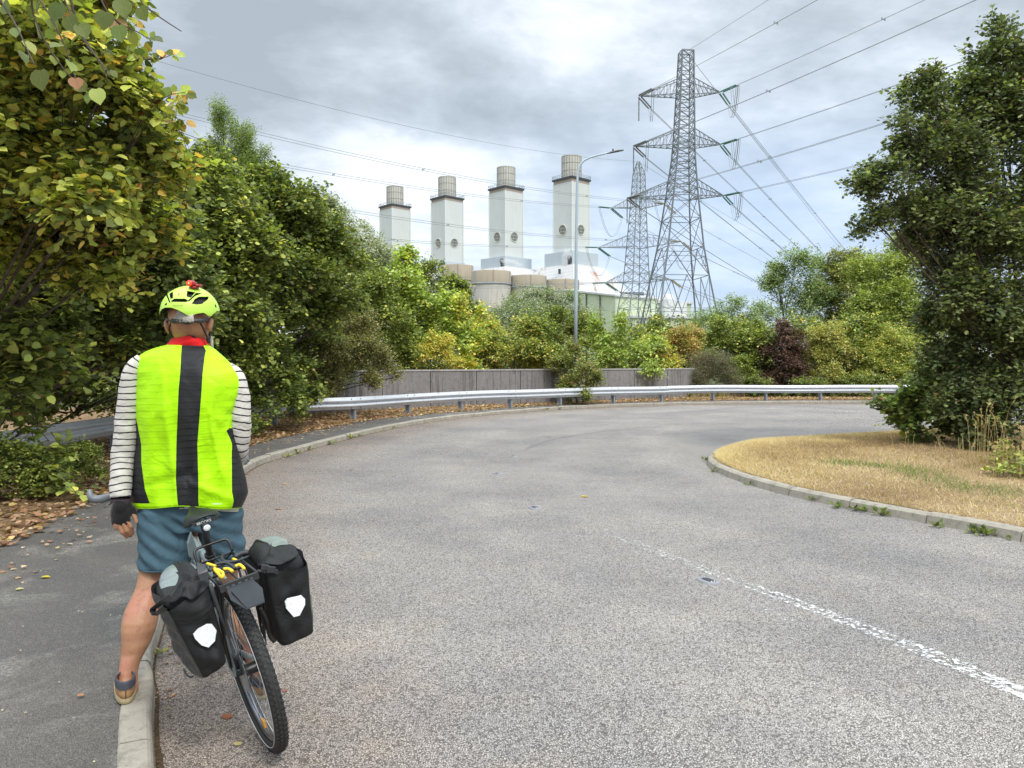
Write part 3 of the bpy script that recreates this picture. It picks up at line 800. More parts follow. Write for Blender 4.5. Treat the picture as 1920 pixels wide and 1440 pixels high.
# pale green sheds
def shed(name, label, x0, x1, y0, y1, D, Dd, mats, roofm, lip=0.5, pipes=(), strips=()):
    """long box whose front top edge runs from (x0,y0) to (x1,y1)"""
    a = at(x0, y0, D); b2 = at(x1, y1, D + Dd); d = (b2 - a); d.z = 0; nn = Vector((-d.y, d.x, 0)).normalized(); depth = 16
    o = thing(name, (a.x, a.y, 0.2), label, 'building')
    mb = MB(); z0 = Vector((a.x, a.y, 0)); z1 = Vector((b2.x, b2.y, 0))
    mb.quadgrid([[z0, z1, z1 + nn * depth, z0 + nn * depth], [a, b2, b2 + nn * depth, a + nn * depth]], True, False, True); w_ = mb.build('wall', mats, o)
    mb = MB(); up = Vector((0, 0, lip)); e = d.normalized() * 0.5
    mb.quadgrid([[a - e - nn * .5, b2 + e - nn * .5, b2 + e + nn * (depth + .5), a - e + nn * (depth + .5)], [a - e - nn * .5 + up, b2 + e - nn * .5 + up, b2 + e + nn * (depth + .5) + up, a - e + nn * (depth + .5) + up]], True, True, True)
    mb.build('roof', roofm, o)
    for u in pipes:
        p = z0.lerp(z1, u) - nn * .25; zt = a.z + (b2.z - a.z) * u; mb = MB(); mb.tube([p + Vector((0, 0, 0)), p + Vector((0, 0, zt - .6)), p - nn * .4 + Vector((0, 0, zt - .1))], 0.16, 6); mb.build('drainpipe', M_dgrey, o)
    for za, zb_, mm in strips:
        mb = MB(); mb.quadgrid([[z0 - nn * .06 + Vector((0, 0, za)), z1 - nn * .06 + Vector((0, 0, za))], [z0 - nn * .06 + Vector((0, 0, zb_)), z1 - nn * .06 + Vector((0, 0, zb_))]]); mb.build('cladding_strip', mm, o)
    return o
shed('green_shed', 'pale green shed with drainpipes just right of the street lamp', 1060, 1154, 545, 556, 228, -18, M_green, M_lgrey, 0.5, (0.3, 0.45, 0.72))
shed('plant_building', 'pale green and grey plant building behind the pylon legs', 1153, 1245, 562, 564, 240, 0, M_green, M_lgrey, 0.8, (0.02, 0.55), ((4.0, 11.5, M_lgrey),))
shed('plant_block', 'low pale green end block at the right of the power station', 1228, 1296, 568, 570, 232, 0, M_green, M_lgrey, 0.5, (0.5,))
shed('low_shed', 'long low white roofed shed behind the bases of the pylons', 1186, 1345, 596, 598, 205, 6, M_green, M_lgrey, 0.6, (0.1, 0.35))
o = thing('vent_housing', at(1262, 590, 228), 'light grey ribbed silo beside the plant building', 'silo'); o.location.z = 0.2
mb = MB(); c = at(1252, 600, 226); c.z = 0; zt = at(1252, 562, 226).z
mb.tube([c, c + Vector((0, 0, zt)), c + Vector((0, 0, zt + 1.2)), c + Vector((0, 0, zt + 1.7))], [2.1, 2.1, 1.5, 0.4], 24); mb.build('silo_drum', M_lgrey, o)
mb = MB(); c2 = at(1270, 600, 227); c2.z = 0; mb.box(c2 + Vector((0, 0, at(1270, 566, 227).z / 2)), (4.6, 4, at(1270, 566, 227).z)); mb.build('clad_box', M_lgrey, o)
o = thing('cooling_unit', at(1183, 560, 232), 'black slatted cooling unit on the roof of the plant building', 'cooling unit')
mb = MB(); mb.box(at(1183, 555, 236), (7.2, 4, 1.9)); mb.build('casing', M_dgrey, o)
mb = MB()
for k in range(7): mb.tube([at(1164 + k * 6.4, 552, 234), at(1164 + k * 6.4, 549.5, 234)], 0.42, 8)
mb.build('fan_cowls', M_rail, o)
mb = MB(); 
for k in range(8): mb.bar(at(1163 + k * 5.8, 560, 233.9), at(1163 + k * 5.8, 551, 233.9), 0.16)
for y in (552, 559.5): mb.bar(at(1162, y, 233.9), at(1205, y, 233.9), 0.16)
mb.build('frame', M_rail, o)

# a little steam
m = bpy.data.materials.new('steam'); m.use_nodes = True; t = NT(m.node_tree); t.n.clear()
oc = t.add('ShaderNodeTexCoord').outputs['Object']
ln_ = t.add('ShaderNodeVectorMath', {0: oc}, operation='LENGTH').outputs['Value']
dn = t.math('MULTIPLY', t.smooth(t.math('ADD', t.math('SUBTRACT', 1.0, ln_), t.math('MULTIPLY', t.math('SUBTRACT', t.noise(oc, 2.4, 4, 0.65), 0.55), 1.6)), 0.15, 0.9), 0.9)
pv_ = t.add('ShaderNodeVolumePrincipled', {'Color': (0.96, 0.97, 0.98, 1), 'Density': dn, 'Anisotropy': 0.1})
t.add('ShaderNodeOutputMaterial', {1: pv_.outputs[0]}); M_steam = m
for px, py, D, rx, rz, lab in ((1062, 478, 284, 2.6, 5.0, 'thin white steam rising from the vent beside the street lamp'), (956, 492, 300, 6.5, 2.2, 'low wisp of white steam drifting over the third tower block')):
    mb = MB(); mb.ellipsoid((0, 0, 0), (1, 1, 1), 20, 14); o = mb.build('steam', m, None, True); o.location = at(px, py, D); o.scale = (rx, 2.2, rz)
    o.rotation_euler = (0, R(14), 0)
    tag(o, lab, 'steam'); o['kind'] = 'stuff'

# ================================================================== PYLONS AND LINES
M_lat = simple('weathered_lattice', (0.21, 0.23, 0.25), 0.6, 0.35, 0.2, 0.8)
M_lat2 = simple('weathered_lattice_far', (0.30, 0.33, 0.355), 0.6, 0.3, 0.2, 0.8)
M_insg = simple('green_glass_insulator', (0.12, 0.25, 0.22), 0.35)
M_insd = simple('grey_insulator', (0.20, 0.21, 0.21), 0.35)
M_inst = simple('tan_insulator', (0.36, 0.31, 0.21), 0.4)
M_wire = simple('conductor', (0.30, 0.32, 0.34), 0.5, 0.4)
def parab(a, b_, sag, n=40, dz=0.0):
    out = []
    for i in range(n + 1):
        t = i / n; p = a.lerp(b_, t); p.z -= 4 * sag * t * (1 - t); out.append(p)
    return out
def pylon(name, label, D, prof, yaw, arms, nlev, mat, th, gz=0.2, npx=None):
    """prof: rows (py, centre px, apparent width px); arms: (py, left tip px, left tip py, right tip px, right tip py, arm depth m)"""
    k = abs(math.cos(yaw)) + abs(math.sin(yaw))
    q = rotz(yaw)
    zs = [(at(cx, py, D).z, at(cx, py, D).x, wpx / F * D / k / 2) for py, cx, wpx in prof][::-1]
    tabx = [(z, x) for z, x, _ in zs]; tabw = [(z, h) for z, _, h in zs]
    ztop = zs[-1][0]; zlow = zs[0][0]
    o = thing(name, (zs[0][1], D, gz), label, 'pylon', 'lattice pylons')
    def cor(z, i):
        if z < zlow:
            d = (tabw[0][1] - tabw[1][1]) / (tabw[1][0] - tabw[0][0]); h = tabw[0][1] + (zlow - z) * d; x = tabx[0][1]
        else: h = lerp_table(tabw, z); x = lerp_table(tabx, z)
        sx, sy = ((-1, -1), (1, -1), (1, 1), (-1, 1))[i]
        return Vector((x, D, z)) + q @ Vector((sx * h, sy * h, 0))
    levs = nlev
    mb = MB()
    for i in range(4):
        zz = [gz] + levs
        for a, b_ in zip(zz, zz[1:]): mb.bar(cor(a, i), cor(b_, i), th * 2.0)
    for li, (a, b_) in enumerate(zip([gz] + levs, levs)):
        h = (cor(a, 0) - cor(a, 1)).length; big = (b_ - a) > 5.0 or h > 6
        for i in range(4):
            j = (i + 1) % 4
            A, B, C_, D_ = cor(a, i), cor(a, j), cor(b_, i), cor(b_, j)
            mb.bar(C_, D_, th)
            if big:
                top = C_.lerp(D_, 0.5)
                mb.bar(A, top, th * 1.1); mb.bar(B, top, th * 1.1)
                for u in (0.33, 0.66):
                    p = A.lerp(top, u); r_ = B.lerp(top, u); lA = A.lerp(C_, u); lB = B.lerp(D_, u)
                    mb.bar(p, lA, th * .7); mb.bar(r_, lB, th * .7)
                    lA2 = A.lerp(C_, u + .33 if u < .5 else 1.0); lB2 = B.lerp(D_, u + .33 if u < .5 else 1.0)
                    mb.bar(p, lA2, th * .7); mb.bar(r_, lB2, th * .7)
                mb.bar(A.lerp(top, .66), B.lerp(top, .66), th * .7)
            else:
                mb.bar(A, D_, th * .8); mb.bar(B, C_, th * .8)
    body = mb.build('lattice_body', mat, o)
    tips = []
    for (py, lx, ly, rx, ry, dep) in arms:
        zc = at(1280, py, D).z
        for side, (tx, ty) in ((-1, (lx, ly)), (1, (rx, ry))):
            tip = at(tx, ty, D); tip = tip + Vector((0, (-1.2 if side < 0 else 1.2) * math.sin(yaw) * 5, 0))
            tip = at(tx, ty, tip.y); mb = MB()
            ids = (0, 3) if side < 0 else (1, 2)
            lo = [cor(zc, i) for i in ids]; hi = [cor(zc + dep, i) for i in ids]
            for p in lo: mb.bar(p, tip, th * 1.2)
            for p in hi: mb.bar(p, tip, th * 1.2)
            nseg = 6
            for kk in range(1, nseg):
                u = kk / nseg; l0, l1, h0, h1 = lo[0].lerp(tip, u), lo[1].lerp(tip, u), hi[0].lerp(tip, u), hi[1].lerp(tip, u)
                mb.bar(l0, l1, th * .6); mb.bar(l0, h0, th * .6); mb.bar(l1, h1, th * .6)
                u2 = (kk - 1) / nseg
                mb.bar(hi[0].lerp(tip, u2), l0, th * .6); mb.bar(hi[1].lerp(tip, u2), l1, th * .6)
                mb.bar(lo[0].lerp(tip, u2), l1, th * .6)
            mb.build('cross_arm', mat, o); tips.append((tip, side))
    mb = MB(); apex = Vector((tabx[-1][1], D, ztop))
    mb.bar(cor(ztop - .1, 0), cor(ztop - .1, 1), th * 1.3); mb.bar(cor(ztop - .1, 2), cor(ztop - .1, 3), th * 1.3); mb.bar(cor(ztop - .1, 0), cor(ztop - .1, 2), th)
    mb.build('peak_frame', mat, o)
    return o, tips, apex, cor
def string(o, a, b_, mat, r=0.125, twin=True):
    """insulator string between two points"""
    d = (b_ - a); L = d.length; dn_ = d.normalized(); sd_ = dn_.cross(Vector((0, 0, 1)))
    if sd_.length < .1: sd_ = Vector((1, 0, 0)); 
    sd_.normalize(); mb = MB()
    for s_ in ((-1, 1) if twin else (0,)):
        pts = []; rr = []; n = int(L / 0.18)
        for k in range(n + 1):
            for f_, r2 in ((0.0, .05), (0.3, .05), (0.34, r), (0.62, r * .6), (0.66, .05)):
                t = min(1, (k + f_) / (n + 1)); pts.append(a + d * t + sd_ * s_ * 0.22); rr.append(r2)
        mb.tube(pts, rr, 7)
    return mb.build('insulator_string', mat, o, False)
def line(label, a, b_, sag, r, twin=True, gap=0.42, n=46, spacer=45.0):
    pts = parab(a, b_, sag, n)
    o = thing('power_line', a, label, 'power line', 'overhead power lines')
    d = (b_ - a); d.z = 0; sd_ = Vector((-d.y, d.x, 0)).normalized()
    for s_ in ((-1, 1) if twin else (0,)):
        mb = MB(); mb.tube([p + sd_ * s_ * gap / 2 + Vector((0, 0, 0.12 * s_)) for p in pts], r, 5); mb.build('conductor', M_wire, o)
    if twin:
        Lt = d.length; k = spacer * .6
        while k < Lt:
            t = k / Lt; p = a.lerp(b_, t); p.z -= 4 * sag * t * (1 - t)
            if t > .95: break
            mb = MB(); mb.bar(p + sd_ * gap * .6, p - sd_ * gap * .6, 0.09); mb.bar(p + sd_ * gap * .5 - Vector((0, 0, .15)), p + sd_ * gap * .5 + Vector((0, 0, .15)), 0.1); mb.bar(p - sd_ * gap * .5 - Vector((0, 0, .15)), p - sd_ * gap * .5 + Vector((0, 0, .15)), 0.1)
            mb.build('spacer', M_rail, o); k += spacer
def jumper(o, a, b_, drop, via=None):
    mb = MB(); n = 18
    for s_ in (-.15, .15):
        pts = []
        for i in range(n + 1):
            t = i / n; p = a.lerp(b_, t); p.z -= 4 * drop * t * (1 - t); p.x += s_; pts.append(p)
        mb.tube(pts, 0.035, 5)
    mb.build('jumper_loop', M_wire, o)
zl = lambda ys, D: [at(1280, y, D).z for y in ys]
ND = 115.0
near, tips, apex, cor = pylon('lattice_pylon', 'nearer and taller lattice pylon with three pairs of cross arms', ND,
    [(97, 1286.5, 24), (180, 1284.5, 29), (272, 1282, 35), (300, 1281, 38), (370, 1278, 52), (470, 1274.5, 76), (590, 1271.5, 119)], R(7),
    [(180, 1198, 180, 1351, 173, 2.4), (275, 1188, 274.5, 1352, 271, 2.4), (370, 1176, 372, 1357, 367, 2.4)],
    sorted(zl([97, 112, 128, 144, 158, 172, 182, 197, 213, 229, 245, 260, 272, 283, 298, 311, 325, 340, 355, 370, 412, 466, 520], ND)), M_lat, 0.092)
yname = {0: 'top', 1: 'middle', 2: 'bottom'}
dA = Vector((80, -235, 0)); dB = Vector((174, 285, -16))
for k, (tip, side) in enumerate(tips):
    lev = yname[k // 2]; sn = 'left' if side < 0 else 'right'; mat_ = M_insd if side < 0 else M_insg
    ua = (dA + Vector((0, 0, -20))).normalized(); ub = (dB + Vector((0, 0, -25))).normalized()
    ea = tip + ua * 4.2; eb = tip + ub * 4.4
    string(near, tip + ua * .4, ea, mat_); string(near, tip + ub * .4, eb, mat_)
    jumper(near, ea, eb, 3.2)
    if side < 0: string(near, tip - Vector((0, 0, .3)), tip - Vector((0, 0, 3.7)), mat_, twin=False)
    else: jumper(near, ea + Vector((.2, 0, 0)), ea + Vector((-.7, .4, 0)), 3.6)
    line('twin power line rising to the upper right from the near pylon\'s %s %s arm' % (lev, sn), ea, tip + dA, 5.0, 0.028)
    line('twin power line running away to the right from the near pylon\'s %s %s arm' % (lev, sn), eb, tip + dB, 2.0, 0.036)
line('thin earth wire rising to the upper right from the near pylon\'s peak', apex, apex + dA, 3.0, 0.026, False)
line('thin earth wire running away to the right from the near pylon\'s peak', apex, apex + dB + Vector((0, 0, -6)), 1.0, 0.034, False)
FD = 180.0
far, tips, apex, cor = pylon('lattice_pylon', 'farther and shorter looking lattice pylon in front of the green sheds', FD,
    [(303, 1197, 4), (326, 1198, 21), (390, 1196.5, 28), (463, 1194.5, 37), (527, 1193, 45), (590, 1188, 60)], R(22),
    [(390, 1145, 390, 1247, 382, 2.6), (464, 1121, 464, 1278, 453, 3.0), (530, 1135, 530, 1258, 524, 2.6)],
    sorted(zl([303, 314, 326, 338, 350, 362, 376, 390, 404, 418, 433, 448, 464, 480, 496, 512, 530, 552, 578], FD)), M_lat2, 0.10)
dC = Vector((-150, -172, 0)); dE = Vector((170, 220, -14))
for k, (tip, side) in enumerate(tips):
    lev = yname[k // 2]; sn = 'left' if side < 0 else 'right'; mat_ = M_insg if side < 0 else M_inst
    ua = (dC + Vector((0, 0, -22))).normalized(); ub = (dE + Vector((0, 0, -60))).normalized()
    ea = tip + ua * 4.6; eb = tip + ub * 5.5
    string(far, tip + ua * .4, ea, mat_, 0.15); string(far, tip + ub * .4, eb, mat_, 0.15)
    jumper(far, ea, eb, 5.5)
    line('twin power line sweeping left towards the trees from the far pylon\'s %s %s arm' % (lev, sn), ea, tip + dC, 7.0, 0.03)
    line('twin power line running away to the right from the far pylon\'s %s %s arm' % (lev, sn), eb, tip + dE, 4.0, 0.038)
line('thin earth wire sweeping far left across the sky from the far pylon\'s peak', apex, apex + dC, 9.5, 0.028, False)
line('thin earth wire running away to the right from the far pylon\'s peak', apex, apex + dE, 3.0, 0.035, False)
# ================================================================== VEGETATION
RNG = np.random.default_rng(11)
def norm(a): return a / np.maximum(1e-9, np.linalg.norm(a, axis=-1, keepdims=True))
m, t, b = new_mat('foliage')
ca = t.add('ShaderNodeAttribute', attribute_name='Col').outputs['Color']
geo = t.add('ShaderNodeNewGeometry')
oc = t.add('ShaderNodeTexCoord').outputs['Object']
c0 = t.mix(t.noise(oc, 30, 3), t.mix(1.0, ca, (0.86, 0.86, 0.86), 'MULTIPLY'), t.mix(1.0, ca, (1.12, 1.12, 1.1), 'MULTIPLY'))
cu = t.mix(geo.outputs['Backfacing'], c0, t.mix(0.25, c0, (0.22, 0.26, 0.14)))
t.l.new(cu, b.inputs['Base Color']); b.inputs['Roughness'].default_value = 0.5; b.inputs['Specular IOR Level'].default_value = 0.22
tl = t.add('ShaderNodeBsdfTranslucent', {'Color': t.mix(1.0, c0, (1.3, 1.4, 0.55), 'MULTIPLY')})
mx = t.add('ShaderNodeMixShader', {0: 0.30, 1: b.outputs[0], 2: tl.outputs[0]}); t.l.new(mx.outputs[0], t.n['Material Output'].inputs[0])
M_leaf = m
m = M_leaf.copy(); m.name = 'veined_foliage'; t = NT(m.node_tree); b = t.n['Principled BSDF']
lu = t.add('ShaderNodeSeparateXYZ', {0: t.add('ShaderNodeAttribute', attribute_name='luv').outputs['Vector']}).outputs
av = t.math('ABSOLUTE', lu[1])
sv = t.math('SINE', t.math('MULTIPLY', t.math('SUBTRACT', lu[0], t.math('MULTIPLY', av, .75)), 44.0))
vein = t.math('MAXIMUM', t.math('SUBTRACT', 1.0, t.smooth(av, .008, .035)), t.math('MULTIPLY', t.smooth(sv, .80, .97), .55))
spot = t.smooth(t.noise(t.add('ShaderNodeVectorMath', {0: t.add('ShaderNodeAttribute', attribute_name='luv').outputs['Vector'], 1: (3.1, 3.1, 40)}, operation='MULTIPLY').outputs[0], 2.2, 5, .7), .55, .72)
src = b.inputs['Base Color'].links[0].from_socket
cc_ = t.mix(t.math('MULTIPLY', spot, .45), src, t.mix(1.0, src, (0.85, 0.42, 0.25), 'MULTIPLY'))
cc_ = t.mix(t.math('MULTIPLY', vein, .5), cc_, t.mix(1.0, cc_, (1.5, 1.45, 1.6), 'MULTIPLY'))
t.l.new(cc_, b.inputs['Base Color'])
bn = t.add('ShaderNodeBump', {'Strength': .5, 'Distance': .003, 'Height': t.math('MULTIPLY', vein, -1.0)}); t.l.new(bn.outputs[0], b.inputs['Normal'])
M_leafn = m
M_bark = mat_soil('bark', (0.06, 0.05, 0.04), (0.13, 0.11, 0.09), (0.22, 0.19, 0.15), 20)
M_twig = simple('twig', (0.075, 0.055, 0.04), 0.8, 0, 0.3, 20)

# leaf outlines: (along, across, lift)
ROUND = (np.array([(0, 0, 0), (.22, .40, .05), (.62, .47, .03), (1.0, 0, -.10), (.62, -.47, .03), (.22, -.40, .05), (.5, 0, -.05)]),
         [(0, 6, 1), (1, 6, 2), (2, 6, 3), (3, 6, 4), (4, 6, 5), (5, 6, 0)])
NEARL = (np.array([(0, 0, 0), (-.06, .22, .02), (.12, .42, .06), (.38, .50, .07), (.66, .42, .03), (.86, .20, -.03), (1.04, 0, -.12), (.86, -.20, -.03), (.66, -.42, .03), (.38, -.50, .07), (.12, -.42, .06), (-.06, -.22, .02), (.35, 0, -.03), (.7, 0, -.07)]),
         [(0, 12, 2, 1), (12, 3, 2), (12, 13, 4, 3), (13, 5, 4), (13, 6, 5), (13, 7, 6), (13, 8, 7), (12, 9, 8, 13), (12, 10, 9), (0, 11, 10, 12)])
DIAM = (np.array([(0, 0, 0), (.5, .42, .06), (1, 0, -.04), (.5, -.42, .06)]), [(0, 2, 1), (0, 3, 2)])
SLIM = (np.array([(0, 0, 0), (.45, .20, .04), (1, 0, -.10), (.45, -.20, .04)]), [(0, 2, 1), (0, 3, 2)])
OAK = (np.array([(0, 0, 0), (.20, .16, .02), (.34, .34, .04), (.46, .19, .02), (.66, .40, .04), (.78, .20, 0), (1, 0, -.06), (.78, -.20, 0), (.66, -.40, .04), (.46, -.19, .02), (.34, -.34, .04), (.20, -.16, .02)]),
       [(0, 11, 1), (1, 11, 10, 9, 3, 2), (3, 9, 8, 7, 5, 4), (5, 7, 6)])
def leaf_mesh(name, P, A, N, S, Cc, shape, parent=None, mat=None, wid=1.0):
    tv, tf = shape; n = len(P); k = len(tv)
    A = norm(A); N = N - A * (A * N).sum(1, keepdims=True); N = norm(N); B = np.cross(N, A)
    V = P[:, None, :] + (A[:, None, :] * tv[None, :, 0, None] + B[:, None, :] * tv[None, :, 1, None] * wid + N[:, None, :] * tv[None, :, 2, None]) * S[:, None, None]
    V = V.reshape(-1, 3)
    if parent is not None: V = V - np.array(wm(parent).translation)[None]
    sizes = np.array([len(f) for f in tf]); flat = np.concatenate([np.array(f) for f in tf])
    loops = (flat[None, :] + (np.arange(n) * k)[:, None]).reshape(-1)
    tot = np.tile(sizes, n); start = np.concatenate([[0], np.cumsum(tot)[:-1]])
    me = bpy.data.meshes.new(name); me.vertices.add(len(V)); me.vertices.foreach_set('co', V.astype(np.float32).reshape(-1))
    me.loops.add(len(loops)); me.loops.foreach_set('vertex_index', loops.astype(np.int32))
    me.polygons.add(len(tot)); me.polygons.foreach_set('loop_start', start.astype(np.int32)); me.polygons.foreach_set('loop_total', tot.astype(np.int32))
    me.update(calc_edges=True)
    cc = np.repeat(np.concatenate([Cc, np.ones((n, 1))], 1), k, 0).astype(np.float32)
    at2 = me.attributes.new('Col', 'FLOAT_COLOR', 'POINT'); at2.data.foreach_set('color', cc.reshape(-1))
    if shape is NEARL:
        uv = np.tile(tv.astype(np.float32), (n, 1)); uv[:, 2] = np.repeat(np.random.default_rng(3).random(n), k)
        me.attributes.new('luv', 'FLOAT_VECTOR', 'POINT').data.foreach_set('vector', uv.reshape(-1)); mat = mat or M_leafn
    me.materials.append(mat or M_leaf)
    o = bpy.data.objects.new(name, me); link(o, parent); return o

def palette(pal, n, rng, clump=None, nc=None):
    """pal: (weight, (r,g,b)); leaves of one spray share a tendency"""
    wts = np.array([p[0] for p in pal], float); wts /= wts.sum(); cs = np.array([p[1] for p in pal])
    if clump is not None:
        base = rng.choice(len(pal), nc, p=wts)[clump]; own = rng.choice(len(pal), n, p=wts)
        idx = np.where(rng.random(n) < 0.5, base, own)
    else: idx = rng.choice(len(pal), n, p=wts)
    c = cs[idx] * 1.55 * rng.uniform(0.62, 1.38, (n, 1)); c[:, 0] *= rng.uniform(0.9, 1.12, n)
    c = c * .86 + (c @ np.array([.25, .65, .10]))[:, None] * .14
    return np.clip(c, 0, 1)

def prisms(name, P0, P1, r0, r1, parent, mat, sides=3):
    """many thin tapering twigs as one mesh"""
    n = len(P0); d = norm(P1 - P0); a = np.where(np.abs(d[:, 2:3]) < .9, np.array([[0, 0, 1.0]]), np.array([[1.0, 0, 0]])); u = norm(np.cross(d, a)); v = np.cross(d, u)
    ring = []
    for P, r in ((P0, r0), (P1, r1)):
        for k in range(sides):
            an = 2 * PI * k / sides; ring.append(P + (u * math.cos(an) + v * math.sin(an)) * np.reshape(r, (-1, 1)))
    V = np.stack(ring, 1).reshape(-1, 3)
    if parent is not None: V = V - np.array(wm(parent).translation)[None]
    fs = np.array([(k, (k + 1) % sides, sides + (k + 1) % sides, sides + k) for k in range(sides)])
    loops = (fs.reshape(-1)[None] + (np.arange(n) * 2 * sides)[:, None]).reshape(-1)
    me = bpy.data.meshes.new(name); me.vertices.add(len(V)); me.vertices.foreach_set('co', V.astype(np.float32).reshape(-1))
    me.loops.add(len(loops)); me.loops.foreach_set('vertex_index', loops.astype(np.int32)); nf = n * sides
    me.polygons.add(nf); me.polygons.foreach_set('loop_start', (np.arange(nf) * 4).astype(np.int32)); me.polygons.foreach_set('loop_total', np.full(nf, 4, np.int32))
    me.update(calc_edges=True); me.materials.append(mat)
    o = bpy.data.objects.new(name, me); return link(o, parent)

def spray_points(blobs, leaf, cover, rng, per=9, spread=1.0, droop=0.0, up=0.25, shoots=0.05, rough=0.22, inner=0.55, spraylen=None):
    out = [[] for _ in range(6)]; cid = 0
    for (c, r) in blobs:
        c = np.array(c); r = np.array(r, float); Rm = float(np.mean(r))
        n = int(cover * PI * Rm * Rm * 1.15 / (leaf * leaf * 0.55)); nc = max(6, n // per)
        d = norm(rng.normal(size=(nc, 3))); d[:, 2] = np.where(d[:, 2] < -0.55, -d[:, 2] * .5, d[:, 2]); d = norm(d)
        ph = rng.uniform(0, 6.28, 6)
        mod = 1 + rough * (np.sin(d[:, 0] * 4.1 + ph[0]) * np.sin(d[:, 1] * 3.7 + ph[1]) + 0.8 * np.sin(d[:, 2] * 5.3 + ph[2] + d[:, 0] * 3) * np.sin(d[:, 1] * 7 + ph[3]) + 0.4 * np.sin(d[:, 0] * 13 + ph[4]) * np.sin(d[:, 2] * 11 + ph[5]))
        f = 1 - inner * rng.random(nc) ** 1.4
        sh = rng.random(nc) < shoots; f = np.where(sh, rng.uniform(1.0, 1.22, nc), f)
        s = c + d * r * (mod * f)[:, None]
        tw = norm(d * 0.9 + rng.normal(size=(nc, 3)) * 0.55 + np.array([0, 0, up - droop]))
        L = (spraylen or leaf * 4.5) * rng.uniform(0.6, 1.3, nc)
        sd_ = norm(np.cross(tw, np.array([0, 0, 1.0])) + 1e-4); upv = np.cross(sd_, tw)
        s0 = s - tw * L[:, None] * .7; s1 = s + tw * L[:, None] * .4
        cl = np.repeat(np.arange(nc), per); u = np.tile((np.arange(per) + .5) / per, nc) + rng.uniform(-.05, .05, nc * per)
        sgn = np.tile(np.where(np.arange(per) % 2 == 0, 1.0, -1.0), nc)
        sagv = np.array([0, 0, -1.0]) * (u ** 2 * (0.10 + droop * .5))[:, None] * L[cl][:, None]
        p = s0[cl] + (s1 - s0)[cl] * u[:, None] + sagv + rng.normal(size=(nc * per, 3)) * leaf * .25 * spread
        ax = norm(tw[cl] * 0.55 + sd_[cl] * sgn[:, None] * 0.9 + rng.normal(size=(nc * per, 3)) * .35 + np.array([0, 0, -0.15 - droop]))
        p = p + ax * leaf * 0.15
        nm = norm(upv[cl] * 0.7 + d[cl] * 0.45 + np.array([0, 0, 0.5]) + rng.normal(size=(nc * per, 3)) * .42)
        sz = leaf * rng.uniform(0.65, 1.25, nc * per)
        for L_, x in zip(out, (p, ax, nm, sz, cl + cid, np.stack([s0, s1], 1))): L_.append(x)
        cid += nc
    return [np.concatenate(x) for x in out] + [cid]

def limbs(trunk, base, blobs, r0, rng, nsub=5, mat=None):
    """tapering trunk from the base with a bent limb into every blob and side branches"""
    mb = MB(); base = Vector(base); cs = [Vector(c) for c, r in blobs]; rs = [r for c, r in blobs]
    ctr = sum(cs, Vector()) / len(cs); fork = base.lerp(Vector((ctr.x, ctr.y, base.z + (ctr.z - base.z) * .55)), 0.75)
    fork.x = base.x + (ctr.x - base.x) * .45; fork.y = base.y + (ctr.y - base.y) * .45
    mid = base.lerp(fork, .5) + Vector((rng.uniform(-.1, .1), rng.uniform(-.1, .1), 0))
    mb.tube([base - Vector((0, 0, .1)), base + Vector((0, 0, 0.12)), mid, fork], [r0 * 1.5, r0 * 1.1, r0 * .9, r0 * .72], 9)
    for c, r in zip(cs, rs):
        r = Vector(r) if hasattr(r, '__len__') else Vector((r, r, r))
        a = mid.lerp(fork, rng.uniform(.3, 1)); kn = a.lerp(c, .5) + Vector((rng.uniform(-.15, .15) * r.x, rng.uniform(-.15, .15) * r.y, rng.uniform(0, .25) * r.z))
        end = c + Vector((0, 0, r.z * .45))
        mb.tube([a, kn, c, end], [r0 * .42, r0 * .28, r0 * .17, r0 * .05], 6)
        for _ in range(nsub):
            d = Vector(rng.normal(size=3)).normalized(); d.z = abs(d.z) * .6 + .05
            s = kn.lerp(c, rng.uniform(0, 1)); e = c + Vector((d.x * r.x, d.y * r.y, d.z * r.z)) * .85; kk = s.lerp(e, .5) + Vector((0, 0, -.06 * r.z))
            mb.tube([s, kk, e], [r0 * .17, r0 * .10, r0 * .03], 4)
    o = mb.build('trunk', mat or M_bark, trunk, True, fixn=False); return o

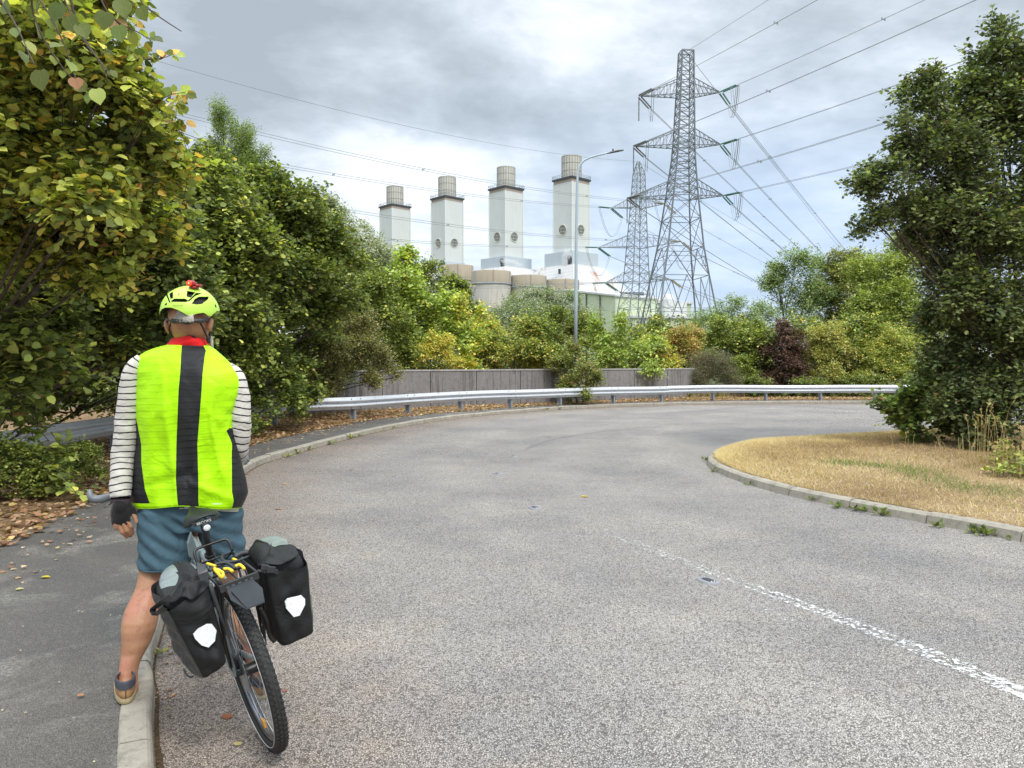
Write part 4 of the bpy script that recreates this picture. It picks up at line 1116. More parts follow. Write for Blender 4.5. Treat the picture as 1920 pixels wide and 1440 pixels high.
def B(px, py, D, r, ry=None, rd=None):
    """crown blob centred on a sight line at distance D; radius in metres"""
    k = 1.22 if D > 19.4 else 1.0
    r, ry, rd = r * k, (ry or r) * k, (rd or r) * k
    return (tuple(at(px, py, D)), (r, rd, ry))
LEAFN = [0]
def tree(name, label, cat, base, blobs, leaf, pal, shape=DIAM, cover=4.5, r0=0.06, group=None, twigs=False, sub=5, crown='crown', wid=1.0, lump=True, **kw):
    rng = np.random.default_rng(abs(hash_(label)) % 100000)
    o = thing(name, base, label, cat, group)
    lumps = []                                      # every bough is a cluster of smaller leaf masses with gaps between them
    for c, r in blobs:
        r = np.array(r if hasattr(r, '__len__') else (r, r, r), float); c = np.array(c)
        if r.mean() < .33 or not lump: lumps.append((c, r)); continue
        k = 11; g = norm(rng.normal(size=(k, 3))); g[:, 2] = np.where(g[:, 2] < -.6, -g[:, 2], g[:, 2])
        for q in range(k): lumps.append((c + g[q] * r * rng.uniform(.45, .80), r * rng.uniform(.27, .47)))
        lumps.append((c, r * .55))
    p, ax, nm, sz, cl, tws, nc = spray_points(lumps, leaf, cover * (.74 if lump else 1), rng, **kw)
    keep = p[:, 2] > base[2] + 0.02
    p, ax, nm, sz, cl = p[keep], ax[keep], nm[keep], sz[keep], cl[keep]
    col = palette(pal, len(p), rng, cl, nc)
    leaf_mesh(crown, p, ax, nm, sz, col, shape, o, wid=wid); LEAFN[0] += len(p)
    limbs(o, base, blobs, r0, rng, sub)
    if twigs:
        tws = tws.reshape(-1, 2, 3); prisms('twigs', tws[:, 0], tws[:, 1], np.full(len(tws), leaf * .05), np.full(len(tws), leaf * .02), o, M_twig)
    return o
def hash_(s):
    h = 7
    for ch in s: h = (h * 31 + ord(ch)) % 1000003
    return h

G_DK = (0.058, 0.082, 0.017); G_MD = (0.118, 0.152, 0.024); G_LT = (0.215, 0.262, 0.038); G_YG = (0.34, 0.37, 0.040); Y_OR = (0.62, 0.36, 0.04); Y_YL = (0.62, 0.48, 0.06); BRN = (0.25, 0.11, 0.045)
OLV = (0.13, 0.14, 0.045)
P_A = [(2.5, G_DK), (4, G_MD), (7, (0.27, 0.32, 0.045)), (8, (0.42, 0.44, 0.05)), (1.6, Y_YL), (1.3, Y_OR), (.3, BRN)]
P_A2 = [(6, G_DK), (6, G_MD), (3, G_LT), (1, G_YG), (.15, Y_YL)]
P_B = [(5, G_DK), (6, G_MD), (5, G_LT), (3, G_YG), (.25, Y_YL)]
P_B2 = [(6, G_DK), (6, G_MD), (4, (0.18, 0.21, 0.04)), (1.2, G_YG), (.3, (0.30, 0.22, 0.07))]
P_OAK = [(4, (0.042, 0.062, 0.020)), (6, (0.078, 0.108, 0.034)), (4.5, (0.135, 0.175, 0.05)), (2.2, (0.25, 0.29, 0.09)), (.1, BRN)]
P_MAPLE = [(3, G_MD), (5, (0.24, 0.32, 0.045)), (4, (0.34, 0.42, 0.055)), (.6, Y_YL)]
P_SILV = [(4, (0.13, 0.15, 0.095)), (5, (0.25, 0.27, 0.20)), (4, (0.42, 0.44, 0.35)), (1, (0.08, 0.10, 0.05))]
P_OLIVE = [(4, (0.10, 0.10, 0.035)), (5, (0.22, 0.21, 0.07)), (3, (0.32, 0.29, 0.09)), (1, G_MD)]
P_YEL = [(3, G_LT), (4, (0.42, 0.40, 0.06)), (3, Y_YL), (1.5, (0.55, 0.33, 0.07)), (1, G_MD)]
P_ORNG = [(3, (0.40, 0.24, 0.08)), (3, (0.42, 0.34, 0.08)), (3, G_LT), (1.4, (0.42, 0.15, 0.05)), (1, G_MD)]
P_COP = [(5, (0.060, 0.030, 0.027)), (5, (0.105, 0.055, 0.045)), (2, (0.17, 0.10, 0.08))]
P_GREEN = [(4, G_DK), (5, G_MD), (4, G_LT), (1.2, G_YG), (.25, Y_YL)]
P_FRESH = [(2, G_MD), (5, G_LT), (5, (0.27, 0.36, 0.06)), (1, G_YG)]
P_ASH = [(3, (0.10, 0.14, 0.045)), (5, (0.17, 0.23, 0.075)), (3, (0.27, 0.34, 0.12))]

Z0 = 0.15
# --- left hedge, near to far
tree('hazel_tree', 'yellowing hazel tree leaning over the pavement at the upper left', 'tree', (-6.6, 8.0, Z0),
     [B(10, 110, 6.9, 1.2), B(130, 330, 7.4, 1.05), B(-90, 380, 7.6, 1.3), B(195, 170, 7.0, .45), B(262, 330, 7.9, .55), B(268, 450, 8.4, .5), B(110, 500, 8.2, .85), B(285, 225, 7.3, .28), B(110, -60, 7.0, .7)],
     0.078, P_A, NEARL, 4.2, 0.055, twigs=True, per=9, rough=.2, shoots=.09, group='trees of the left hedge')
tree('hazel_tree', 'shadowed dark green hazel between the cyclist and the left edge', 'tree', (-7.9, 10.6, Z0),
     [B(20, 600, 9.6, 1.05), B(150, 600, 10.6, 1.1), B(240, 540, 11.4, 1.25), B(60, 680, 11.2, .5), B(190, 670, 12.4, .7), B(310, 640, 13.0, 1.0), B(215, 420, 10.5, 1.1)],
     0.088, P_A2, ROUND, 4.5, 0.09, twigs=True, rough=.2, group='trees of the left hedge')
tree('hazel_shrub', 'leafy hazel shoots hanging over the left end of the crash barrier', 'shrub', (-6.75, 8.9, Z0),
     [B(20, 770, 8.3, .28), B(125, 850, 8.3, .15), B(15, 700, 8.2, .38), B(135, 900, 8.2, .20), B(165, 720, 8.9, .24), B(100, 690, 8.6, .3), B(40, 640, 8.0, .45), B(60, 800, 8.5, .12)],
     0.085, [(2, G_DK), (6, G_MD), (6, G_LT), (2, G_YG), (.2, BRN)], NEARL, 2.6, 0.03, twigs=True, shoots=.2, group='shrubs of the left hedge')
tree('low_hedge', 'low dense small leaved hedge bush at the left edge below the barrier', 'bush', (-5.9, 8.2, Z0),
     [B(15, 890, 8.2, .42), B(90, 905, 8.4, .36), B(-60, 880, 8.0, .5), B(150, 870, 9.2, .36)],
     0.035, P_B, DIAM, 4.2, 0.03, per=8, group='shrubs of the left hedge')
tree('hazel_tree', 'broad green hazel tree rising behind the cyclist\'s helmet', 'tree', (-7.2, 14.6, Z0),
     [B(345, 395, 13.8, 1.1), B(310, 500, 13.5, 1.35), B(395, 480, 14.5, 1.4), B(370, 610, 13.8, 1.25), B(415, 375, 15.3, .9), B(440, 690, 14.8, .85), B(440, 600, 14.8, 1.0), B(330, 720, 13.5, .8)],
     0.085, P_B, ROUND, 4.5, 0.09, twigs=True, rough=.26, group='trees of the left hedge')
tree('hazel_tree', 'rounded dark green hazel tree right of the cyclist, over the crash barrier', 'tree', (-6.6, 18.4, Z0),
     [B(505, 430, 17.5, 1.3), B(560, 480, 18.6, 1.35), B(612, 530, 19.3, 1.15), B(520, 560, 17.0, 1.35), B(470, 390, 17.2, .85), B(598, 610, 19.3, 1.1), B(520, 680, 16.9, .9), B(605, 450, 19.3, .65), B(565, 400, 19.3, .65), B(470, 750, 16.4, .5), B(560, 740, 17.8, .6)],
     0.085, P_B2, ROUND, 4.3, 0.10, rough=.26, group='trees of the left hedge')
tree('hazel_shrub', 'low hazel shoots spilling under and over the barrier beside the cyclist', 'shrub', (-5.7, 16.0, Z0),
     [B(500, 765, 15.4, .30), B(545, 745, 16.3, .38), B(480, 800, 15.0, .26), B(560, 775, 16.8, .22), B(440, 790, 14.4, .4)],
     0.07, P_A2, ROUND, 3.2, 0.03, shoots=.15, group='shrubs of the left hedge')
tree('birch_tree', 'feathery young tree with two light green tips above the hedge', 'tree', (-8.4, 21.0, Z0),
     [B(420, 250, 20, .42, .75), B(470, 290, 20, .45, .65), B(440, 330, 20, .8, .8), B(400, 300, 20.5, .45), B(500, 340, 20.6, .5)],
     0.05, [(4, G_MD), (5, (0.15, 0.21, 0.05)), (3, (0.24, 0.31, 0.08))], SLIM, 5.2, 0.06, up=.9, per=12, spraylen=.35, group='trees of the left hedge', rough=.3)
tree('willow_tree', 'silvery grey willow below the leftmost stack tower', 'tree', (-10.0, 42, Z0),
     [B(630, 430, 40, 1.3), B(680, 455, 41, 1.2), B(712, 500, 40, 1.1), B(660, 500, 39, 1.6), B(738, 535, 40, .8), B(605, 400, 40, .9), B(690, 560, 40, 1.7)],
     0.13, P_SILV, SLIM, 4.0, 0.12, per=10, rough=.3, spraylen=.6, wid=1.3)
tree('shrub', 'mid green shrub filling the gap left of the bright maple', 'shrub', (-6.8, 27.5, Z0),
     [B(690, 575, 28, 1.15), B(655, 625, 26, 1.0), B(720, 620, 28, 1.1), B(690, 530, 30, 1.0), B(740, 665, 28, .7), B(640, 560, 25, .75)],
     0.10, P_GREEN, DIAM, 4.3, 0.07, rough=.28, group='shrubs behind the concrete wall')
tree('hawthorn_shrub', 'olive brown hawthorn overhanging the left end of the concrete wall', 'shrub', (-6.2, 21.5, Z0),
     [B(650, 680, 21, .62), B(620, 720, 20.5, .6), B(690, 660, 21.3, .55), B(720, 690, 21.8, .32), B(745, 706, 22.0, .20), B(700, 715, 21.2, .35), B(600, 660, 20, .6), B(670, 610, 21.8, .6)],
     0.05, P_OLIVE, DIAM, 3.6, 0.05, twigs=True, rough=.3, shoots=.16, spraylen=.3)
tree('maple_tree', 'bright yellow green maple standing out over the wall', 'tree', (-4.6, 31.0, Z0),
     [B(770, 545, 31, 1.05), B(755, 600, 31, 1.15), B(820, 590, 31.5, 1.0), B(752, 500, 31.5, .55), B(762, 480, 31.5, .35), B(800, 650, 31, .95), B(850, 640, 31, .8), B(735, 560, 30.6, .8)],
     0.14, P_MAPLE, DIAM, 3.2, 0.07, rough=.32, shoots=.1, up=.1)
tree('tree', 'dark green round tree top behind the bright maple', 'tree', (-4.0, 42, Z0),
     [B(848, 562, 41, 1.15), B(800, 535, 42, 1.1), B(878, 590, 40, .9), B(830, 620, 40, 1.6), B(745, 555, 42, 1.2)],
     0.11, P_B, DIAM, 4.3, 0.1, rough=.25)
tree('maple_tree', 'slender upright yellow tipped sapling right of the maple', 'tree', (-1.9, 31.5, Z0),
     [B(862, 590, 31, .42, .8), B(890, 640, 31, .55, .8), B(900, 600, 32, .4, .6), B(880, 680, 30.6, .7), B(925, 620, 33, .4, .5)],
     0.12, [(3, G_LT), (4, (0.33, 0.42, 0.06)), (2, Y_YL), (1, Y_OR)], DIAM, 3.4, 0.04, rough=.3, up=.7)
tree('spindle_shrub', 'golden yellow shrub just above the left part of the wall', 'shrub', (-2.9, 29.4, Z0),
     [B(822, 652, 29.4, .62), B(785, 670, 28.8, .45), B(850, 680, 29.2, .42)], 0.08, P_YEL, DIAM, 3.8, 0.04, rough=.3)
tree('shrub', 'green shrub with orange touched top above the middle of the wall', 'shrub', (-0.4, 32.2, Z0),
     [B(945, 655, 32, .85), B(985, 625, 33, .75), B(915, 680, 31.5, .7), B(1005, 670, 32, .75)], 0.09, P_YEL[:2] + P_GREEN + [(1.5, (0.55, 0.33, 0.10))], DIAM, 4.0, 0.05, rough=.3, group='shrubs behind the concrete wall')
tree('shrub', 'leafy green shrub left of the street lamp above the wall', 'shrub', (1.6, 33.2, Z0),
     [B(1020, 640, 33.5, .85), B(1050, 610, 35, .75), B(1040, 680, 32.5, .7), B(970, 660, 34.5, 1.0), B(1090, 620, 34.5, .7)], 0.09, P_GREEN, DIAM, 4.2, 0.05, rough=.3, group='shrubs behind the concrete wall')
tree('willow_tree', 'grey green willow crown in front of the round tanks', 'tree', (2.0, 61, Z0),
     [B(1000, 585, 60, 1.9), B(950, 598, 60, 1.5), B(1055, 590, 60, 1.6), B(1020, 565, 60, 1.0), B(1000, 625, 58, 2.4), B(1090, 610, 60, 1.4), B(920, 610, 60, 1.3)],
     0.17, P_SILV[:2] + [(5, (0.19, 0.24, 0.12)), (1.5, (0.34, 0.38, 0.25))], SLIM, 4.0, 0.12, wid=1.3, rough=.25)
tree('bramble_bush', 'bramble and rose bush with reddish tips around the lamp post foot', 'bush', (2.4, 28.4, Z0),
     [B(1085, 700, 28.3, .72), B(1050, 690, 28.4, .45), B(1120, 715, 28.5, .42), B(1085, 740, 27.9, .48), B(1060, 725, 27.9, .4), B(1070, 660, 28.6, .35)],
     0.07, [(4, G_MD), (5, OLV), (3, G_LT), (2, (0.30, 0.27, 0.07)), (.9, (0.32, 0.12, 0.06))], DIAM, 4.0, 0.03, rough=.28, shoots=.14)
tree('ash_tree', 'bright green upright ash sapling between the lamp and the pylon', 'tree', (4.4, 32.8, Z0),
     [B(1165, 630, 32.5, .38, .85), B(1130, 650, 32.5, .5, .65), B(1195, 660, 32.5, .55, .6), B(1150, 680, 32, .8, .6), B(1215, 690, 31.6, .5, .35), B(1120, 620, 33, .3, .6), B(1230, 650, 33.5, .5)],
     0.17, P_FRESH, SLIM, 3.8, 0.04, up=.4, rough=.3, wid=1.3, shoots=.12, droop=.25)
tree('shrub', 'russet topped shrub under the pylon legs', 'shrub', (7.2, 35.5, Z0),
     [B(1265, 640, 35.5, .72), B(1290, 665, 35, .75), B(1240, 680, 34, .7), B(1300, 630, 36, .5)], 0.08, P_ORNG, DIAM, 3.8, 0.04, rough=.3, twigs=True, group='shrubs behind the concrete wall')
tree('shrub', 'yellow green shrub at the right end of the concrete wall', 'shrub', (6.2, 34.5, Z0),
     [B(1235, 665, 34, .62), B(1210, 650, 35, .5), B(1260, 690, 33.5, .5)], 0.09, P_YEL[:3], DIAM, 4.0, 0.04, rough=.3)
tree('shrub', 'rounded fresh green shrub left of the copper bush', 'shrub', (10.2, 37, Z0),
     [B(1350, 640, 36.5, .9), B(1395, 650, 36.5, .9), B(1420, 690, 35.5, .8), B(1330, 670, 36, .8), B(1390, 700, 35, .8), B(1410, 625, 37, .6)], 0.09, P_GREEN + [(4, G_LT)], DIAM, 4.3, 0.06, rough=.24)
tree('shrub', 'thin pale shrub top showing against the sky right of the pylon', 'shrub', (14.0, 49, Z0),
     [B(1365, 590, 48, 1.1), B(1340, 610, 48, 1.0), B(1430, 600, 50, 1.1), B(1400, 615, 48, 1.2), B(1300, 620, 50, 1.0)], 0.12, P_ASH, SLIM, 2.8, 0.07, rough=.35, wid=1.4, shoots=.12)
tree('twiggy_bush', 'grey brown half dead twiggy bush behind the barrier', 'bush', (8.6, 33.6, Z0),
     [B(1335, 700, 33.6, .95, .85), B(1310, 715, 33.5, .7), B(1365, 715, 33.7, .75)], 0.045, [(4, (0.22, 0.20, 0.13)), (4, (0.14, 0.13, 0.075)), (2, (0.17, 0.20, 0.07)), (1, (0.32, 0.28, 0.19))], SLIM, 2.3, 0.04, per=10, twigs=True, rough=.15, spraylen=.5, shoots=.12, sub=24)
tree('copper_bush', 'dark purple brown copper leaved bush behind the barrier', 'bush', (12.2, 35, Z0),
     [B(1470, 650, 35, .78, .85), B(1478, 695, 34.6, .85), B(1455, 715, 34.4, .6), B(1470, 620, 35.2, .45), B(1495, 725, 34.4, .55), B(1440, 670, 35, .4)],
     0.09, P_COP, DIAM, 4.5, 0.06, rough=.22)
tree('golden_bush', 'golden green bush just right of the copper leaved bush', 'bush', (14.5, 35.2, Z0),
     [B(1550, 645, 35, .85), B(1580, 680, 35, .85), B(1545, 700, 34.5, .8), B(1570, 725, 34, .6), B(1530, 670, 35, .5)], 0.08, [(4, G_LT), (6, (0.34, 0.32, 0.08)), (2, (0.42, 0.30, 0.09)), (2, OLV)], DIAM, 4.2, 0.06, rough=.22)
tree('shrub', 'olive green shrub behind the barrier, next to the big oak', 'shrub', (16.8, 35.5, Z0),
     [B(1630, 680, 35, .85), B(1660, 650, 36, .9), B(1620, 720, 34.3, .65), B(1680, 700, 35, .9), B(1720, 680, 35.5, 1.1)], 0.08, [(3, G_MD), (5, G_LT), (4, (0.34, 0.33, 0.07)), (1, Y_YL)], DIAM, 4.2, 0.06, rough=.24)
tree('low_hedge', 'low green undergrowth along the foot of the barrier at the right', 'bush', (12.0, 33.6, Z0),
     [B(x, 728, 33.4, .55, .5) for x in (1300, 1400, 1430, 1500, 1540, 1600, 1650, 1700, 1740)] + [B(x, 742, 33.2, .4, .35) for x in (1290, 1350, 1420, 1460, 1520, 1580, 1625, 1680)], 0.07, [(4, G_DK), (5, G_MD), (3, G_LT), (1.5, (0.28, 0.24, 0.09))], DIAM, 3.4, 0.03, sub=2)
tree('ash_tree', 'airy pale green ash tree, leftmost of the three trees at the right skyline', 'tree', (16.2, 46, Z0),
     [B(1490, 505, 45, 1.35), B(1465, 555, 45, 1.2), B(1530, 560, 44.5, 1.3), B(1510, 610, 44, 1.5), B(1455, 515, 45.5, .6), B(1540, 500, 46, .7)], 0.13, P_ASH, SLIM, 3.0, 0.11, rough=.34, wid=1.4, shoots=.12, sub=9)
tree('tree', 'brownish green tree in the middle of the right skyline', 'tree', (19.4, 47, Z0),
     [B(1590, 515, 46, 1.4), B(1560, 545, 46, 1.2), B(1620, 530, 46, 1.3), B(1580, 590, 45, 1.8), B(1640, 590, 45, 1.6)], 0.11, [(4, G_MD), (4, (0.20, 0.19, 0.055)), (3, (0.30, 0.28, 0.07)), (1, G_DK)], DIAM, 4.0, 0.12, rough=.28)
tree('tree', 'light yellow green tree beside the oak on the right skyline', 'tree', (20.4, 42, Z0),
     [B(1650, 540, 42, 1.6), B(1680, 590, 41, 1.8), B(1620, 600, 41, 1.4), B(1700, 520, 42, 1.6), B(1640, 650, 40, 1.6), B(1720, 640, 40, 1.8), B(1700, 470, 43, 1.0)], 0.12, [(3, G_MD), (5, G_LT), (4, (0.32, 0.36, 0.10))], DIAM, 3.8, 0.12, rough=.28)
tree('undergrowth', 'continuous mixed undergrowth closing the view behind the shrubs', 'undergrowth', (0, 38, Z0),
     [B(x, 645 + 14 * math.sin(x * .05), 38 + 2 * math.sin(x * .03), 1.25, 1.0) for x in range(620, 2150, 62)] + [B(x, 690, 36.5, .9, .8) for x in range(640, 2150, 62)], 0.12, P_GREEN + [(2, OLV), (1, Y_YL)], DIAM, 3.0, 0.03, sub=1, rough=.3)['kind'] = 'stuff'
tree('hedge_undergrowth', 'dark undergrowth filling the foot of the left hedge behind the barrier', 'undergrowth', (-9, 14, Z0),
     [B(x, y, D, r) for x, y, D, r in ((-60, 700, 12.0, .9), (60, 700, 13.0, .8), (180, 690, 14.5, .9), (20, 770, 13.4, .7), (110, 765, 14.6, .7), (200, 755, 16, .7), (-60, 780, 12.4, .7), (250, 750, 17, .8), (300, 690, 15, 1.0), (400, 690, 16.5, 1.0), (480, 680, 18.5, 1.0), (560, 690, 20.5, .9), (620, 690, 23, .9), (-40, 600, 11.5, 1.2), (120, 560, 13, 1.3), (250, 620, 14, 1.2), (380, 560, 18, 1.3), (500, 560, 20.5, 1.3), (590, 590, 23, 1.2))], 0.09, P_A2, DIAM, 3.2, 0.03, sub=1)['kind'] = 'stuff'
# --- right: oak on the island
tree('oak_tree', 'large dark green oak tree on the dry grass island at the right edge', 'tree', (8.6, 12.4, 0.2),
     [B(1885, 110, 13, .55, .75), B(1800, 205, 13, .72), B(1735, 190, 12.6, .52), B(1700, 235, 12.3, .30), B(1760, 320, 12.6, .85), B(1655, 345, 12.2, .48), B(1610, 350, 12.2, .26), B(1640, 415, 12.2, .36), B(1720, 410, 12.4, .55), B(1880, 300, 13, 1.05), B(1985, 180, 13.4, 1.2), B(1830, 470, 13, 1.05), B(1960, 430, 13, 1.3), B(2080, 380, 13.5, 1.5),
      B(1715, 455, 12.6, .35), B(1780, 530, 12.8, .6), B(1760, 600, 13.2, .45), B(1775, 660, 13.2, .5), B(1700, 290, 12.6, .42), B(1800, 400, 12.4, .8), B(1840, 560, 12.3, .8), B(1870, 200, 13, .7), B(1870, 620, 12.8, 1.0), B(1780, 690, 13.0, .58), B(1960, 640, 12.6, 1.1), B(1800, 770, 12.8, .62), B(1890, 760, 12.3, .75), B(1990, 780, 12.2, .8), B(1860, 820, 12.3, .5), B(2120, 600, 13.5, 1.5)],
     0.078, P_OAK, OAK, 4.6, 0.055, twigs=True, per=8, rough=.2, shoots=.12, sub=5)
tree('hazel_shrub', 'bright green round leaved hazel bush at the foot of the oak', 'shrub', (7.2, 13.6, 0.2),
     [B(1690, 775, 13.5, .42), B(1735, 775, 13.6, .48), B(1660, 765, 13.4, .28), B(1720, 820, 13.3, .30), B(1740, 730, 13.8, .45), B(1780, 800, 13.2, .4)],
     0.085, [(3, G_DK), (5, G_MD), (5, (0.17, 0.27, 0.04)), (1, G_YG)], ROUND, 3.8, 0.04, twigs=True, rough=.25, shoots=.15)
tree('bramble_bush', 'low bramble patch at the right edge of the island', 'bush', (6.6, 9.9, 0.2),
     [B(1890, 900, 9.6, .24, .16), B(1850, 895, 9.9, .2, .12), B(1930, 890, 9.5, .3, .2), B(1980, 880, 9.6, .4, .3), B(1900, 860, 10.6, .3, .2)],
     0.05, [(3, G_MD), (3, G_LT), (3, G_YG), (1.2, (0.30, 0.22, 0.08))], ROUND, 3.0, 0.012, twigs=True, shoots=.2)
print('LEAVES', LEAFN[0])

# --- foreground twigs of the leaning hazel
rng = np.random.default_rng(5)
hz = thing('overhanging_branch', at(100, -120, 2.6), 'close up hanging hazel branches with large green leaves at the top left', 'branch')
BR = [[(-60, -180, 2.7), (60, -20, 2.5), (110, 60, 2.45), (150, 170, 2.4)], [(60, -150, 2.7), (130, 20, 2.6), (170, 90, 2.55), (215, 150, 2.5)], [(-40, -60, 2.5), (20, 30, 2.4), (50, 90, 2.35), (66, 125, 2.3)],
      [(150, -120, 2.6), (190, 0, 2.6), (220, 40, 2.6), (262, 62, 2.6), (285, 78, 2.6)], [(255, -110, 2.7), (262, -6, 2.7), (290, 25, 2.7), (345, 62, 2.7)], [(90, -160, 2.5), (60, 10, 2.6), (120, 130, 2.6), (180, 175, 2.6)],
      [(110, -90, 2.45), (150, 60, 2.5), (190, 120, 2.5), (205, 165, 2.5)]]
mb = MB(); LP_, LA_, LN_, LS_ = [], [], [], []
for bi, b_ in enumerate(BR):
    pts = catmull([at(*q) for q in b_], 0.02)
    mb.tube(pts, [0.0045 - 0.003 * i / len(pts) for i in range(len(pts))], 6)
    if bi == 4: continue
    n = len(pts)
    for i in range(int(n * .15), n, 3):
        if rng.random() < .2: continue
        p = pts[i]; d = Vector((rng.normal() * .5, rng.normal() * .4 - .2, -0.8 + rng.normal() * .35)).normalized()
        LP_.append(p + d * .012); LA_.append(d); LN_.append(Vector((rng.normal() * 1.1, -.7, .3 + rng.normal() * .7))); LS_.append(rng.uniform(.022, .052))
        mb.tube([p, p + d * .014], 0.001, 4)
for (x, y, D, s, dx_) in ((226, 18, 2.6, .062, .3), (262, 32, 2.6, .05, .5), (198, 40, 2.55, .06, -.1), (222, 66, 2.55, .055, .2), (285, 78, 2.6, .022, .3), (128, 48, 2.4, .055, .4), (112, 25, 2.4, .055, -.3), (150, 62, 2.4, .05, .5), (75, 150, 2.3, .06, .1), (180, 185, 2.45, .05, .3), (215, 55, 2.6, .06, .6)):
    LP_.append(at(x, y - 18, D)); LA_.append(Vector((dx_, -.1, -1))); LN_.append(Vector((rng.normal() * .3, -1, .3))); LS_.append(s)
mb.build('branches', M_twig, hz, True, fixn=False)
n = len(LP_)
leaf_mesh('leaves', np.array([tuple(v) for v in LP_]), np.array([tuple(v) for v in LA_]), np.array([tuple(v) for v in LN_]), np.array(LS_), palette([(6, (0.10, 0.13, 0.028)), (5, (0.15, 0.18, 0.035)), (2, (0.22, 0.24, 0.05)), (1.2, (0.22, 0.11, 0.045))], n, rng), NEARL, hz)
# catkins / hanging twigs at the end of the leaning hazel's outer shoots
hz2 = thing('hazel_shoot', at(262, 110, 7.2), 'thin hazel shoots with sparse yellow leaves reaching into the sky', 'branch')
mb = MB(); LP_, LA_, LN_, LS_ = [], [], [], []
for b_ in ([(200, 100, 7.2), (260, 112, 7.2), (300, 110, 7.2), (330, 100, 7.2)], [(230, 190, 7.2), (290, 190, 7.2), (320, 178, 7.2), (352, 172, 7.2)], [(240, 215, 7.2), (290, 200, 7.2), (320, 185, 7.2), (345, 196, 7.2)], [(240, 240, 7.4), (300, 235, 7.4), (350, 225, 7.4)], [(210, 60, 7.2), (250, 85, 7.2), (285, 100, 7.2)]):
    pts = catmull([at(*q) for q in b_], 0.05); mb.tube(pts, [0.006 - 0.004 * i / len(pts) for i in range(len(pts))], 5)
    for i in range(1, len(pts)):
        for _ in range(2 if i > len(pts) * .6 else 1):
            d = Vector((rng.normal() * .7 + .3, rng.normal() * .5, rng.normal() * .6 - .2)).normalized()
            LP_.append(pts[i] + d * .02); LA_.append(d); LN_.append(Vector((rng.normal() * .4, -.8, .6 + rng.normal() * .4))); LS_.append(rng.uniform(.06, .095))
mb.build('twigs', M_twig, hz2, True, fixn=False)
leaf_mesh('leaves', np.array([tuple(v) for v in LP_]), np.array([tuple(v) for v in LA_]), np.array([tuple(v) for v in LN_]), np.array(LS_), palette([(3, G_MD), (4, (0.28, 0.34, 0.05)), (3, (0.55, 0.34, 0.06)), (1, BRN)], len(LP_), rng), NEARL, hz2)

# ------------------------------------------------------------------ ground cover
# dry mown grass on the island
def blades(name, P, H, Wd, col, lean, mat, rng, kind='stuff'):
    n = len(P); a = rng.uniform(0, 2 * PI, n); dirx = np.stack([np.cos(a), np.sin(a), np.zeros(n)], 1)
    tip = norm(np.array([[0, 0, 1.0]]) + np.stack([rng.normal(size=n) * lean, rng.normal(size=n) * lean, np.zeros(n)], 1))
    A = tip; N = np.cross(dirx, A)
    o = leaf_mesh(name, P, A, N, H, col, (np.array([(0, -1, 0), (0, 1, 0), (1, 0, 0.0)]), [(0, 1, 2)]), None, mat, 1.0)
    # width: rescale across-axis
    return o
def blade_mesh(name, P, H, Wd, col, lean, mat, rng, parent=None):
    n = len(P); a = rng.uniform(0, 2 * PI, n); side = np.stack([np.cos(a), np.sin(a), np.zeros(n)], 1) * Wd[:, None]
    ln_ = np.stack([rng.normal(size=n), rng.normal(size=n), np.zeros(n)], 1) * (lean * H)[:, None]
    mid = P + np.array([0, 0, 1.0]) * (H * .55)[:, None] + ln_ * .35; tip = P + np.array([0, 0, 1.0]) * H[:, None] * .95 + ln_
    V = np.stack([P - side, P + side, mid + side * .6, mid - side * .6, tip], 1).reshape(-1, 3)
    if parent is not None: V = V - np.array(wm(parent).translation)[None]
    fs = [(0, 1, 2, 3), (3, 2, 4)]; flat = np.array([0, 1, 2, 3, 3, 2, 4]); loops = (flat[None] + (np.arange(n) * 5)[:, None]).reshape(-1)
    tot = np.tile([4, 3], n); start = np.concatenate([[0], np.cumsum(tot)[:-1]])
    me = bpy.data.meshes.new(name); me.vertices.add(len(V)); me.vertices.foreach_set('co', V.astype(np.float32).reshape(-1))
    me.loops.add(len(loops)); me.loops.foreach_set('vertex_index', loops.astype(np.int32)); me.polygons.add(len(tot)); me.polygons.foreach_set('loop_start', start.astype(np.int32)); me.polygons.foreach_set('loop_total', tot.astype(np.int32))
    me.update(calc_edges=True); cc = np.repeat(np.concatenate([col, np.ones((n, 1))], 1), 5, 0).astype(np.float32)
    me.attributes.new('Col', 'FLOAT_COLOR', 'POINT').data.foreach_set('color', cc.reshape(-1)); me.materials.append(mat)
    o = bpy.data.objects.new(name, me); return link(o, parent)
rng = np.random.default_rng(21)
rows = np.array([[tuple(p) for p in r_] for r_ in ISL])       # 14 x 160 x 3
ok = []
n = 330000
u = rng.random(n) * 13; v = (rng.random(n)) * 159
iu = np.minimum(12, u.astype(int)); iv = np.minimum(158, v.astype(int)); fu = (u - iu)[:, None]; fv = (v - iv)[:, None]
P = (rows[iu, iv] * (1 - fu) + rows[iu + 1, iv] * fu) * (1 - fv) + (rows[iu, iv + 1] * (1 - fu) + rows[iu + 1, iv + 1] * fu) * fv
sel = (P[:, 1] > 4) & (P[:, 1] < 20) & (P[:, 0] / np.maximum(P[:, 1], 1) < 0.75) 
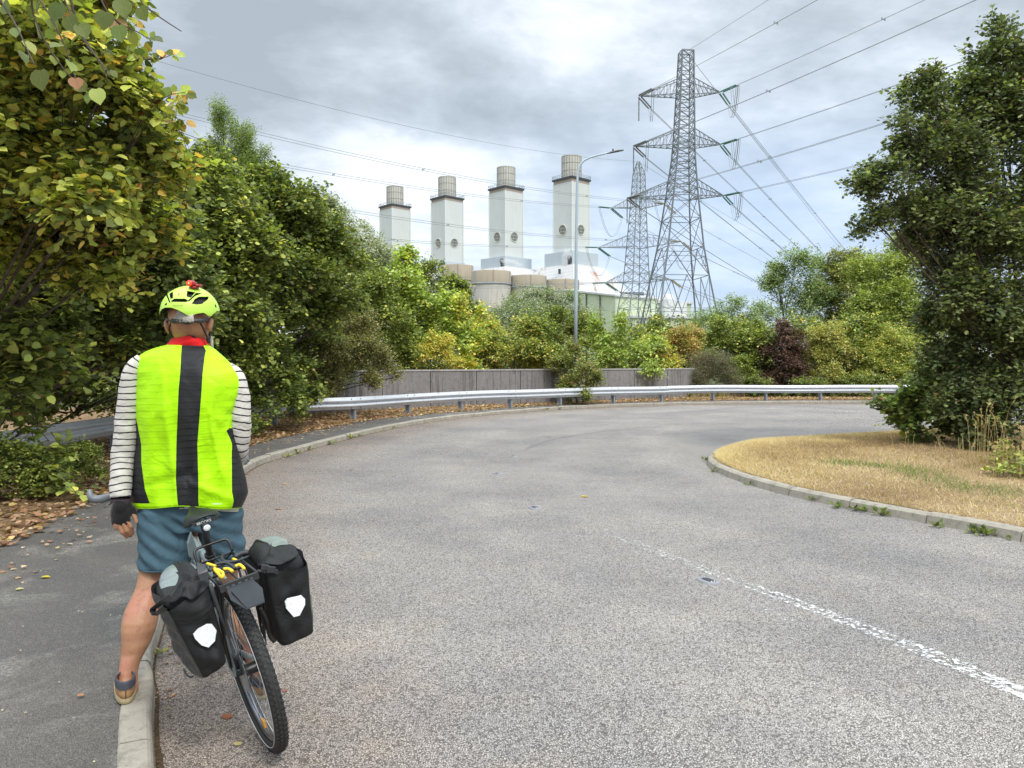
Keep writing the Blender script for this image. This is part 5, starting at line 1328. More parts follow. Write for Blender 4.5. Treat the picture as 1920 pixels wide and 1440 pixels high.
# area weighting (cells grow away from the tip)
a1 = np.linalg.norm(rows[iu + 1, iv] - rows[iu, iv], axis=1) * np.linalg.norm(rows[iu, iv + 1] - rows[iu, iv], axis=1)
P = P[sel & (rng.random(n) < np.clip(a1 / 0.022, 0.12, 1))]
def fbm(P, s, seed):
    r = np.random.default_rng(seed); out = np.zeros(len(P))
    for k in range(5):
        w_ = r.normal(size=(3, 2)) * s * 1.9 ** k; ph = r.uniform(0, 6.28, 3)
        out += sum(np.sin(P[:, :2] @ w_[i] + ph[i]) for i in range(3)) / 3 * 0.6 ** k
    return out
nz = fbm(P, 0.8, 3)
green = np.zeros(len(P)); 
for gx, gy, gr in ((1590, 868, .25), (1640, 872, .2), (1710, 885, .22), (1750, 893, .28), (1700, 878, .3), (1800, 905, .3), (1880, 915, .35)):
    c = gnd(gx, gy, .2); green = np.maximum(green, np.exp(-(((P[:, 0] - c.x) / gr) ** 2 + ((P[:, 1] - c.y) / (gr * 1.2)) ** 2)))
c1 = np.array([0.60, 0.43, 0.24]); c2 = np.array([0.29, 0.18, 0.09]); c3 = np.array([0.82, 0.67, 0.44])
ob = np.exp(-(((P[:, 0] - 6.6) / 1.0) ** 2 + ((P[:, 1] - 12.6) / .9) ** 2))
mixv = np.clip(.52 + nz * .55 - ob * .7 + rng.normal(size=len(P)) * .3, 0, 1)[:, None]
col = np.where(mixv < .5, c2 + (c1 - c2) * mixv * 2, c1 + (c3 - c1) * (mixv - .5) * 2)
isg = (rng.random(len(P)) < green * .8)
col[isg] = np.array([0.16, 0.24, 0.05]) * rng.uniform(.7, 1.4, (isg.sum(), 1))
H = rng.uniform(.018, .05, len(P)) * (1 + .8 * isg); Wd = np.full(len(P), .0032)
fe = np.array([tuple(p) for p in ii]); kk = rng.integers(0, len(fe) - 1, 14000); fn = np.array([tuple(p) for p in offset(ik, -1.0)]) - np.array([tuple(p) for p in ik]); nn2 = norm(fn)
FP = fe[kk] + nn2[kk] * rng.normal(0.01, .035, (14000, 1)) + rng.normal(size=(14000, 3)) * np.array([.01, .01, 0]); FP[:, 2] = .098
FP = FP[(FP[:, 1] > 4) & (FP[:, 1] < 20)]; rag = fbm(FP, 2.5, 9) > -.2; FP = FP[rag]; nF = len(FP)
P = np.concatenate([P, FP]); H = np.concatenate([H, rng.uniform(.02, .065, nF)]); Wd = np.full(len(P), .0032)
col = np.concatenate([col, (c2 + (c3 - c2) * rng.random((nF, 1)) * .8)])
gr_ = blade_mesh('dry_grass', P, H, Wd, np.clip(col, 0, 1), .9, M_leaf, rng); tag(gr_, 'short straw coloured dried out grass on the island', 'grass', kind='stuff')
# tall seeding grasses below the oak
rng = np.random.default_rng(31)
def tall_grass(label, spots, h0, h1, colr, n, heads=True, group=None, spreadr=.12, name='tall_grass'):
    c = spots[0]; o = thing(name, c, label, 'grass tuft', group)
    P0 = []; 
    for s in spots: P0 += [np.array(s) + np.array([rng.normal() * spreadr, rng.normal() * spreadr, 0]) for _ in range(n)]
    P0 = np.array(P0); mb = MB(); HP, HA = [], []
    for p in P0:
        h = rng.uniform(h0, h1); a = rng.uniform(0, 6.28); ln_ = rng.uniform(.12, .42) * h; d = Vector((math.cos(a), math.sin(a), 0)); b0 = Vector(p)
        d.x -= .5; pts = [b0, b0 + d * ln_ * .12 + Vector((0, 0, h * .5)), b0 + d * ln_ * .45 + Vector((0, 0, h * .85)), b0 + d * ln_ + Vector((0, 0, h))]
        pts = catmull(pts, h / 8); mb.tube(pts, [0.0035 * (1 - .6 * i / len(pts)) for i in range(len(pts))], 4)
        if heads:
            for k in range(10): HP.append(pts[-1] + (pts[-2] - pts[-1]) * k * .16 + Vector(rng.normal(size=3)) * .006); HA.append((pts[-1] - pts[-2]).normalized() + Vector(rng.normal(size=3)) * .4)
    m_ = simple('straw_stalk', colr, .7, 0, .25, 20) if 'straw_stalk' not in bpy.data.materials else bpy.data.materials['straw_stalk']
    mb.build('stalks', m_, o, True, fixn=False)
    if heads: leaf_mesh('seed_heads', np.array([tuple(x) for x in HP]), np.array([tuple(x) for x in HA]), rng.normal(size=(len(HP), 3)), np.full(len(HP), .035), np.array([[.55, .42, .22]]) * rng.uniform(.7, 1.2, (len(HP), 1)), SLIM, o)
    n2 = 60; Q = P0[rng.integers(0, len(P0), n2)] + rng.normal(size=(n2, 3)) * np.array([.08, .08, 0])
    blade_mesh('blades', Q, rng.uniform(h0 * .2, h0 * .6, n2), np.full(n2, .004), np.array([[.50, .38, .17]]) * rng.uniform(.6, 1.2, (n2, 1)), .6, M_leaf, rng, o)
tall_grass('tall dry seeding grass stalks in front of the oak at the right', [gnd(1855, 868, .2), gnd(1835, 872, .2)], .55, .95, (.55, .40, .18), 8)
tall_grass('short dry grass stems under the oak between hazel bush and tall stalks', [gnd(1790, 865, .2), gnd(1740, 855, .2)], .2, .38, (.5, .38, .18), 12, False, spreadr=.3)
tall_grass('bent straw coloured stems at the right edge near the bramble patch', [gnd(1890, 890, .2), gnd(1910, 880, .2)], .3, .5, (.5, .38, .18), 10, spreadr=.25)
tall_grass('pale dry grass standing under the barrier below the twiggy bush', [gnd(1300, 748, .15), gnd(1330, 747, .15), gnd(1365, 747, .15)], .25, .5, (.55, .40, .18), 40, False, spreadr=.35)

# leaf litter on the verge, thick by the pavement, thinning on to the asphalt
rng = np.random.default_rng(41)
pb_n = np.array([[p.x, p.y] for p in pbk]); pc = np.array([7.0, 10.0])
def litter(n, d_lo, d_hi, s_lo, s_hi, z, name, label, pal, ymin=2, ymax=33, flat=.25):
    k = rng.integers(0, len(pb_n) - 1, n); f = rng.random(n)[:, None]; base = pb_n[k] * (1 - f) + pb_n[k + 1] * f
    dirn = norm(base - pc); p2 = base + dirn * rng.uniform(d_lo, d_hi, n)[:, None]
    sel = (p2[:, 1] > ymin) & (p2[:, 1] < ymax) & (np.abs(p2[:, 0]) / np.maximum(.1, p2[:, 1]) < .75)
    p2 = p2[sel]; n = len(p2)
    P = np.concatenate([p2, np.full((n, 1), z) + rng.uniform(0, .02, (n, 1))], 1)
    a = rng.uniform(0, 6.28, n); A = np.stack([np.cos(a), np.sin(a), rng.normal(size=n) * flat], 1); N = np.stack([rng.normal(size=n) * flat * 1.4, rng.normal(size=n) * flat * 1.4, np.ones(n)], 1)
    o = leaf_mesh(name, P, A, N, rng.uniform(s_lo, s_hi, n), palette(pal, n, rng), ROUND); tag(o, label, 'leaf litter', kind='stuff')
P_LIT = [(5, (0.24, 0.125, 0.065)), (4, (0.33, 0.20, 0.11)), (3, (0.14, 0.07, 0.04)), (2.5, (0.42, 0.30, 0.18)), (.5, (0.42, 0.30, 0.09))]
litter(34000, -0.12, 1.3, .04, .085, .125, 'leaf_litter', 'drift of brown fallen leaves between the pavement and the barrier', P_LIT)
litter(26000, 0.9, 3.2, .05, .09, .15, 'woodland_litter', 'brown fallen leaves under the hedge behind the barrier', P_LIT)
litter(3600, -0.7, 0.0, .015, .05, .112, 'scattered_leaves', 'small scattered leaf scraps along the pavement edge', P_LIT + [(2, (0.5, 0.42, 0.28))], flat=.12)
# crumbs on the near pavement
k = rng.integers(0, NS, 2500); tt = rng.random(2500) ** 1.0; KB = np.array([tuple(p) for p in kin]); PBn = np.array([tuple(p) for p in pbk])
P = KB[k] * (1 - tt[:, None]) + PBn[k] * tt[:, None]; P[:, 2] = .112; P = P[(P[:, 1] > 2.4) & (P[:, 1] < 12)]
a = rng.uniform(0, 6.28, len(P)); o = leaf_mesh('pavement_crumbs', P, np.stack([np.cos(a), np.sin(a), a * 0], 1), np.stack([rng.normal(size=len(P)) * .2, rng.normal(size=len(P)) * .2, np.ones(len(P))], 1), rng.uniform(.004, .014, len(P)), palette([(3, (.45, .36, .22)), (3, (.25, .17, .1)), (1, (.6, .5, .2))], len(P), rng), DIAM)
tag(o, 'fine plant debris scattered over the grey pavement', 'leaf litter', kind='stuff')
# bits in the gutter
k = rng.integers(0, len(ko) - 1, 1800); KO_ = np.array([tuple(p) for p in ko]); P = KO_[k] + rng.normal(size=(1800, 3)) * np.array([.03, .1, 0]); nrm_ = np.array([tuple(p) for p in offset(ko, -.05)]); P = P + (nrm_[k] - KO_[k]) * rng.uniform(.2, 1.2, (1800, 1)); P[:, 2] = .008
P = P[(P[:, 1] > 2.4)]
a = rng.uniform(0, 6.28, len(P)); o = leaf_mesh('gutter_leaves', P, np.stack([np.cos(a), np.sin(a), a * 0], 1), np.stack([rng.normal(size=len(P)) * .5, rng.normal(size=len(P)) * .5, np.ones(len(P))], 1), rng.uniform(.008, .035, len(P)), palette(P_LIT + [(2, (.35, .12, .09))], len(P), rng), DIAM)
tag(o, 'reddish leaf debris collected in the gutter along the kerb', 'leaf litter', kind='stuff')

# countable fallen leaves
def fallen(px, py, z, size, col, label, rot=0.0):
    c = gnd(px, py, z + .004); o = leaf_mesh('fallen_leaf', np.array([[0.0, 0, 0]]), np.array([[math.cos(rot), math.sin(rot), .05]]), np.array([[.1, .05, 1]]), np.array([size]), np.array([col]), NEARL)
    o.location = c; tag(o, label, 'leaf', 'single fallen leaves')
fallen(78, 1082, .11, .055, (.68, .55, .05), 'bright yellow fallen leaf on the grey pavement', .2)
fallen(30, 1105, .11, .045, (.60, .55, .25), 'small pale yellow leaf on the pavement near the left edge', .5)
fallen(125, 1020, .11, .05, (.62, .50, .36), 'pale beige fallen leaf on the pavement above the yellow one', 0)
fallen(20, 1068, .11, .04, (.55, .47, .32), 'straw coloured leaf at the left picture edge of the pavement', .8)
fallen(145, 1304, .11, .028, (.55, .26, .12), 'tiny orange leaf on the pavement beside the cyclist\'s shoe', .3)
fallen(526, 955, 0, .075, (.48, .25, .12), 'orange brown leaf on the road right of the cyclist\'s vest', 2.6)
fallen(530, 908, 0, .06, (.62, .40, .12), 'small yellow leaf on the road near the kerb, farther up', .1)
fallen(1090, 931, 0, .09, (.66, .50, .10), 'yellow leaf in the middle of the road', .1)
fallen(420, 1347, 0, .05, (.34, .13, .07), 'crumpled red brown leaf on the road beside the rear wheel', 1.1)
fallen(446, 1397, 0, .035, (.60, .50, .22), 'small yellowish leaf on the road at the bottom left of the tyre', 2.0)
fallen(532, 1297, 0, .03, (.42, .16, .14), 'tiny pinkish leaf on the road right of the tyre', 1.8)
fallen(655, 881, 0, .06, (.36, .10, .05), 'dark red leaf on the road beside the far kerb', .1)

# weeds growing out of the kerb joints
def weed(px, py, z, s, label, group, n=26, pal=None, name='weed'):
    s *= .85
    c = gnd(px, py, z); o = thing(name, c, label, 'weed', group)
    a = rng.uniform(0, 6.28, n); el_ = rng.uniform(.1, 1.1, n); A = np.stack([np.cos(a) * np.cos(el_), np.sin(a) * np.cos(el_), np.sin(el_)], 1)
    P = np.array([tuple(c)]) + A * rng.uniform(0, .7, (n, 1)) * s * np.array([1.6, .5, .7]); N = norm(np.array([[0, 0, 1.0]]) + rng.normal(size=(n, 3)) * .5)
    leaf_mesh('weed_leaves', P, A, N, rng.uniform(.35, .8, n) * s, palette(pal or [(3, G_DK), (4, G_MD), (2, (.16, .22, .05)), (1, (.30, .28, .1))], n, rng), SLIM, o, wid=1.5)
    mb = MB()
    for k in range(6):
        mb.tube([c, c + Vector(A[k]) * s * .8], [s * .03, s * .012], 4)
    mb.build('stems', M_twig, o, fixn=False)
GI = 'weeds growing along the island kerb'
for px, py, s, lab in ((1325, 862, .10, 'green weed at the rounded tip of the island kerb'), (1338, 884, .09, 'weed just below the island tip'), (1412, 909, .10, 'flat green weed on the road where the island kerb straightens'),
                       (1525, 938, .08, 'thin weed at the kerb left of the leaf strewn clump'), (1575, 951, .11, 'weed mixed with brown leaves halfway along the island kerb'), (1600, 955, .10, 'small weed right beside the leaf strewn clump'), (1622, 958, .11, 'tufted weed near the middle of the island kerb'), (1650, 965, .12, 'spreading bright green weed past the middle of the island kerb'),
                       (1755, 987, .09, 'small weed with a white scrap beside the island kerb'), (1830, 998, .13, 'large bright weed low on the island kerb'), (1850, 1003, .12, 'weed touching the large bright one on the island kerb'), (1914, 1010, .12, 'weed at the right picture edge below the island kerb')):
    weed(px, py, 0.01, s, lab, GI)
GK = 'weeds growing out of the outer kerb joint'
for px, py, s, lab in ((725, 803, .16, 'tallest weed tuft on the far left kerb'), (748, 799, .10, 'small weed tuft right of the tallest one on the kerb'), (658, 822, .14, 'bushy weed on the kerb, second of the four tufts'), (676, 817, .10, 'small weed beside the bushy kerb weed'),
                       (620, 832, .13, 'round weed at the kerb left of the bushy one'), (578, 843, .10, 'low weed on the bend of the kerb'), (558, 849, .13, 'green weed clump in the gutter near the cyclist'), (542, 856, .10, 'nearest weed in the gutter beside the cyclist\'s elbow'), (775, 793, .1, 'tiny weed on the kerb below the barrier'),
                       (1025, 769, .12, 'weed on the far kerb below the lamp post'), (1050, 767, .12, 'green tuft on the far kerb under the bramble'), (302, 1226, .05, 'little green weed in the gutter by the left pannier')):
    weed(px, py, 0.02, s, lab, GK, 22, [(3, G_MD), (3, (.20, .25, .06)), (2, (.40, .34, .12))])
# ================================================================== BICYCLE (local frame: rear contact at the origin, +Y forward, +X right, +Z up; leaning to the left)
BYAW, BLEAN = R(34), R(13)
BORG = gnd(508, 1396)
BM = Matrix.Rotation(BYAW, 3, 'Z') @ Matrix.Rotation(-BLEAN, 3, 'Y')
def bw(v): return BORG + BM @ Vector(v)
def bl(px, py, ly):
    """local point on the sight line through (px,py) at local y"""
    c = Vector((0, 0, CAMH)); d = at(px, py, 1.0) - c
    a = BM.transposed() @ (c - BORG); b_ = BM.transposed() @ d
    t_ = (ly - a.y) / b_.y; return a + b_ * t_
M_tyre = simple('tyre_rubber', (0.030, 0.029, 0.028), 0.75, 0, 0.35, 30, 0.4, 200)
M_black = simple('black_metal', (0.025, 0.025, 0.027), 0.35, 0.3, 0.2, 20)
M_bplas = simple('black_plastic', (0.030, 0.031, 0.033), 0.45, 0, 0.3, 25)
M_silver = simple('silver_alloy', (0.62, 0.63, 0.65), 0.28, 0.9, 0.15, 20)
M_steel = simple('spoke_steel', (0.35, 0.35, 0.36), 0.35, 0.8)
M_refl = simple('reflective_white', (0.72, 0.73, 0.72), 0.5)
M_frame_ = simple('grey_teal_frame', (0.30, 0.36, 0.36), 0.35, 0.2, 0.1, 6)
M_brown = simple('muddy_brown', (0.13, 0.065, 0.040), 0.7, 0, 0.4, 25)
M_yel = simple('yellow_bungee', (0.80, 0.56, 0.03), 0.6, 0, 0.15, 60, .3, 300)
M_flap = simple('grey_rubber_flap', (0.022, 0.028, 0.032), 0.5, 0, 0.5, 14, spec=.3)
bike = bpy.data.objects.new('bicycle', None); bike.location = BORG; bike.rotation_euler = (0, -BLEAN, BYAW); link(bike)
tag(bike, 'black touring bicycle leaning left under the cyclist, with knobbly tyres and a rear rack', 'bicycle')
def bpart(mb, name, mat, parent=bike, smooth=False, bev=0):
    # all children of the bike share its local frame
    o = mb.build(name, mat, parent, smooth, local=True)
    if bev: bevel(o, bev)
    return o
def wheel(y0, steer=0.0):
    c = Vector((0, y0, 0.35)); RT = 0.322; rt = 0.0265
    def P(a, x, r): return c + Vector((x, r * math.sin(a), r * math.cos(a)))
    hub = MB(); hub.tube([c + Vector((-.062, 0, 0)), c + Vector((-.03, 0, 0)), c + Vector((-.028, 0, 0)), c + Vector((.028, 0, 0)), c + Vector((.03, 0, 0)), c + Vector((.062, 0, 0))], [.010, .012, .024, .024, .012, .010], 16)
    wh = bpart(hub, 'wheel', M_black, smooth=False)
    mb = MB(); n = 120; prof = []
    for k in range(14):
        t_ = -PI * .80 + 2 * PI * .80 * k / 13; prof.append((rt * math.sin(t_) * .98, RT + rt * math.cos(t_)))
    mb.quadgrid([[P(2 * PI * i / n, x, r) for x, r in prof] for i in range(n + 1)])
    ns = 84                                          # tread knobs
    for i in range(ns):
        for sx, r_, w_, l_, off in ((-.0075, RT + rt, .009, .012, 0), (.0075, RT + rt, .009, .012, .5), (-.0185, RT + rt * .78, .008, .010, .5), (.0185, RT + rt * .78, .008, .010, 0)):
            a = 2 * PI * (i + off) / ns; nr = Vector((sx * 28 if abs(sx) > .01 else sx * 8, 0, 1)).normalized()
            q = Matrix.Rotation(-a, 3, 'X'); e3 = (q @ Vector((nr.x, 0, nr.z))).normalized(); e2 = q @ Vector((0, 1, 0)); e1 = e2.cross(e3)
            mb.box(P(a, sx, r_ + .0006), (w_, l_, .0055), Matrix((e1, e2, e3)).transposed())
    ty = bpart(mb, 'tyre', M_tyre, wh)
    mb = MB()
    for s_ in (-1, 1):
        ring = [P(2 * PI * i / 90, s_ * rt * 1.005, RT - .003) for i in range(90)]; mb.tube(ring, .0013, 5, closed=True)
    bpart(mb, 'reflective_line', M_refl, wh)
    mb = MB(); mb.quadgrid([[P(2 * PI * i / 90, x, r) for x, r in ((-.0125, RT - .020), (-.0135, RT - .030), (-.010, RT - .042), (0, RT - .047), (.010, RT - .042), (.0135, RT - .030), (.0125, RT - .020))] for i in range(91)])
    bpart(mb, 'rim', M_silver if False else M_rim, wh, True)
    mb = MB()
    for i in range(32):
        a = 2 * PI * i / 32; s_ = -1 if i % 2 else 1; a2 = a + (0.9 if (i // 2) % 2 else -0.9)
        mb.tube([P(a, s_ * .003, RT - .045), P(a2, s_ * .028, .024)], .0011, 4)
    bpart(mb, 'spokes', M_steel, wh)
    return wh, P
M_rim = simple('dark_polished_rim', (0.20, 0.21, 0.23), 0.25, 0.85, 0.3, 10)
wr, PW = wheel(0.0)
wf, _ = wheel(1.08)
mb = MB()
for k, rr in enumerate((.046, .041, .036, .031, .027)):
    mb.tube([Vector((.030 + k * .005, 0, .35)), Vector((.033 + k * .005, 0, .35))], rr, 28)
bpart(mb, 'cassette', M_steel, wr)
mb = MB(); mb.tube([Vector((-.038, 0, .35)), Vector((-.0365, 0, .35))], .080, 40); bpart(mb, 'brake_disc', M_silver, wr)
mb = MB(); v = PW(math.pi * .97, 0, .27); mb.box(v, (.012, .035, .05)); bpart(mb, 'spoke_reflector', simple('amber_reflector', (.75, .35, .03), .25), wr, bev=.004)
# frame
mb = MB()
ST = Vector((0, .27, .76)); BB = Vector((0, .44, .285)); HT = Vector((0, .86, .87)); HB = Vector((0, .895, .74))
mb.tube([BB, ST], .0165, 14); mb.tube([ST - Vector((0, -.01, .03)), HT - Vector((0, 0, .03))], .0165, 14); mb.tube([BB, HB + Vector((0, 0, .02))], .021, 14); mb.tube([HB, HT], .022, 14)
mb.tube([BB - Vector((.036, 0, 0)), BB + Vector((.036, 0, 0))], .021, 16)
for s_ in (-1, 1):
    mb.tube([BB + Vector((s_ * .02, -.02, 0)), Vector((s_ * .045, .2, .31)), Vector((s_ * .062, 0, .35))], [.012, .011, .009], 10)
    mb.tube([ST + Vector((s_ * .012, 0, -.03)), Vector((s_ * .045, .16, .62)), Vector((s_ * .062, 0, .35))], [.010, .009, .008], 10)
bpart(mb, 'frame', M_frame_, smooth=True)
mb = MB()
mb.tube([HB, HB - Vector((0, -.008, .05))], .02, 12); mb.tube([HB + Vector((-.05, .008, -.05)), HB + Vector((.05, .008, -.05))], .016, 10)
for s_ in (-1, 1): mb.tube([HB + Vector((s_ * .05, .008, -.05)), Vector((s_ * .055, 1.0, .5)), Vector((s_ * .055, 1.08, .35))], [.016, .013, .009], 10)
bpart(mb, 'fork', M_black, smooth=True)
# seat post, saddle, clip-on light
mb = MB(); mb.tube([ST - Vector((0, .0, .05)), Vector((0, .245, .83)), Vector((0, .205, .955))], .0155, 14)
mb.tube([Vector((0, .255, .80)), Vector((0, .26, .785))], .023, 14); bpart(mb, 'seat_post', M_black, smooth=True)
mb = MB(); rows = []
M_sad = simple('dark_olive_saddle', (0.012, 0.016, 0.012), 0.5, 0, 0.2, 20, spec=.3)
for t_, hw, z_, d_ in ((0, .045, .997, .006), (.02, .070, 1.004, .03), (.06, .078, 1.008, .045), (.12, .070, 1.006, .045), (.17, .045, 1.002, .04), (.21, .027, 1.0, .035), (.26, .020, 1.0, .03), (.278, .012, .996, .012)):
    y = .155 + t_; z_ -= .024; d_ *= .72; row = []
    for k in range(17):
        a = -PI * .5 + PI * k / 16; x = hw * math.sin(a); zc = z_ + .014 * math.cos(a) - d_ * (abs(math.sin(a)) ** 5); row.append(Vector((x, y, zc)))
    rows.append(row)
mb.quadgrid(rows); o = bpart(mb, 'saddle', M_sad, smooth=True); s_ = o.modifiers.new('thick', 'SOLIDIFY'); s_.thickness = .006; s_.offset = -1
sad = o
mb = MB()
for s2 in (-1, 1): mb.tube([Vector((s2 * .03, .175, .962)), Vector((s2 * .022, .20, .950)), Vector((s2 * .02, .30, .950)), Vector((s2 * .006, .41, .975))], .0035, 8)
bpart(mb, 'saddle_rails', M_black, sad)
mb = MB(); mb.extrude_poly([Vector((x, .153, z)) for x, z in ((-.055, .974), (.055, .974), (.048, .956), (-.048, .956))], (0, .006, 0)); bpart(mb, 'saddle_badge', M_bplas, sad)
def text_obj(txt, size, mat, parent, M, name='lettering', local=True):
    cu = bpy.data.curves.new(name, 'FONT'); cu.body = txt; cu.size = size; cu.align_x = 'CENTER'; cu.align_y = 'CENTER'; cu.extrude = size * .02
    tmp = bpy.data.objects.new(name + '_tmp', cu); COL.objects.link(tmp); bpy.context.view_layer.update()
    me = bpy.data.meshes.new_from_object(tmp.evaluated_get(bpy.context.evaluated_depsgraph_get()))
    bpy.data.objects.remove(tmp); me.transform(M); me.materials.clear(); me.materials.append(mat)
    o = bpy.data.objects.new(name, me); return link(o, parent)
text_obj('BROOKS', .015, M_refl, sad, Matrix.Translation((-.008, .1515, .965)) @ Matrix.Rotation(PI / 2, 4, 'X'))
mb = MB(); c = bl(388, 989, .12); mb.tube([c + Vector((0, 0, 0)), c + Vector((0, .035, .004))], [.016, .014], 18); mb.bar(c + Vector((0, .03, 0)), Vector((0, .22, .93)), .012); lo = bpart(mb, 'seat_post_light', M_bplas)
mb = MB(); mb.tube([c - Vector((0, .003, 0)), c - Vector((0, .001, 0)), c], [.008, .013, .0145], 18); bpart(mb, 'light_lens', simple('clear_lens', (.72, .74, .76), .12), lo)
# handlebar
mb = MB(); SC = Vector((0, .80, 1.045)); mb.tube([HT, HT + Vector((0, -.02, .08)), SC], [.02, .018, .016], 12)
gl_ = [bl(209, 931, .93), bl(187, 936, .92), bl(172, 934, .92), bl(168, 921, .93), bl(169, 916, .94)]
mb.tube([gl_[0] + Vector((.0, .0, 0)), Vector((-.16, .87, 1.06)), SC, Vector((.1, .78, 1.05)), Vector((.26, .74, 1.06)), Vector((.34, .72, 1.06))], .0125, 12); hb = bpart(mb, 'handlebar', M_black, smooth=True)
M_grip = simple('grey_rubber_grip', (0.17, 0.185, 0.205), 0.35, 0, .2, 30)
mb = MB(); mb.tube(catmull(gl_, .008), [.019] * 3 + [.021] * 3 + [.018] * 60, 12, squash=.8) if False else None
pts = catmull(gl_, .01); mb.tube(pts, [lerp_table([(0, .017), (.3, .021), (.6, .019), (.85, .014), (1, .008)], i / (len(pts) - 1)) for i in range(len(pts))], 12); bpart(mb, 'grip', M_grip, hb, True)
mb = MB(); mb.tube([Vector((.24, .742, 1.06)), Vector((.35, .715, 1.06))], .018, 12); mb.tube([Vector((.35, .715, 1.06)), Vector((.36, .76, 1.09)), Vector((.355, .79, 1.12))], [.014, .013, .010], 10); bpart(mb, 'grip', M_grip, hb, True)
mb = MB()
for s2 in (-1, 1): mb.tube([Vector((s2 * .17, .79, 1.05)), Vector((s2 * .20, .83, 1.04)), Vector((s2 * .28, .82, 1.03))], .005, 8)
bpart(mb, 'brake_levers', M_black, hb)
# cranks, pedals, chain
mb = MB(); mb.tube([BB + Vector((.040, 0, 0)), BB + Vector((.043, 0, 0))], .075, 40); cr = bpart(mb, 'crankset', M_black)
mb = MB(); CA = Vector((0, .12, -.12)); mb.bar(BB + Vector((.055, 0, 0)), BB + Vector((.065, CA.y, CA.z)), .022, .012); mb.bar(BB - Vector((.055, 0, 0)), BB - Vector((.065, CA.y, CA.z)), .022, .012); bpart(mb, 'crank_arms', M_black, cr, bev=.003)
for s2 in (-1, 1):
    mb = MB(); mb.box(BB + Vector((s2 * .115, CA.y * s2, CA.z * s2)), (.09, .085, .018)); bpart(mb, 'pedal', M_bplas, cr, bev=.004)
mb = MB(); mb.tube([Vector((.042, 0, .39)), Vector((.042, .44, .36))], .0035, 6); mb.tube([Vector((.042, .44, .21)), Vector((.042, .03, .24)), Vector((.042, -.015, .26)), Vector((.042, 0.03, .30))], .0035, 6); bpart(mb, 'chain', M_steel)
mb = MB(); mb.bar(Vector((.052, -.01, .33)), Vector((.052, .0, .245)), .03, .018); mb.tube([Vector((.042, .0, .235)), Vector((.05, .0, .235))], .018, 14); mb.tube([Vector((.042, -.01, .29)), Vector((.05, -.01, .29))], .018, 14); bpart(mb, 'rear_derailleur', M_black)
mb = MB(); mb.box((-.052, .055, .375), (.035, .06, .045)); bpart(mb, 'brake_caliper', M_bplas, bev=.008)
# mudguard (dirty brown inside) over the wheel
mb = MB(); mg = []
for i in range(34):
    a = math.radians(-18 + 118 * i / 33); mg.append([Vector((x, r * math.sin(a), .35 + r * math.cos(a))) for x, r in ((-.032, .368), (-.024, .380), (0, .385), (.024, .380), (.032, .368))])
mb.quadgrid(mg); o = bpart(mb, 'mudguard', M_brown, smooth=True); s2 = o.modifiers.new('t', 'SOLIDIFY'); s2.thickness = .003
# rack
rk = MB(); zr = .795; fr_, bk_ = .17, -.205
for s2 in (-1, 1):
    x = s2 * .072
    rk.tube([Vector((x, bk_, zr)), Vector((x, fr_, zr))], .006, 10)
    rk.tube([Vector((x, bk_ + .02, zr)), Vector((s2 * .082, -.10, .62)), Vector((s2 * .072, 0.0, .39))], .0062, 10)
    rk.tube([Vector((x, .0, zr)), Vector((s2 * .084, .0, .62)), Vector((s2 * .072, 0.004, .39))], .0055, 10)
    rk.tube([Vector((x, -.02, .66)), Vector((x, .11, .66)), Vector((x, .12, zr))], .005, 8)
    rk.tube([Vector((x, fr_, zr)), Vector((s2 * .015, .27, .72))], .004, 8)
for y in (bk_, -.07, .05, fr_): rk.tube([Vector((-.072, y, zr)), Vector((.072, y, zr))], .005, 8)
rk.tube([Vector((0, bk_, zr)), Vector((0, fr_, zr))], .004, 8)
rk.tube(catmull([Vector((-.072, fr_ - .02, zr)), Vector((-.072, fr_, zr + .045)), Vector((-.06, fr_ + .01, zr + .062)), Vector((0, fr_ + .01, zr + .064)), Vector((.06, fr_ + .01, zr + .062)), Vector((.072, fr_, zr + .045)), Vector((.072, fr_ - .02, zr))], .01), .0058, 10)
rack = bpart(rk, 'rear_rack', M_black, smooth=True)
mb = MB(); mb.box((0, bk_ - .008, zr - .010), (.15, .006, .030)); bpart(mb, 'rack_plate', M_bplas, rack, bev=.002)
mb = MB()
for x in (-.045, -.025, 0, .025, .045): mb.box((x, bk_ - .0125, zr - .010), (.011, .003, .0025))
bpart(mb, 'plate_slots', M_steel, rack)
# splash flap hanging behind the rack
mb = MB(); F1 = [(-.050, -.215, .780), (.046, -.215, .780), (.060, -.29, .752), (.043, -.35, .722), (-.028, -.35, .722), (-.058, -.285, .752)]
mb.extrude_poly([Vector(p) for p in F1], (0, .002, .005)); flap = bpart(mb, 'splash_flap', M_flap)
mb = MB(); mb.extrude_poly([Vector((-.040, -.25, .770)), Vector((-.024, -.348, .7265)), Vector((-.026, -.348, .7275)), Vector((-.044, -.25, .772))], (.002, .001, .004)); bpart(mb, 'flap_crease', M_black, flap)
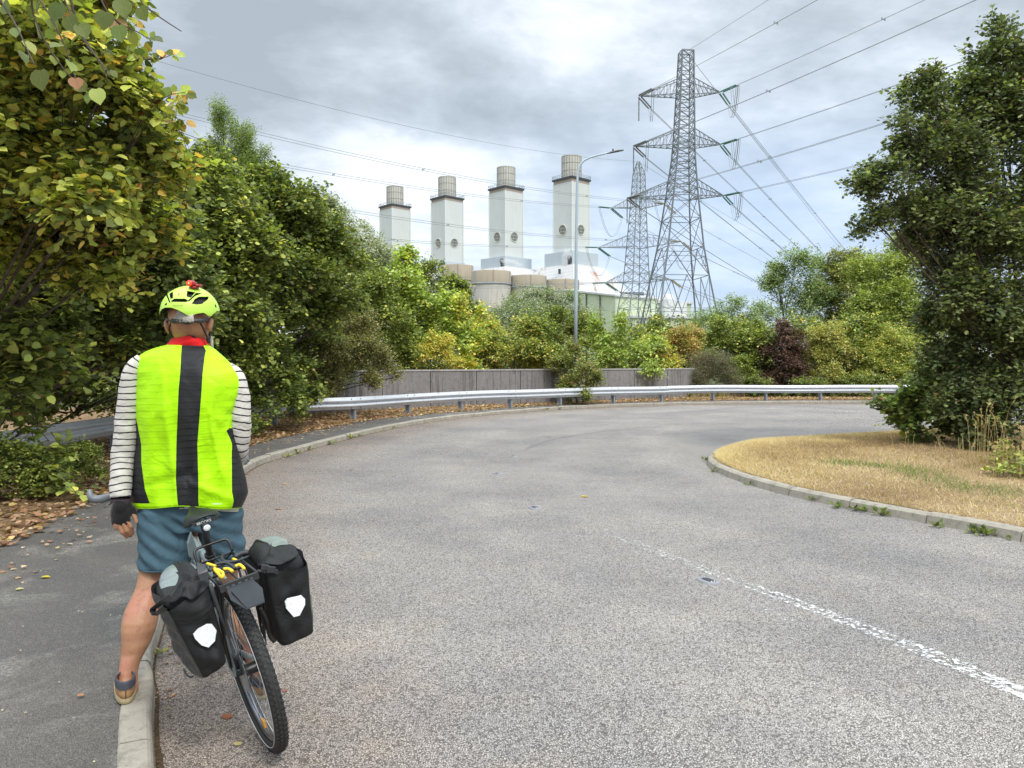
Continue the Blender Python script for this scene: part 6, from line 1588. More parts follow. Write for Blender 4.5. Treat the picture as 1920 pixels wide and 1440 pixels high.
# bungee cords on the rack
def bun(pts, r=.0062):
    mb = MB(); mb.tube(catmull([bl(*p) for p in pts], .006), r, 10); return mb
for pts in ([(389, 1057, -.02), (398, 1060, -.06), (405, 1062, -.08)], [(401, 1066, -.14), (411, 1070, -.16), (418, 1075, -.17), (417, 1084, -.19)], [(403, 1069, -.15), (410, 1076, -.18), (415, 1083, -.19), (419, 1079, -.17), (416, 1071, -.15)], [(419, 1067, -.12), (429, 1067, -.12), (438, 1073, -.15)],
            [(441, 1062, -.10), (449, 1059, -.10), (456, 1064, -.13), (458, 1068, -.15)], [(437, 1048, .05), (443, 1051, .03), (447, 1053, .02)]):
    bpart(bun(pts), 'bungee_cord', M_yel, rack, True)
mb = MB(); mb.tube(catmull([bl(*p) for p in ((394, 1070, -.1), (402, 1060, -.06), (420, 1055, -.05), (434, 1060, -.08), (442, 1068, -.12))], .01), .006, 8)
mb.tube(catmull([bl(*p) for p in ((418, 1040, .1), (416, 1047, .05), (424, 1053, .0), (445, 1052, .0), (470, 1042, .03))], .01), .006, 8)
mb.tube(catmull([bl(*p) for p in ((440, 1045, .06), (455, 1038, .08), (470, 1036, .08))], .01), .012, 8); bpart(mb, 'dark_straps', M_bplas, rack, True)
mb = MB(); mb.tube(catmull([bl(*p) for p in ((405, 1085, -.2), (413, 1095, -.2), (416, 1115, -.16), (417, 1145, -.08), (421, 1180, .0))], .012), .008, 8); bpart(mb, 'light_cable', M_bplas, rack, True)
# pale frame bag seen between the rider's legs
mb = MB(); FB = [bl(359, 997, .42), bl(352, 1020, .42), bl(356, 1046, .42), bl(375, 1056, .42), bl(376, 1046, .42), bl(367, 1020, .42)]
mb.extrude_poly(FB, (0, .03, 0)); fb = bpart(mb, 'frame_bag', simple('pale_grey_bag', (.24, .29, .285), .4, 0, .2, 15), bev=.006)

# ------------------------------------------------------------------ panniers (hang on the rack: things of their own)
def canvas(name, col, rough, spec=.5):
    m, t, b = new_mat(name); oc = t.add('ShaderNodeTexCoord').outputs['Object']
    c = t.mix(t.noise(oc, 9, 6, .65), tuple(x * .7 for x in col), tuple(x * 1.35 for x in col))
    c = t.mix(t.math('MULTIPLY', t.smooth(t.noise(oc, 22, 6, .75), .55, .75), .35), c, tuple(min(1, x * 2.2 + .015) for x in col))
    t.l.new(c, b.inputs['Base Color']); b.inputs['Roughness'].default_value = rough; b.inputs['Specular IOR Level'].default_value = spec
    b1 = t.add('ShaderNodeBump', {'Strength': .8, 'Distance': .018, 'Height': t.noise(oc, 10, 5, .55, .9)})
    b2 = t.add('ShaderNodeBump', {'Strength': .15, 'Distance': .001, 'Height': t.noise(oc, 500, 2), 'Normal': b1.outputs[0]})
    t.l.new(b2.outputs[0], b.inputs['Normal']); return m
M_can = canvas('black_canvas', (0.014, 0.014, 0.0145), .6, .3)
M_side = canvas('dark_grey_tarpaulin', (0.040, 0.043, 0.046), .34)
M_inner = canvas('shiny_grey_tarpaulin', (0.20, 0.23, 0.235), .30)
M_inner2 = canvas('shiny_green_grey_tarpaulin', (0.24, 0.28, 0.255), .28)
def pannier(label, sgn, rear, front, roll, refl, extra):
    """rear / front: 4 corners (inner top, outer top, outer bottom, inner bottom) in the bike's frame"""
    o = bpy.data.objects.new('pannier', None); o.location = BORG; o.rotation_euler = (0, -BLEAN, BYAW); link(o); tag(o, label, 'bag', 'panniers on the rear rack')
    rw, fw = [Vector(p) for p in rear], [Vector(p) for p in front]; ctr = sum(rw + fw, Vector()) / 8
    # bulged bag surface: bilinear grid around the four walls, closed at the bottom
    mb = MB(); nu, nz = 10, 16; rnd = random.Random(9 if sgn < 0 else 12); rows = []
    ph = [rnd.uniform(0, 6.28) for _ in range(8)]
    for k in range(nz + 1):
        v = k / nz; cs = []                       # corners at this height: rear inner, rear outer, front outer, front inner
        ri, ro, fo, fi = rw[3].lerp(rw[0], v), rw[2].lerp(rw[1], v), fw[2].lerp(fw[1], v), fw[3].lerp(fw[0], v)
        loop = []
        for (a, b_, nrm, amp) in ((ri, ro, Vector((0, -1, 0)), .014), (ro, fo, Vector((sgn, 0, 0)), .020), (fo, fi, Vector((0, 1, 0)), .014), (fi, ri, Vector((-sgn, 0, 0)), .0)):
            for j in range(nu):
                u = j / nu; p = a.lerp(b_, u); bul = amp * math.sin(PI * u) * (.35 + .65 * math.sin(PI * min(1, v * .9 + .08)))
                wv = .011 * math.sin(v * 9 + ph[0] + u * 4) * math.sin(u * 7 + ph[1]) + .006 * math.sin(v * 19 + ph[2] - u * 6) - .010 * math.exp(-((v - .62 - .25 * (u - .5)) / .05) ** 2)
                if amp == 0: wv = 0
                p = p + nrm * (bul + wv * (4 * u * (1 - u)))
                if u == 0: p = p + (ctr - p) * .012
                p.z += .005 * math.sin(u * 5 + ph[3]) * (v > .9)
                loop.append(p)
        rows.append(loop)
    b0 = [ctr + (p - ctr) * .93 for p in rows[0]]; b0 = [Vector((p.x, p.y, q.z - .012)) for p, q in zip(b0, rows[0])]
    rows = [b0] + rows
    mb.quadgrid(rows, True, True, False)
    # material: outer and rear walls differ
    for fi_, f in enumerate(mb.f):
        if len(f) == 4:
            j = fi_ % (4 * nu); mb.m[fi_] = 1 if nu <= j < 2 * nu else 0
    bag = mb.build('bag', [M_can, M_side], o, True, local=True)
    sb = bag.modifiers.new('sub', 'SUBSURF'); sb.levels = 1; sb.render_levels = 1
    # top: gathered roll
    mb = MB(); rows = []
    for (z_, sx, sy, dx_, mat_) in roll:
        pts = []
        for j in range(40):
            a = 2 * PI * j / 40; p = rw[0].lerp(rw[1], .5).lerp(fw[0].lerp(fw[1], .5), .5)
            hx = (rw[1] - rw[0]).length / 2 * sx; hy = (fw[0] - rw[0]).length / 2 * sy
            ca, sa = math.cos(a), math.sin(a); sq = lambda w: math.copysign(abs(w) ** .55, w)
            pts.append(Vector((p.x + dx_ + hx * sq(ca), p.y + hy * sq(sa), z_ + (rw[1].z - rw[0].z) * .5 * sq(ca) * sgn + .008 * math.sin(a * 5 + z_ * 60) + .006 * math.sin(a * 9 - z_ * 80))))
        rows.append(pts)
    mb.quadgrid(rows, True, False, True)
    for fi_, f in enumerate(mb.f): mb.m[fi_] = 0
    rl = mb.build('roll_top', [M_can], o, True, local=True); sb = rl.modifiers.new('s', 'SUBSURF'); sb.levels = 1; sb.render_levels = 1
    # reflector
    mb = MB(); pts = [bl(px, py, rw[0].y - .026) for px, py in refl]; mb.extrude_poly(pts, (0, .010, 0)); bpart(mb, 'reflector', M_refl2, o)
    extra(o); return o
m, t, b = new_mat('scuffed_reflector'); oc = t.add('ShaderNodeTexCoord').outputs['Object']
c = t.mix(t.smooth(t.noise(oc, 70, 5, .7), .5, .75), (0.86, 0.89, 0.88), (0.55, 0.58, 0.56)); t.l.new(c, b.inputs['Base Color']); b.inputs['Roughness'].default_value = .4; M_refl2 = m
def exL(o):
    # stiffened flap of the roll (shiny grey), strap and buckle
    mb = MB(); A = [bl(297, 1090, .04), bl(300, 1072, .07), bl(315, 1056, .12), bl(340, 1048, .14), bl(362, 1052, .12), bl(372, 1064, .05)]
    Bm = [bl(298, 1096, -.02), bl(304, 1085, .0), bl(318, 1070, .02), bl(338, 1062, .02), bl(358, 1060, .01), bl(368, 1068, -.01)]
    C_ = [bl(300, 1100, -.10), bl(315, 1098, -.10), bl(328, 1100, -.12), bl(340, 1098, -.12), bl(352, 1090, -.12), bl(364, 1082, -.12)]
    D_ = [bl(312, 1128, -.18), bl(322, 1126, -.19), bl(334, 1122, -.20), bl(345, 1112, -.20), bl(356, 1100, -.20), bl(370, 1092, -.19)]
    A0 = [p + Vector((0, .03, -.06)) for p in A]
    mb.quadgrid([catmull(r_, .01)[:1] and resample(catmull(r_, .01), 18) for r_ in (A0, A, Bm, C_, D_)])
    for i in range(len(mb.m)): mb.m[i] = 0 if i < 17 * 1 else (1 if i < 17 * 3 else 0)
    x = bpart(mb, 'folded_flap', [M_can, M_inner], o, True); s2 = x.modifiers.new('t', 'SOLIDIFY'); s2.thickness = .004; s3 = x.modifiers.new('s', 'SUBSURF'); s3.levels = 1; s3.render_levels = 2
    mb = MB(); rr = resample(catmull([bl(312, 1130, -.18), bl(328, 1128, -.215), bl(346, 1118, -.22), bl(358, 1126, -.225), bl(372, 1118, -.22), bl(392, 1098, -.20)], .01), 20)
    r2 = resample(catmull([bl(330, 1110, -.16), bl(340, 1096, -.18), bl(348, 1086, -.18), bl(362, 1084, -.18), bl(378, 1082, -.18), bl(394, 1084, -.17)], .01), 20)
    r3 = resample(catmull([bl(325, 1120, -.14), bl(345, 1096, -.08), bl(352, 1086, -.08), bl(365, 1080, -.08), bl(380, 1078, -.08), bl(392, 1078, -.08)], .01), 20)
    mb.quadgrid([rr, [a.lerp(b_, .5) + Vector((0, -.006 + .016 * math.sin(i * .9), 0)) for i, (a, b_) in enumerate(zip(rr, r2))], r2, r3]); x = bpart(mb, 'roll_fold', M_can, o, True); s2 = x.modifiers.new('t', 'SOLIDIFY'); s2.thickness = .005; s3 = x.modifiers.new('s', 'SUBSURF'); s3.levels = 1; s3.render_levels = 2
    def strap(pts, wd, mat=M_bplas, nm='strap', th=.003):
        mb = MB(); c_ = catmull([bl(*p) for p in pts], .012); up = Vector((0, 0, 1)); rows = [[], [], [], []]
        for i, p in enumerate(c_):
            t_ = (c_[min(i + 1, len(c_) - 1)] - c_[max(0, i - 1)]).normalized(); s_ = t_.cross(Vector((0, 1, 0)))
            if s_.length < .1: s_ = Vector((1, 0, 0))
            s_.normalize(); n_ = Vector((0, -th, 0))
            for r_, q in zip(rows, (p + s_ * wd / 2, p + s_ * wd / 2 + n_, p - s_ * wd / 2 + n_, p - s_ * wd / 2)): r_.append(q)
        mb.quadgrid(rows + [rows[0]]); return bpart(mb, nm, mat, o)
    strap([(320, 1118, -.20), (305, 1128, -.19), (292, 1138, -.14), (286, 1143, -.10), (290, 1150, -.12), (300, 1147, -.17), (312, 1136, -.20)], .022)
    strap([(340, 1092, -.16), (328, 1106, -.20), (320, 1118, -.21)], .006)
    strap([(376, 1056, -.17), (379, 1068, -.215), (384, 1084, -.225), (388, 1090, -.23)], .034)
    mb = MB(); mb.tube(catmull([bl(345, 1256, -.05), bl(349, 1264, -.08), bl(356, 1269, -.1), bl(364, 1268, -.1)], .006), .004, 8); bpart(mb, 'bottom_hook', M_bplas, o)
    mb = MB(); mb.tube([bl(394, 1094, -.205), bl(399, 1112, -.20), bl(412, 1150, -.19), bl(424, 1190, -.18)], [.008, .009, .007, .005], 8); bpart(mb, 'stiffening_edge', M_side, o, True)
pannier('left black pannier with a white reflector, its rolled top sagging open', -1,
        [(-.100, -.20, .812), (-.262, -.20, .775), (-.205, -.20, .478), (-.112, -.20, .500)], [(-.100, .13, .80), (-.262, .12, .80), (-.232, .10, .46), (-.105, .10, .47)],
        [(.775, .96, .96, 0, 0), (.80, .99, 1.0, -.002, 0), (.828, .80, .92, .004, 0), (.845, .55, .85, .01, 0), (.852, .30, .75, .015, 0)],
        [(389, 1171), (398, 1171), (406, 1182), (403, 1202), (391, 1214), (378, 1210), (366, 1198), (363, 1190), (372, 1180)], exL)
def exR(o):
    mb = MB(); A = [bl(470, 1052, .05), bl(466, 1038, .10), bl(474, 1018, .14), bl(492, 1003, .16), bl(512, 999, .15), bl(535, 1006, .10)]
    Bm = [bl(478, 1058, -.02), bl(474, 1042, .05), bl(482, 1026, .08), bl(497, 1014, .08), bl(514, 1010, .06), bl(540, 1014, .02)]
    C_ = [bl(482, 1060, -.08), bl(486, 1050, -.05), bl(494, 1041, -.05), bl(508, 1030, -.06), bl(524, 1022, -.08), bl(545, 1020, -.08)]
    A0 = [p + Vector((0, .03, -.06)) for p in A]
    mb.quadgrid([resample(catmull(r_, .01), 18) for r_ in (A0, A, Bm, C_)])
    for i in range(len(mb.m)): mb.m[i] = 0 if i < 17 else 1
    x = bpart(mb, 'folded_flap', [M_can, M_inner2], o, True); s2 = x.modifiers.new('t', 'SOLIDIFY'); s2.thickness = .004; s3 = x.modifiers.new('s', 'SUBSURF'); s3.levels = 1; s3.render_levels = 2
    mb = MB(); rr = resample(catmull([bl(484, 1062, -.12), bl(498, 1056, -.2), bl(512, 1058, -.22), bl(530, 1058, -.225), bl(548, 1048, -.22), bl(562, 1036, -.18)], .01), 20)
    r2 = resample(catmull([bl(482, 1056, -.06), bl(495, 1044, -.12), bl(512, 1036, -.15), bl(532, 1036, -.17), bl(546, 1030, -.16), bl(556, 1028, -.12)], .01), 20)
    r3 = resample(catmull([bl(482, 1058, -.0), bl(495, 1038, -.05), bl(512, 1026, -.07), bl(530, 1021, -.08), bl(546, 1019, -.08), bl(558, 1026, -.06)], .01), 20)
    mb.quadgrid([rr, [a.lerp(b_, .5) + Vector((0, -.008 + .018 * math.sin(i * .8 + 1), .0)) for i, (a, b_) in enumerate(zip(rr, r2))], r2, r3]); x = bpart(mb, 'roll_fold', M_can, o, True); s2 = x.modifiers.new('t', 'SOLIDIFY'); s2.thickness = .005; s3 = x.modifiers.new('s', 'SUBSURF'); s3.levels = 1; s3.render_levels = 2
    mb = MB(); mb.box(bl(497, 1064, -.215), (.03, .012, .022), Matrix.Rotation(R(25), 3, 'Y')); mb.box(bl(508, 1068, -.218), (.034, .014, .026), Matrix.Rotation(R(25), 3, 'Y')); mb.box(bl(518, 1072, -.218), (.012, .01, .02), Matrix.Rotation(R(25), 3, 'Y')); bpart(mb, 'buckle', M_bplas, o, bev=.003)
    mb = MB(); mb.tube(catmull([bl(483, 1070, -.2), bl(495, 1072, -.21), bl(505, 1074, -.21)], .01), .005, 6); bpart(mb, 'strap', M_bplas, o)
    mb = MB(); mb.tube(catmull([bl(488, 1140, -.19), bl(500, 1165, -.19), bl(505, 1190, -.18), bl(517, 1206, -.19)], .01), .008, 8); bpart(mb, 'stiffening_edge', M_can, o, True)
M_inner2x = canvas('shiny_green_grey_tarpaulin', (0.22, 0.26, 0.235), .28)
pannier('right black pannier with a white reflector and a closed buckle', 1,
        [(.100, -.20, .775), (.272, -.20, .745), (.230, -.20, .468), (.095, -.20, .470)], [(.100, .13, .80), (.29, .12, .78), (.275, .10, .46), (.10, .10, .47)],
        [(.745, .97, .97, 0, 0), (.772, .98, .98, .0, 0), (.80, .84, .9, -.002, 0), (.818, .6, .82, -.004, 0), (.828, .3, .7, -.006, 0)],
        [(566, 1117), (572, 1123), (572, 1134), (562, 1154), (551, 1157), (537, 1141), (535, 1129), (540, 1123)], exR)
# ================================================================== CYCLIST
PD = 3.66
person = thing('person', (-1.6, 3.62, 0.1), 'cyclist seen from behind in a lime green vest, striped sleeves, blue shorts and lime helmet', 'person')
def proj(p):
    z = p[2] - CAMH; f = p[1] * math.cos(PITCH) - z * math.sin(PITCH); u = p[1] * math.sin(PITCH) + z * math.cos(PITCH)
    return 960 + F * p[0] / f, 720 - F * u / f
def skinmat():
    m, t, b = new_mat('skin'); oc = t.add('ShaderNodeTexCoord').outputs['Object']
    c = t.mix(t.noise(oc, 12, 5, .6), (0.33, 0.160, 0.085), (0.52, 0.285, 0.165))
    c = t.mix(t.smooth(t.noise(oc, 5, 4, .6), .45, .65), c, (0.46, 0.20, 0.125))
    c = t.mix(t.math('MULTIPLY', t.smooth(t.noise(oc, 30, 6, .75), .50, .68), .8), c, (0.33, 0.13, 0.08))
    sp = t.smooth(t.noise(oc, 190, 2, .5), .66, .72); c = t.mix(t.math('MULTIPLY', sp, .5), c, (.20, .09, .06))
    t.l.new(c, b.inputs['Base Color']); b.inputs['Roughness'].default_value = .5
    b.inputs['Subsurface Weight'].default_value = .12; b.inputs['Subsurface Radius'].default_value = (.012, .005, .003); b.inputs['Subsurface Scale'].default_value = .6
    bn = t.add('ShaderNodeBump', {'Strength': .25, 'Distance': .003, 'Height': t.noise(oc, 90, 5, .6)}); t.l.new(bn.outputs[0], b.inputs['Normal']); return m
M_skin = skinmat()
def cloth(name, col, rough=.75, b1=.5, s1=9.0, dist=.012, weave=600, sheen=.0, stretch=(1, 1, 1)):
    m, t, b = new_mat(name); oc = t.add('ShaderNodeTexCoord').outputs['Object']
    mp = t.add('ShaderNodeMapping', {'Vector': oc, 'Scale': stretch}).outputs[0]
    c = t.mix(t.noise(oc, 6, 5, .6), tuple(x * .88 for x in col), tuple(min(1, x * 1.1) for x in col)); t.l.new(c, b.inputs['Base Color'])
    b.inputs['Roughness'].default_value = rough; b.inputs['Specular IOR Level'].default_value = .25; b.inputs['Sheen Weight'].default_value = sheen
    n1 = t.noise(mp, s1, 4, .5, 1.2)
    a = t.add('ShaderNodeBump', {'Strength': b1, 'Distance': dist, 'Height': n1})
    a2 = t.add('ShaderNodeBump', {'Strength': .2, 'Distance': .0008, 'Height': t.noise(oc, weave, 2), 'Normal': a.outputs[0]}); t.l.new(a2.outputs[0], b.inputs['Normal'])
    return m, t, b, c
def remesh(mb, name, mat, vox, smooth_it, parent, disp=None):
    me = mb.mesh(name + '_src', mat, inv=wm(parent).inverted()); o = bpy.data.objects.new(name, me); link(o, parent)
    r_ = o.modifiers.new('r', 'REMESH'); r_.mode = 'VOXEL'; r_.voxel_size = vox
    s_ = o.modifiers.new('s', 'SMOOTH'); s_.factor = .5; s_.iterations = smooth_it
    bpy.context.view_layer.update(); dg = bpy.context.evaluated_depsgraph_get()
    m2 = bpy.data.meshes.new_from_object(o.evaluated_get(dg)); o.modifiers.clear(); o.data = m2
    m2.materials.clear(); m2.materials.append(mat)
    if disp is not None:
        n = len(m2.vertices); co = np.empty(n * 3, np.float32); no = np.empty(n * 3, np.float32); m2.vertices.foreach_get('co', co); m2.vertices.foreach_get('normal', no)
        co = co.reshape(-1, 3); no = no.reshape(-1, 3); w_ = co + np.array(wm(parent).translation); co = co + no * disp(w_)[:, None]; m2.vertices.foreach_set('co', co.astype(np.float32).reshape(-1)); m2.update()
    m2.polygons.foreach_set('use_smooth', [True] * len(m2.polygons)); return o
px_m = PD / F
# joints
HC = at(354, 594, PD + .02)
neck0, neck1 = at(352, 660, PD + .03), at(353, 625, PD + .03)
shL, shR = at(254, 704, PD + .01), at(438, 712, PD + .02)
elL, elR = at(234, 835, PD - .01), at(448, 826, PD + .03)
wrL, wrR = at(225, 938, PD - .07), at(440, 868, PD + .24)
hipL, hipR = at(312, 985, PD + .02), at(408, 985, PD + .02)
knL, anL, heL = at(286, 1092, PD - .02), at(241, 1262, 3.545), at(238, 1298, 3.47)
mb = MB()
# head, jaw, nose, ears
mb.ellipsoid(HC + Vector((0, .01, .0)), (.092, .112, .128), 24, 18)
mb.ellipsoid(HC + Vector((.004, .05, -.072)), (.066, .068, .062), 18, 12)
mb.capsule(HC + Vector((.03, .12, .0)), HC + Vector((.035, .135, -.03)), .012, .018)
mb.ellipsoid(HC + Vector((0, .085, .03)), (.07, .04, .03), 14, 8)
for ex, ey_ in ((314, 612), (394, 608)):
    ec = at(ex, ey_, PD + .02); sx = -1 if ex < 350 else 1
    mb.ellipsoid(ec + Vector((0, 0, .0)), (.014, .020, .034), 12, 10, Matrix.Rotation(R(12 * sx), 3, 'Y')); mb.ellipsoid(ec + Vector((-sx * .004, .008, -.024)), (.010, .012, .014), 10, 8)
mb.capsule(neck0 - Vector((0, -.02, .08)), neck1 + Vector((0, .02, .02)), .062, .064)
mb.ellipsoid(at(352, 622, PD + .02), (.072, .066, .05), 16, 10)
# torso
mb.ellipsoid(at(347, 740, PD + .04), (.160, .085, .18), 24, 16); mb.ellipsoid(at(349, 850, PD + .04), (.150, .095, .22), 24, 16); mb.ellipsoid(at(358, 960, PD + .03), (.16, .095, .12), 24, 14)
for a, b_ in ((neck0, shL), (neck0, shR)): mb.capsule(a + Vector((0, .03, -.07)), b_.lerp(a, .25) + Vector((0, .03, -.05)), .05, .045)
mb.capsule(shL, elL, .038, .034); mb.capsule(elL, wrL, .034, .026)
mb.capsule(shR, elR, .038, .032); mb.capsule(elR, wrR, .030, .024)
mb.capsule(hipL, knL + Vector((0, 0, .1)), .085, .062); mb.capsule(knL + Vector((0, 0, .12)), knL, .062, .054)
# left lower leg from the photograph's outline: (py, left, right)
legt = [(1062, 262, 312), (1082, 261, 311), (1100, 257, 307), (1117, 250, 304), (1140, 240, 300), (1158, 235, 298), (1175, 232, 294), (1192, 231, 287), (1207, 230, 281), (1222, 229, 272), (1236, 228, 264), (1250, 226, 259), (1264, 224, 256), (1278, 222, 256), (1292, 221, 256)]
rows = []
for i, (py, l, r_) in enumerate(legt):
    D = PD - .03 + (3.42 - PD + .03) * max(0, (py - 1062) / 230) ** 1.0; c = at((l + r_) / 2, py, D + .02); hw = (r_ - l) / 2 / F * D
    calf = .10 * math.exp(-((py - 1150) / 38) ** 2)
    dep = hw * (1.12 if py < 1230 else 1.35)
    rows.append([c + Vector((hw * math.cos(2 * PI * k / 20), dep * math.sin(2 * PI * k / 20) - calf * .18, 0)) for k in range(20)])
mb.quadgrid(rows, True, True, True)
ftd = Vector((-.46, .88, 0)).normalized()
hs = at(238, 1300, 3.42); mb.ellipsoid(hs + Vector((0, .03, .01)), (.034, .045, .045), 14, 10); mb.capsule(hs + Vector((0, .03, 0)), Vector((hs.x, hs.y, .145)) + ftd * .19, .034, .026)
# right leg (behind the bicycle)
ftR = bw((.105, .50, .02)); ftR.z = 0.02; knR = at(425, 1105, PD + .08); anR = Vector((ftR.x, ftR.y, .11))
mb.capsule(hipR, knR, .085, .056); mb.capsule(knR, knR.lerp(anR, .35), .056, .058); mb.capsule(knR.lerp(anR, .35), anR, .058, .034); mb.capsule(anR, Vector((anR.x, anR.y, .06)) + ftd * .17, .034, .026)
# left hand: palm, four unequal curled fingers, thumb at the side
pal = at(226, 960, PD - .08); mb.ellipsoid(pal, (.043, .022, .055), 16, 12); mb.capsule(wrL, at(226, 950, PD - .08), .026, .032)
HD = PD - .085
for kn_, mid_, tip_, rr in (((213, 977), (218, 990), (231, 994), .0098), ((221, 979), (229, 998), (238, 1007), .0105), ((231, 980), (238, 995), (245, 1005), .0105), ((239, 977), (245, 987), (249, 1000), .0100)):
    a, b_, c = at(*kn_, HD), at(*mid_, HD + .004), at(*tip_, HD + .028); mb.capsule(a, b_, rr * 1.05, rr, 10); mb.capsule(b_, c, rr, rr * .82, 10)
mb.capsule(at(240, 950, HD + .015), at(250, 962, HD + .02), .015, .0125, 10); mb.capsule(at(250, 962, HD + .02), at(256, 979, HD + .02), .0125, .0105, 10)
# right hand closed around the grip / phone in front
gR = wrR + Vector((-.03, .05, .0)); mb.ellipsoid(gR, (.03, .045, .035), 14, 10)
for k in range(4):
    a = gR + Vector((-.01, .03 - .0 * k, .022 - .016 * k)); b_ = a + Vector((-.035, .018, -.002)); c = b_ + Vector((-.022, -.024, 0)); mb.capsule(a, b_, .010, .0095, 8); mb.capsule(b_, c, .0095, .0085, 8)
mb.capsule(gR + Vector((-.01, .0, .03)), gR + Vector((-.05, .01, .035)), .012, .010, 8)
body = remesh(mb, 'body', M_skin, .0045, 5, person)

# ---- vest --------------------------------------------------------------
VL = [(640, 330), (645, 324), (650, 303), (655, 286), (661, 272), (668, 262), (676, 256), (690, 254), (715, 254), (767, 253), (800, 255), (833, 256), (867, 250), (900, 246.5), (917, 244), (935, 245), (951, 247)]
VR = [(640, 380), (645, 384), (650, 394), (655, 402), (661, 409), (668, 417), (676, 426), (690, 438), (707, 449), (725, 451), (745, 447), (777, 438), (800, 438), (817, 441), (860, 450), (900, 461), (923, 464.5), (937, 459), (951, 452)]
CL = [(640, 342), (645, 342), (700, 339), (733, 336), (783, 334), (833, 332), (900, 331), (951, 335)]
CR = [(640, 370), (647, 380), (658, 386), (700, 381), (733, 379), (783, 375), (833, 371), (900, 373), (951, 373)]
SL = [(640, 0), (775, 0), (783, 2), (833, 10), (867, 16), (900, 24), (940, 35), (951, 38)]        # width of the dark left side panel
SR = [(640, 0), (800, 0), (805, 16), (820, 12), (833, 10), (867, 18), (900, 27), (923, 30), (940, 20), (951, 18)]
DEP = [(640, .066), (648, .085), (660, .105), (680, .125), (720, .145), (780, .152), (850, .150), (900, .155), (951, .165)]
BMP = [(640, -.015), (660, .0), (700, .022), (760, .025), (850, .012), (951, .0)]
NB = (7, 22, 14, 22, 7)
vm = []; rowsv = []; ys_ = list(np.concatenate([np.linspace(641, 680, 20), np.linspace(684, 951, 66)]))
rs_ = np.random.default_rng(7); WPH = rs_.uniform(0, 6.28, 12)
def vest_point(x, py, cx, hw, dep, front, k=0.0, infl=0.0):
    u = max(-1, min(1, (x - cx) / hw)); a = math.sqrt(max(0, 1 - abs(u) ** 2.3))
    y = PD + .03 + lerp_table(BMP, py) * -1 * (0 if front else 1) + (dep * .9 * a if front else -dep * a)
    if not front:
        # folds: soft drape lines running from the shoulders to the hem, gathers at the armholes
        v = (py - 640) / 311
        fold = .0045 * math.sin(u * 7 + v * 5 + WPH[0]) * min(1, v * 2) + .0035 * math.sin(u * 15 - v * 9 + WPH[1]) * v + .003 * math.sin(v * 23 + u * 6 + WPH[2]) * (abs(u) > .25) * v
        fold += .004 * math.sin(py * .28 + WPH[3]) * max(0, abs(u) - .72) / .28 * (660 < py < 830)
        fold += .006 * math.exp(-((u + .55 - v * .35) / .06) ** 2) * math.sin(PI * v) + .006 * math.exp(-((v - .86 - .12 * u) / .025) ** 2) * (u > 0) - .006 * math.exp(-((v - .80 + .1 * u) / .03) ** 2) * (u < .1)
        fold += .005 * math.exp(-((v - .30 - .25 * abs(u)) / .03) ** 2) * abs(u)
        fold += .009 * math.exp(-((u - .42 - v * .25) / .05) ** 2) * (1 if .25 < v < .85 else 0) * math.sin(PI * (v - .25) / .6 if .25 < v < .85 else 0)
        y -= fold * a * 1.7
    return at(x, py, y - infl)
mb = MB()
for py in ys_:
    l, r_ = lerp_table(VL, py), lerp_table(VR, py); cx = (l + r_) / 2; hw = (r_ - l) / 2 + .01; dep = lerp_table(DEP, py)
    sl = max(.8, lerp_table(SL, py)); sr = max(.8, lerp_table(SR, py)); br = [l, l + sl, lerp_table(CL, py), lerp_table(CR, py), r_ - sr, r_]
    br[2] = max(br[2], br[1] + 1); br[3] = max(br[3], br[2] + 1); br[4] = max(br[4], br[3] + 1)
    xs_ = []
    for k in range(5):
        for j in range(NB[k]): xs_.append(br[k] + (br[k + 1] - br[k]) * j / NB[k])
    # denser near the outline where the surface turns
    hem = 0.0
    row = [vest_point(x, py + (2.5 * math.sin((x - 240) * .045) + (x - 350) * .006 if py > 935 else 0) * (py - 935) / 16 if py > 935 else py, cx, hw, dep, False) for x in xs_] + [vest_point(r_, py, cx, hw, dep, False)]
    nf = 40; row += [vest_point(cx + hw * math.cos(PI * (j + 1) / (nf + 1)), py, cx, hw, dep, True) for j in range(nf)]
    rowsv.append(row)
mb.quadgrid(rowsv, True)
nb = len(rowsv[0]); b1_, b2_, b3_, b4_ = NB[0], NB[0] + NB[1], sum(NB[:3]), sum(NB[:4]); tot = sum(NB)
for fi_ in range(len(mb.f)):
    j = fi_ % nb; row = fi_ // nb
    if b2_ <= j < b3_: mb.m[fi_] = 1
    elif (j < b1_ and ys_[row] > 775) or (b4_ <= j < tot and ys_[row] > 800): mb.m[fi_] = 1
    elif j >= tot: mb.m[fi_] = 1 if (j - tot < 4 or j > nb - 5) and ys_[row] > 790 else 0
    if row >= len(ys_) - 3 and not (b2_ <= j < b3_) and not (b4_ <= j < tot): mb.m[fi_] = 0
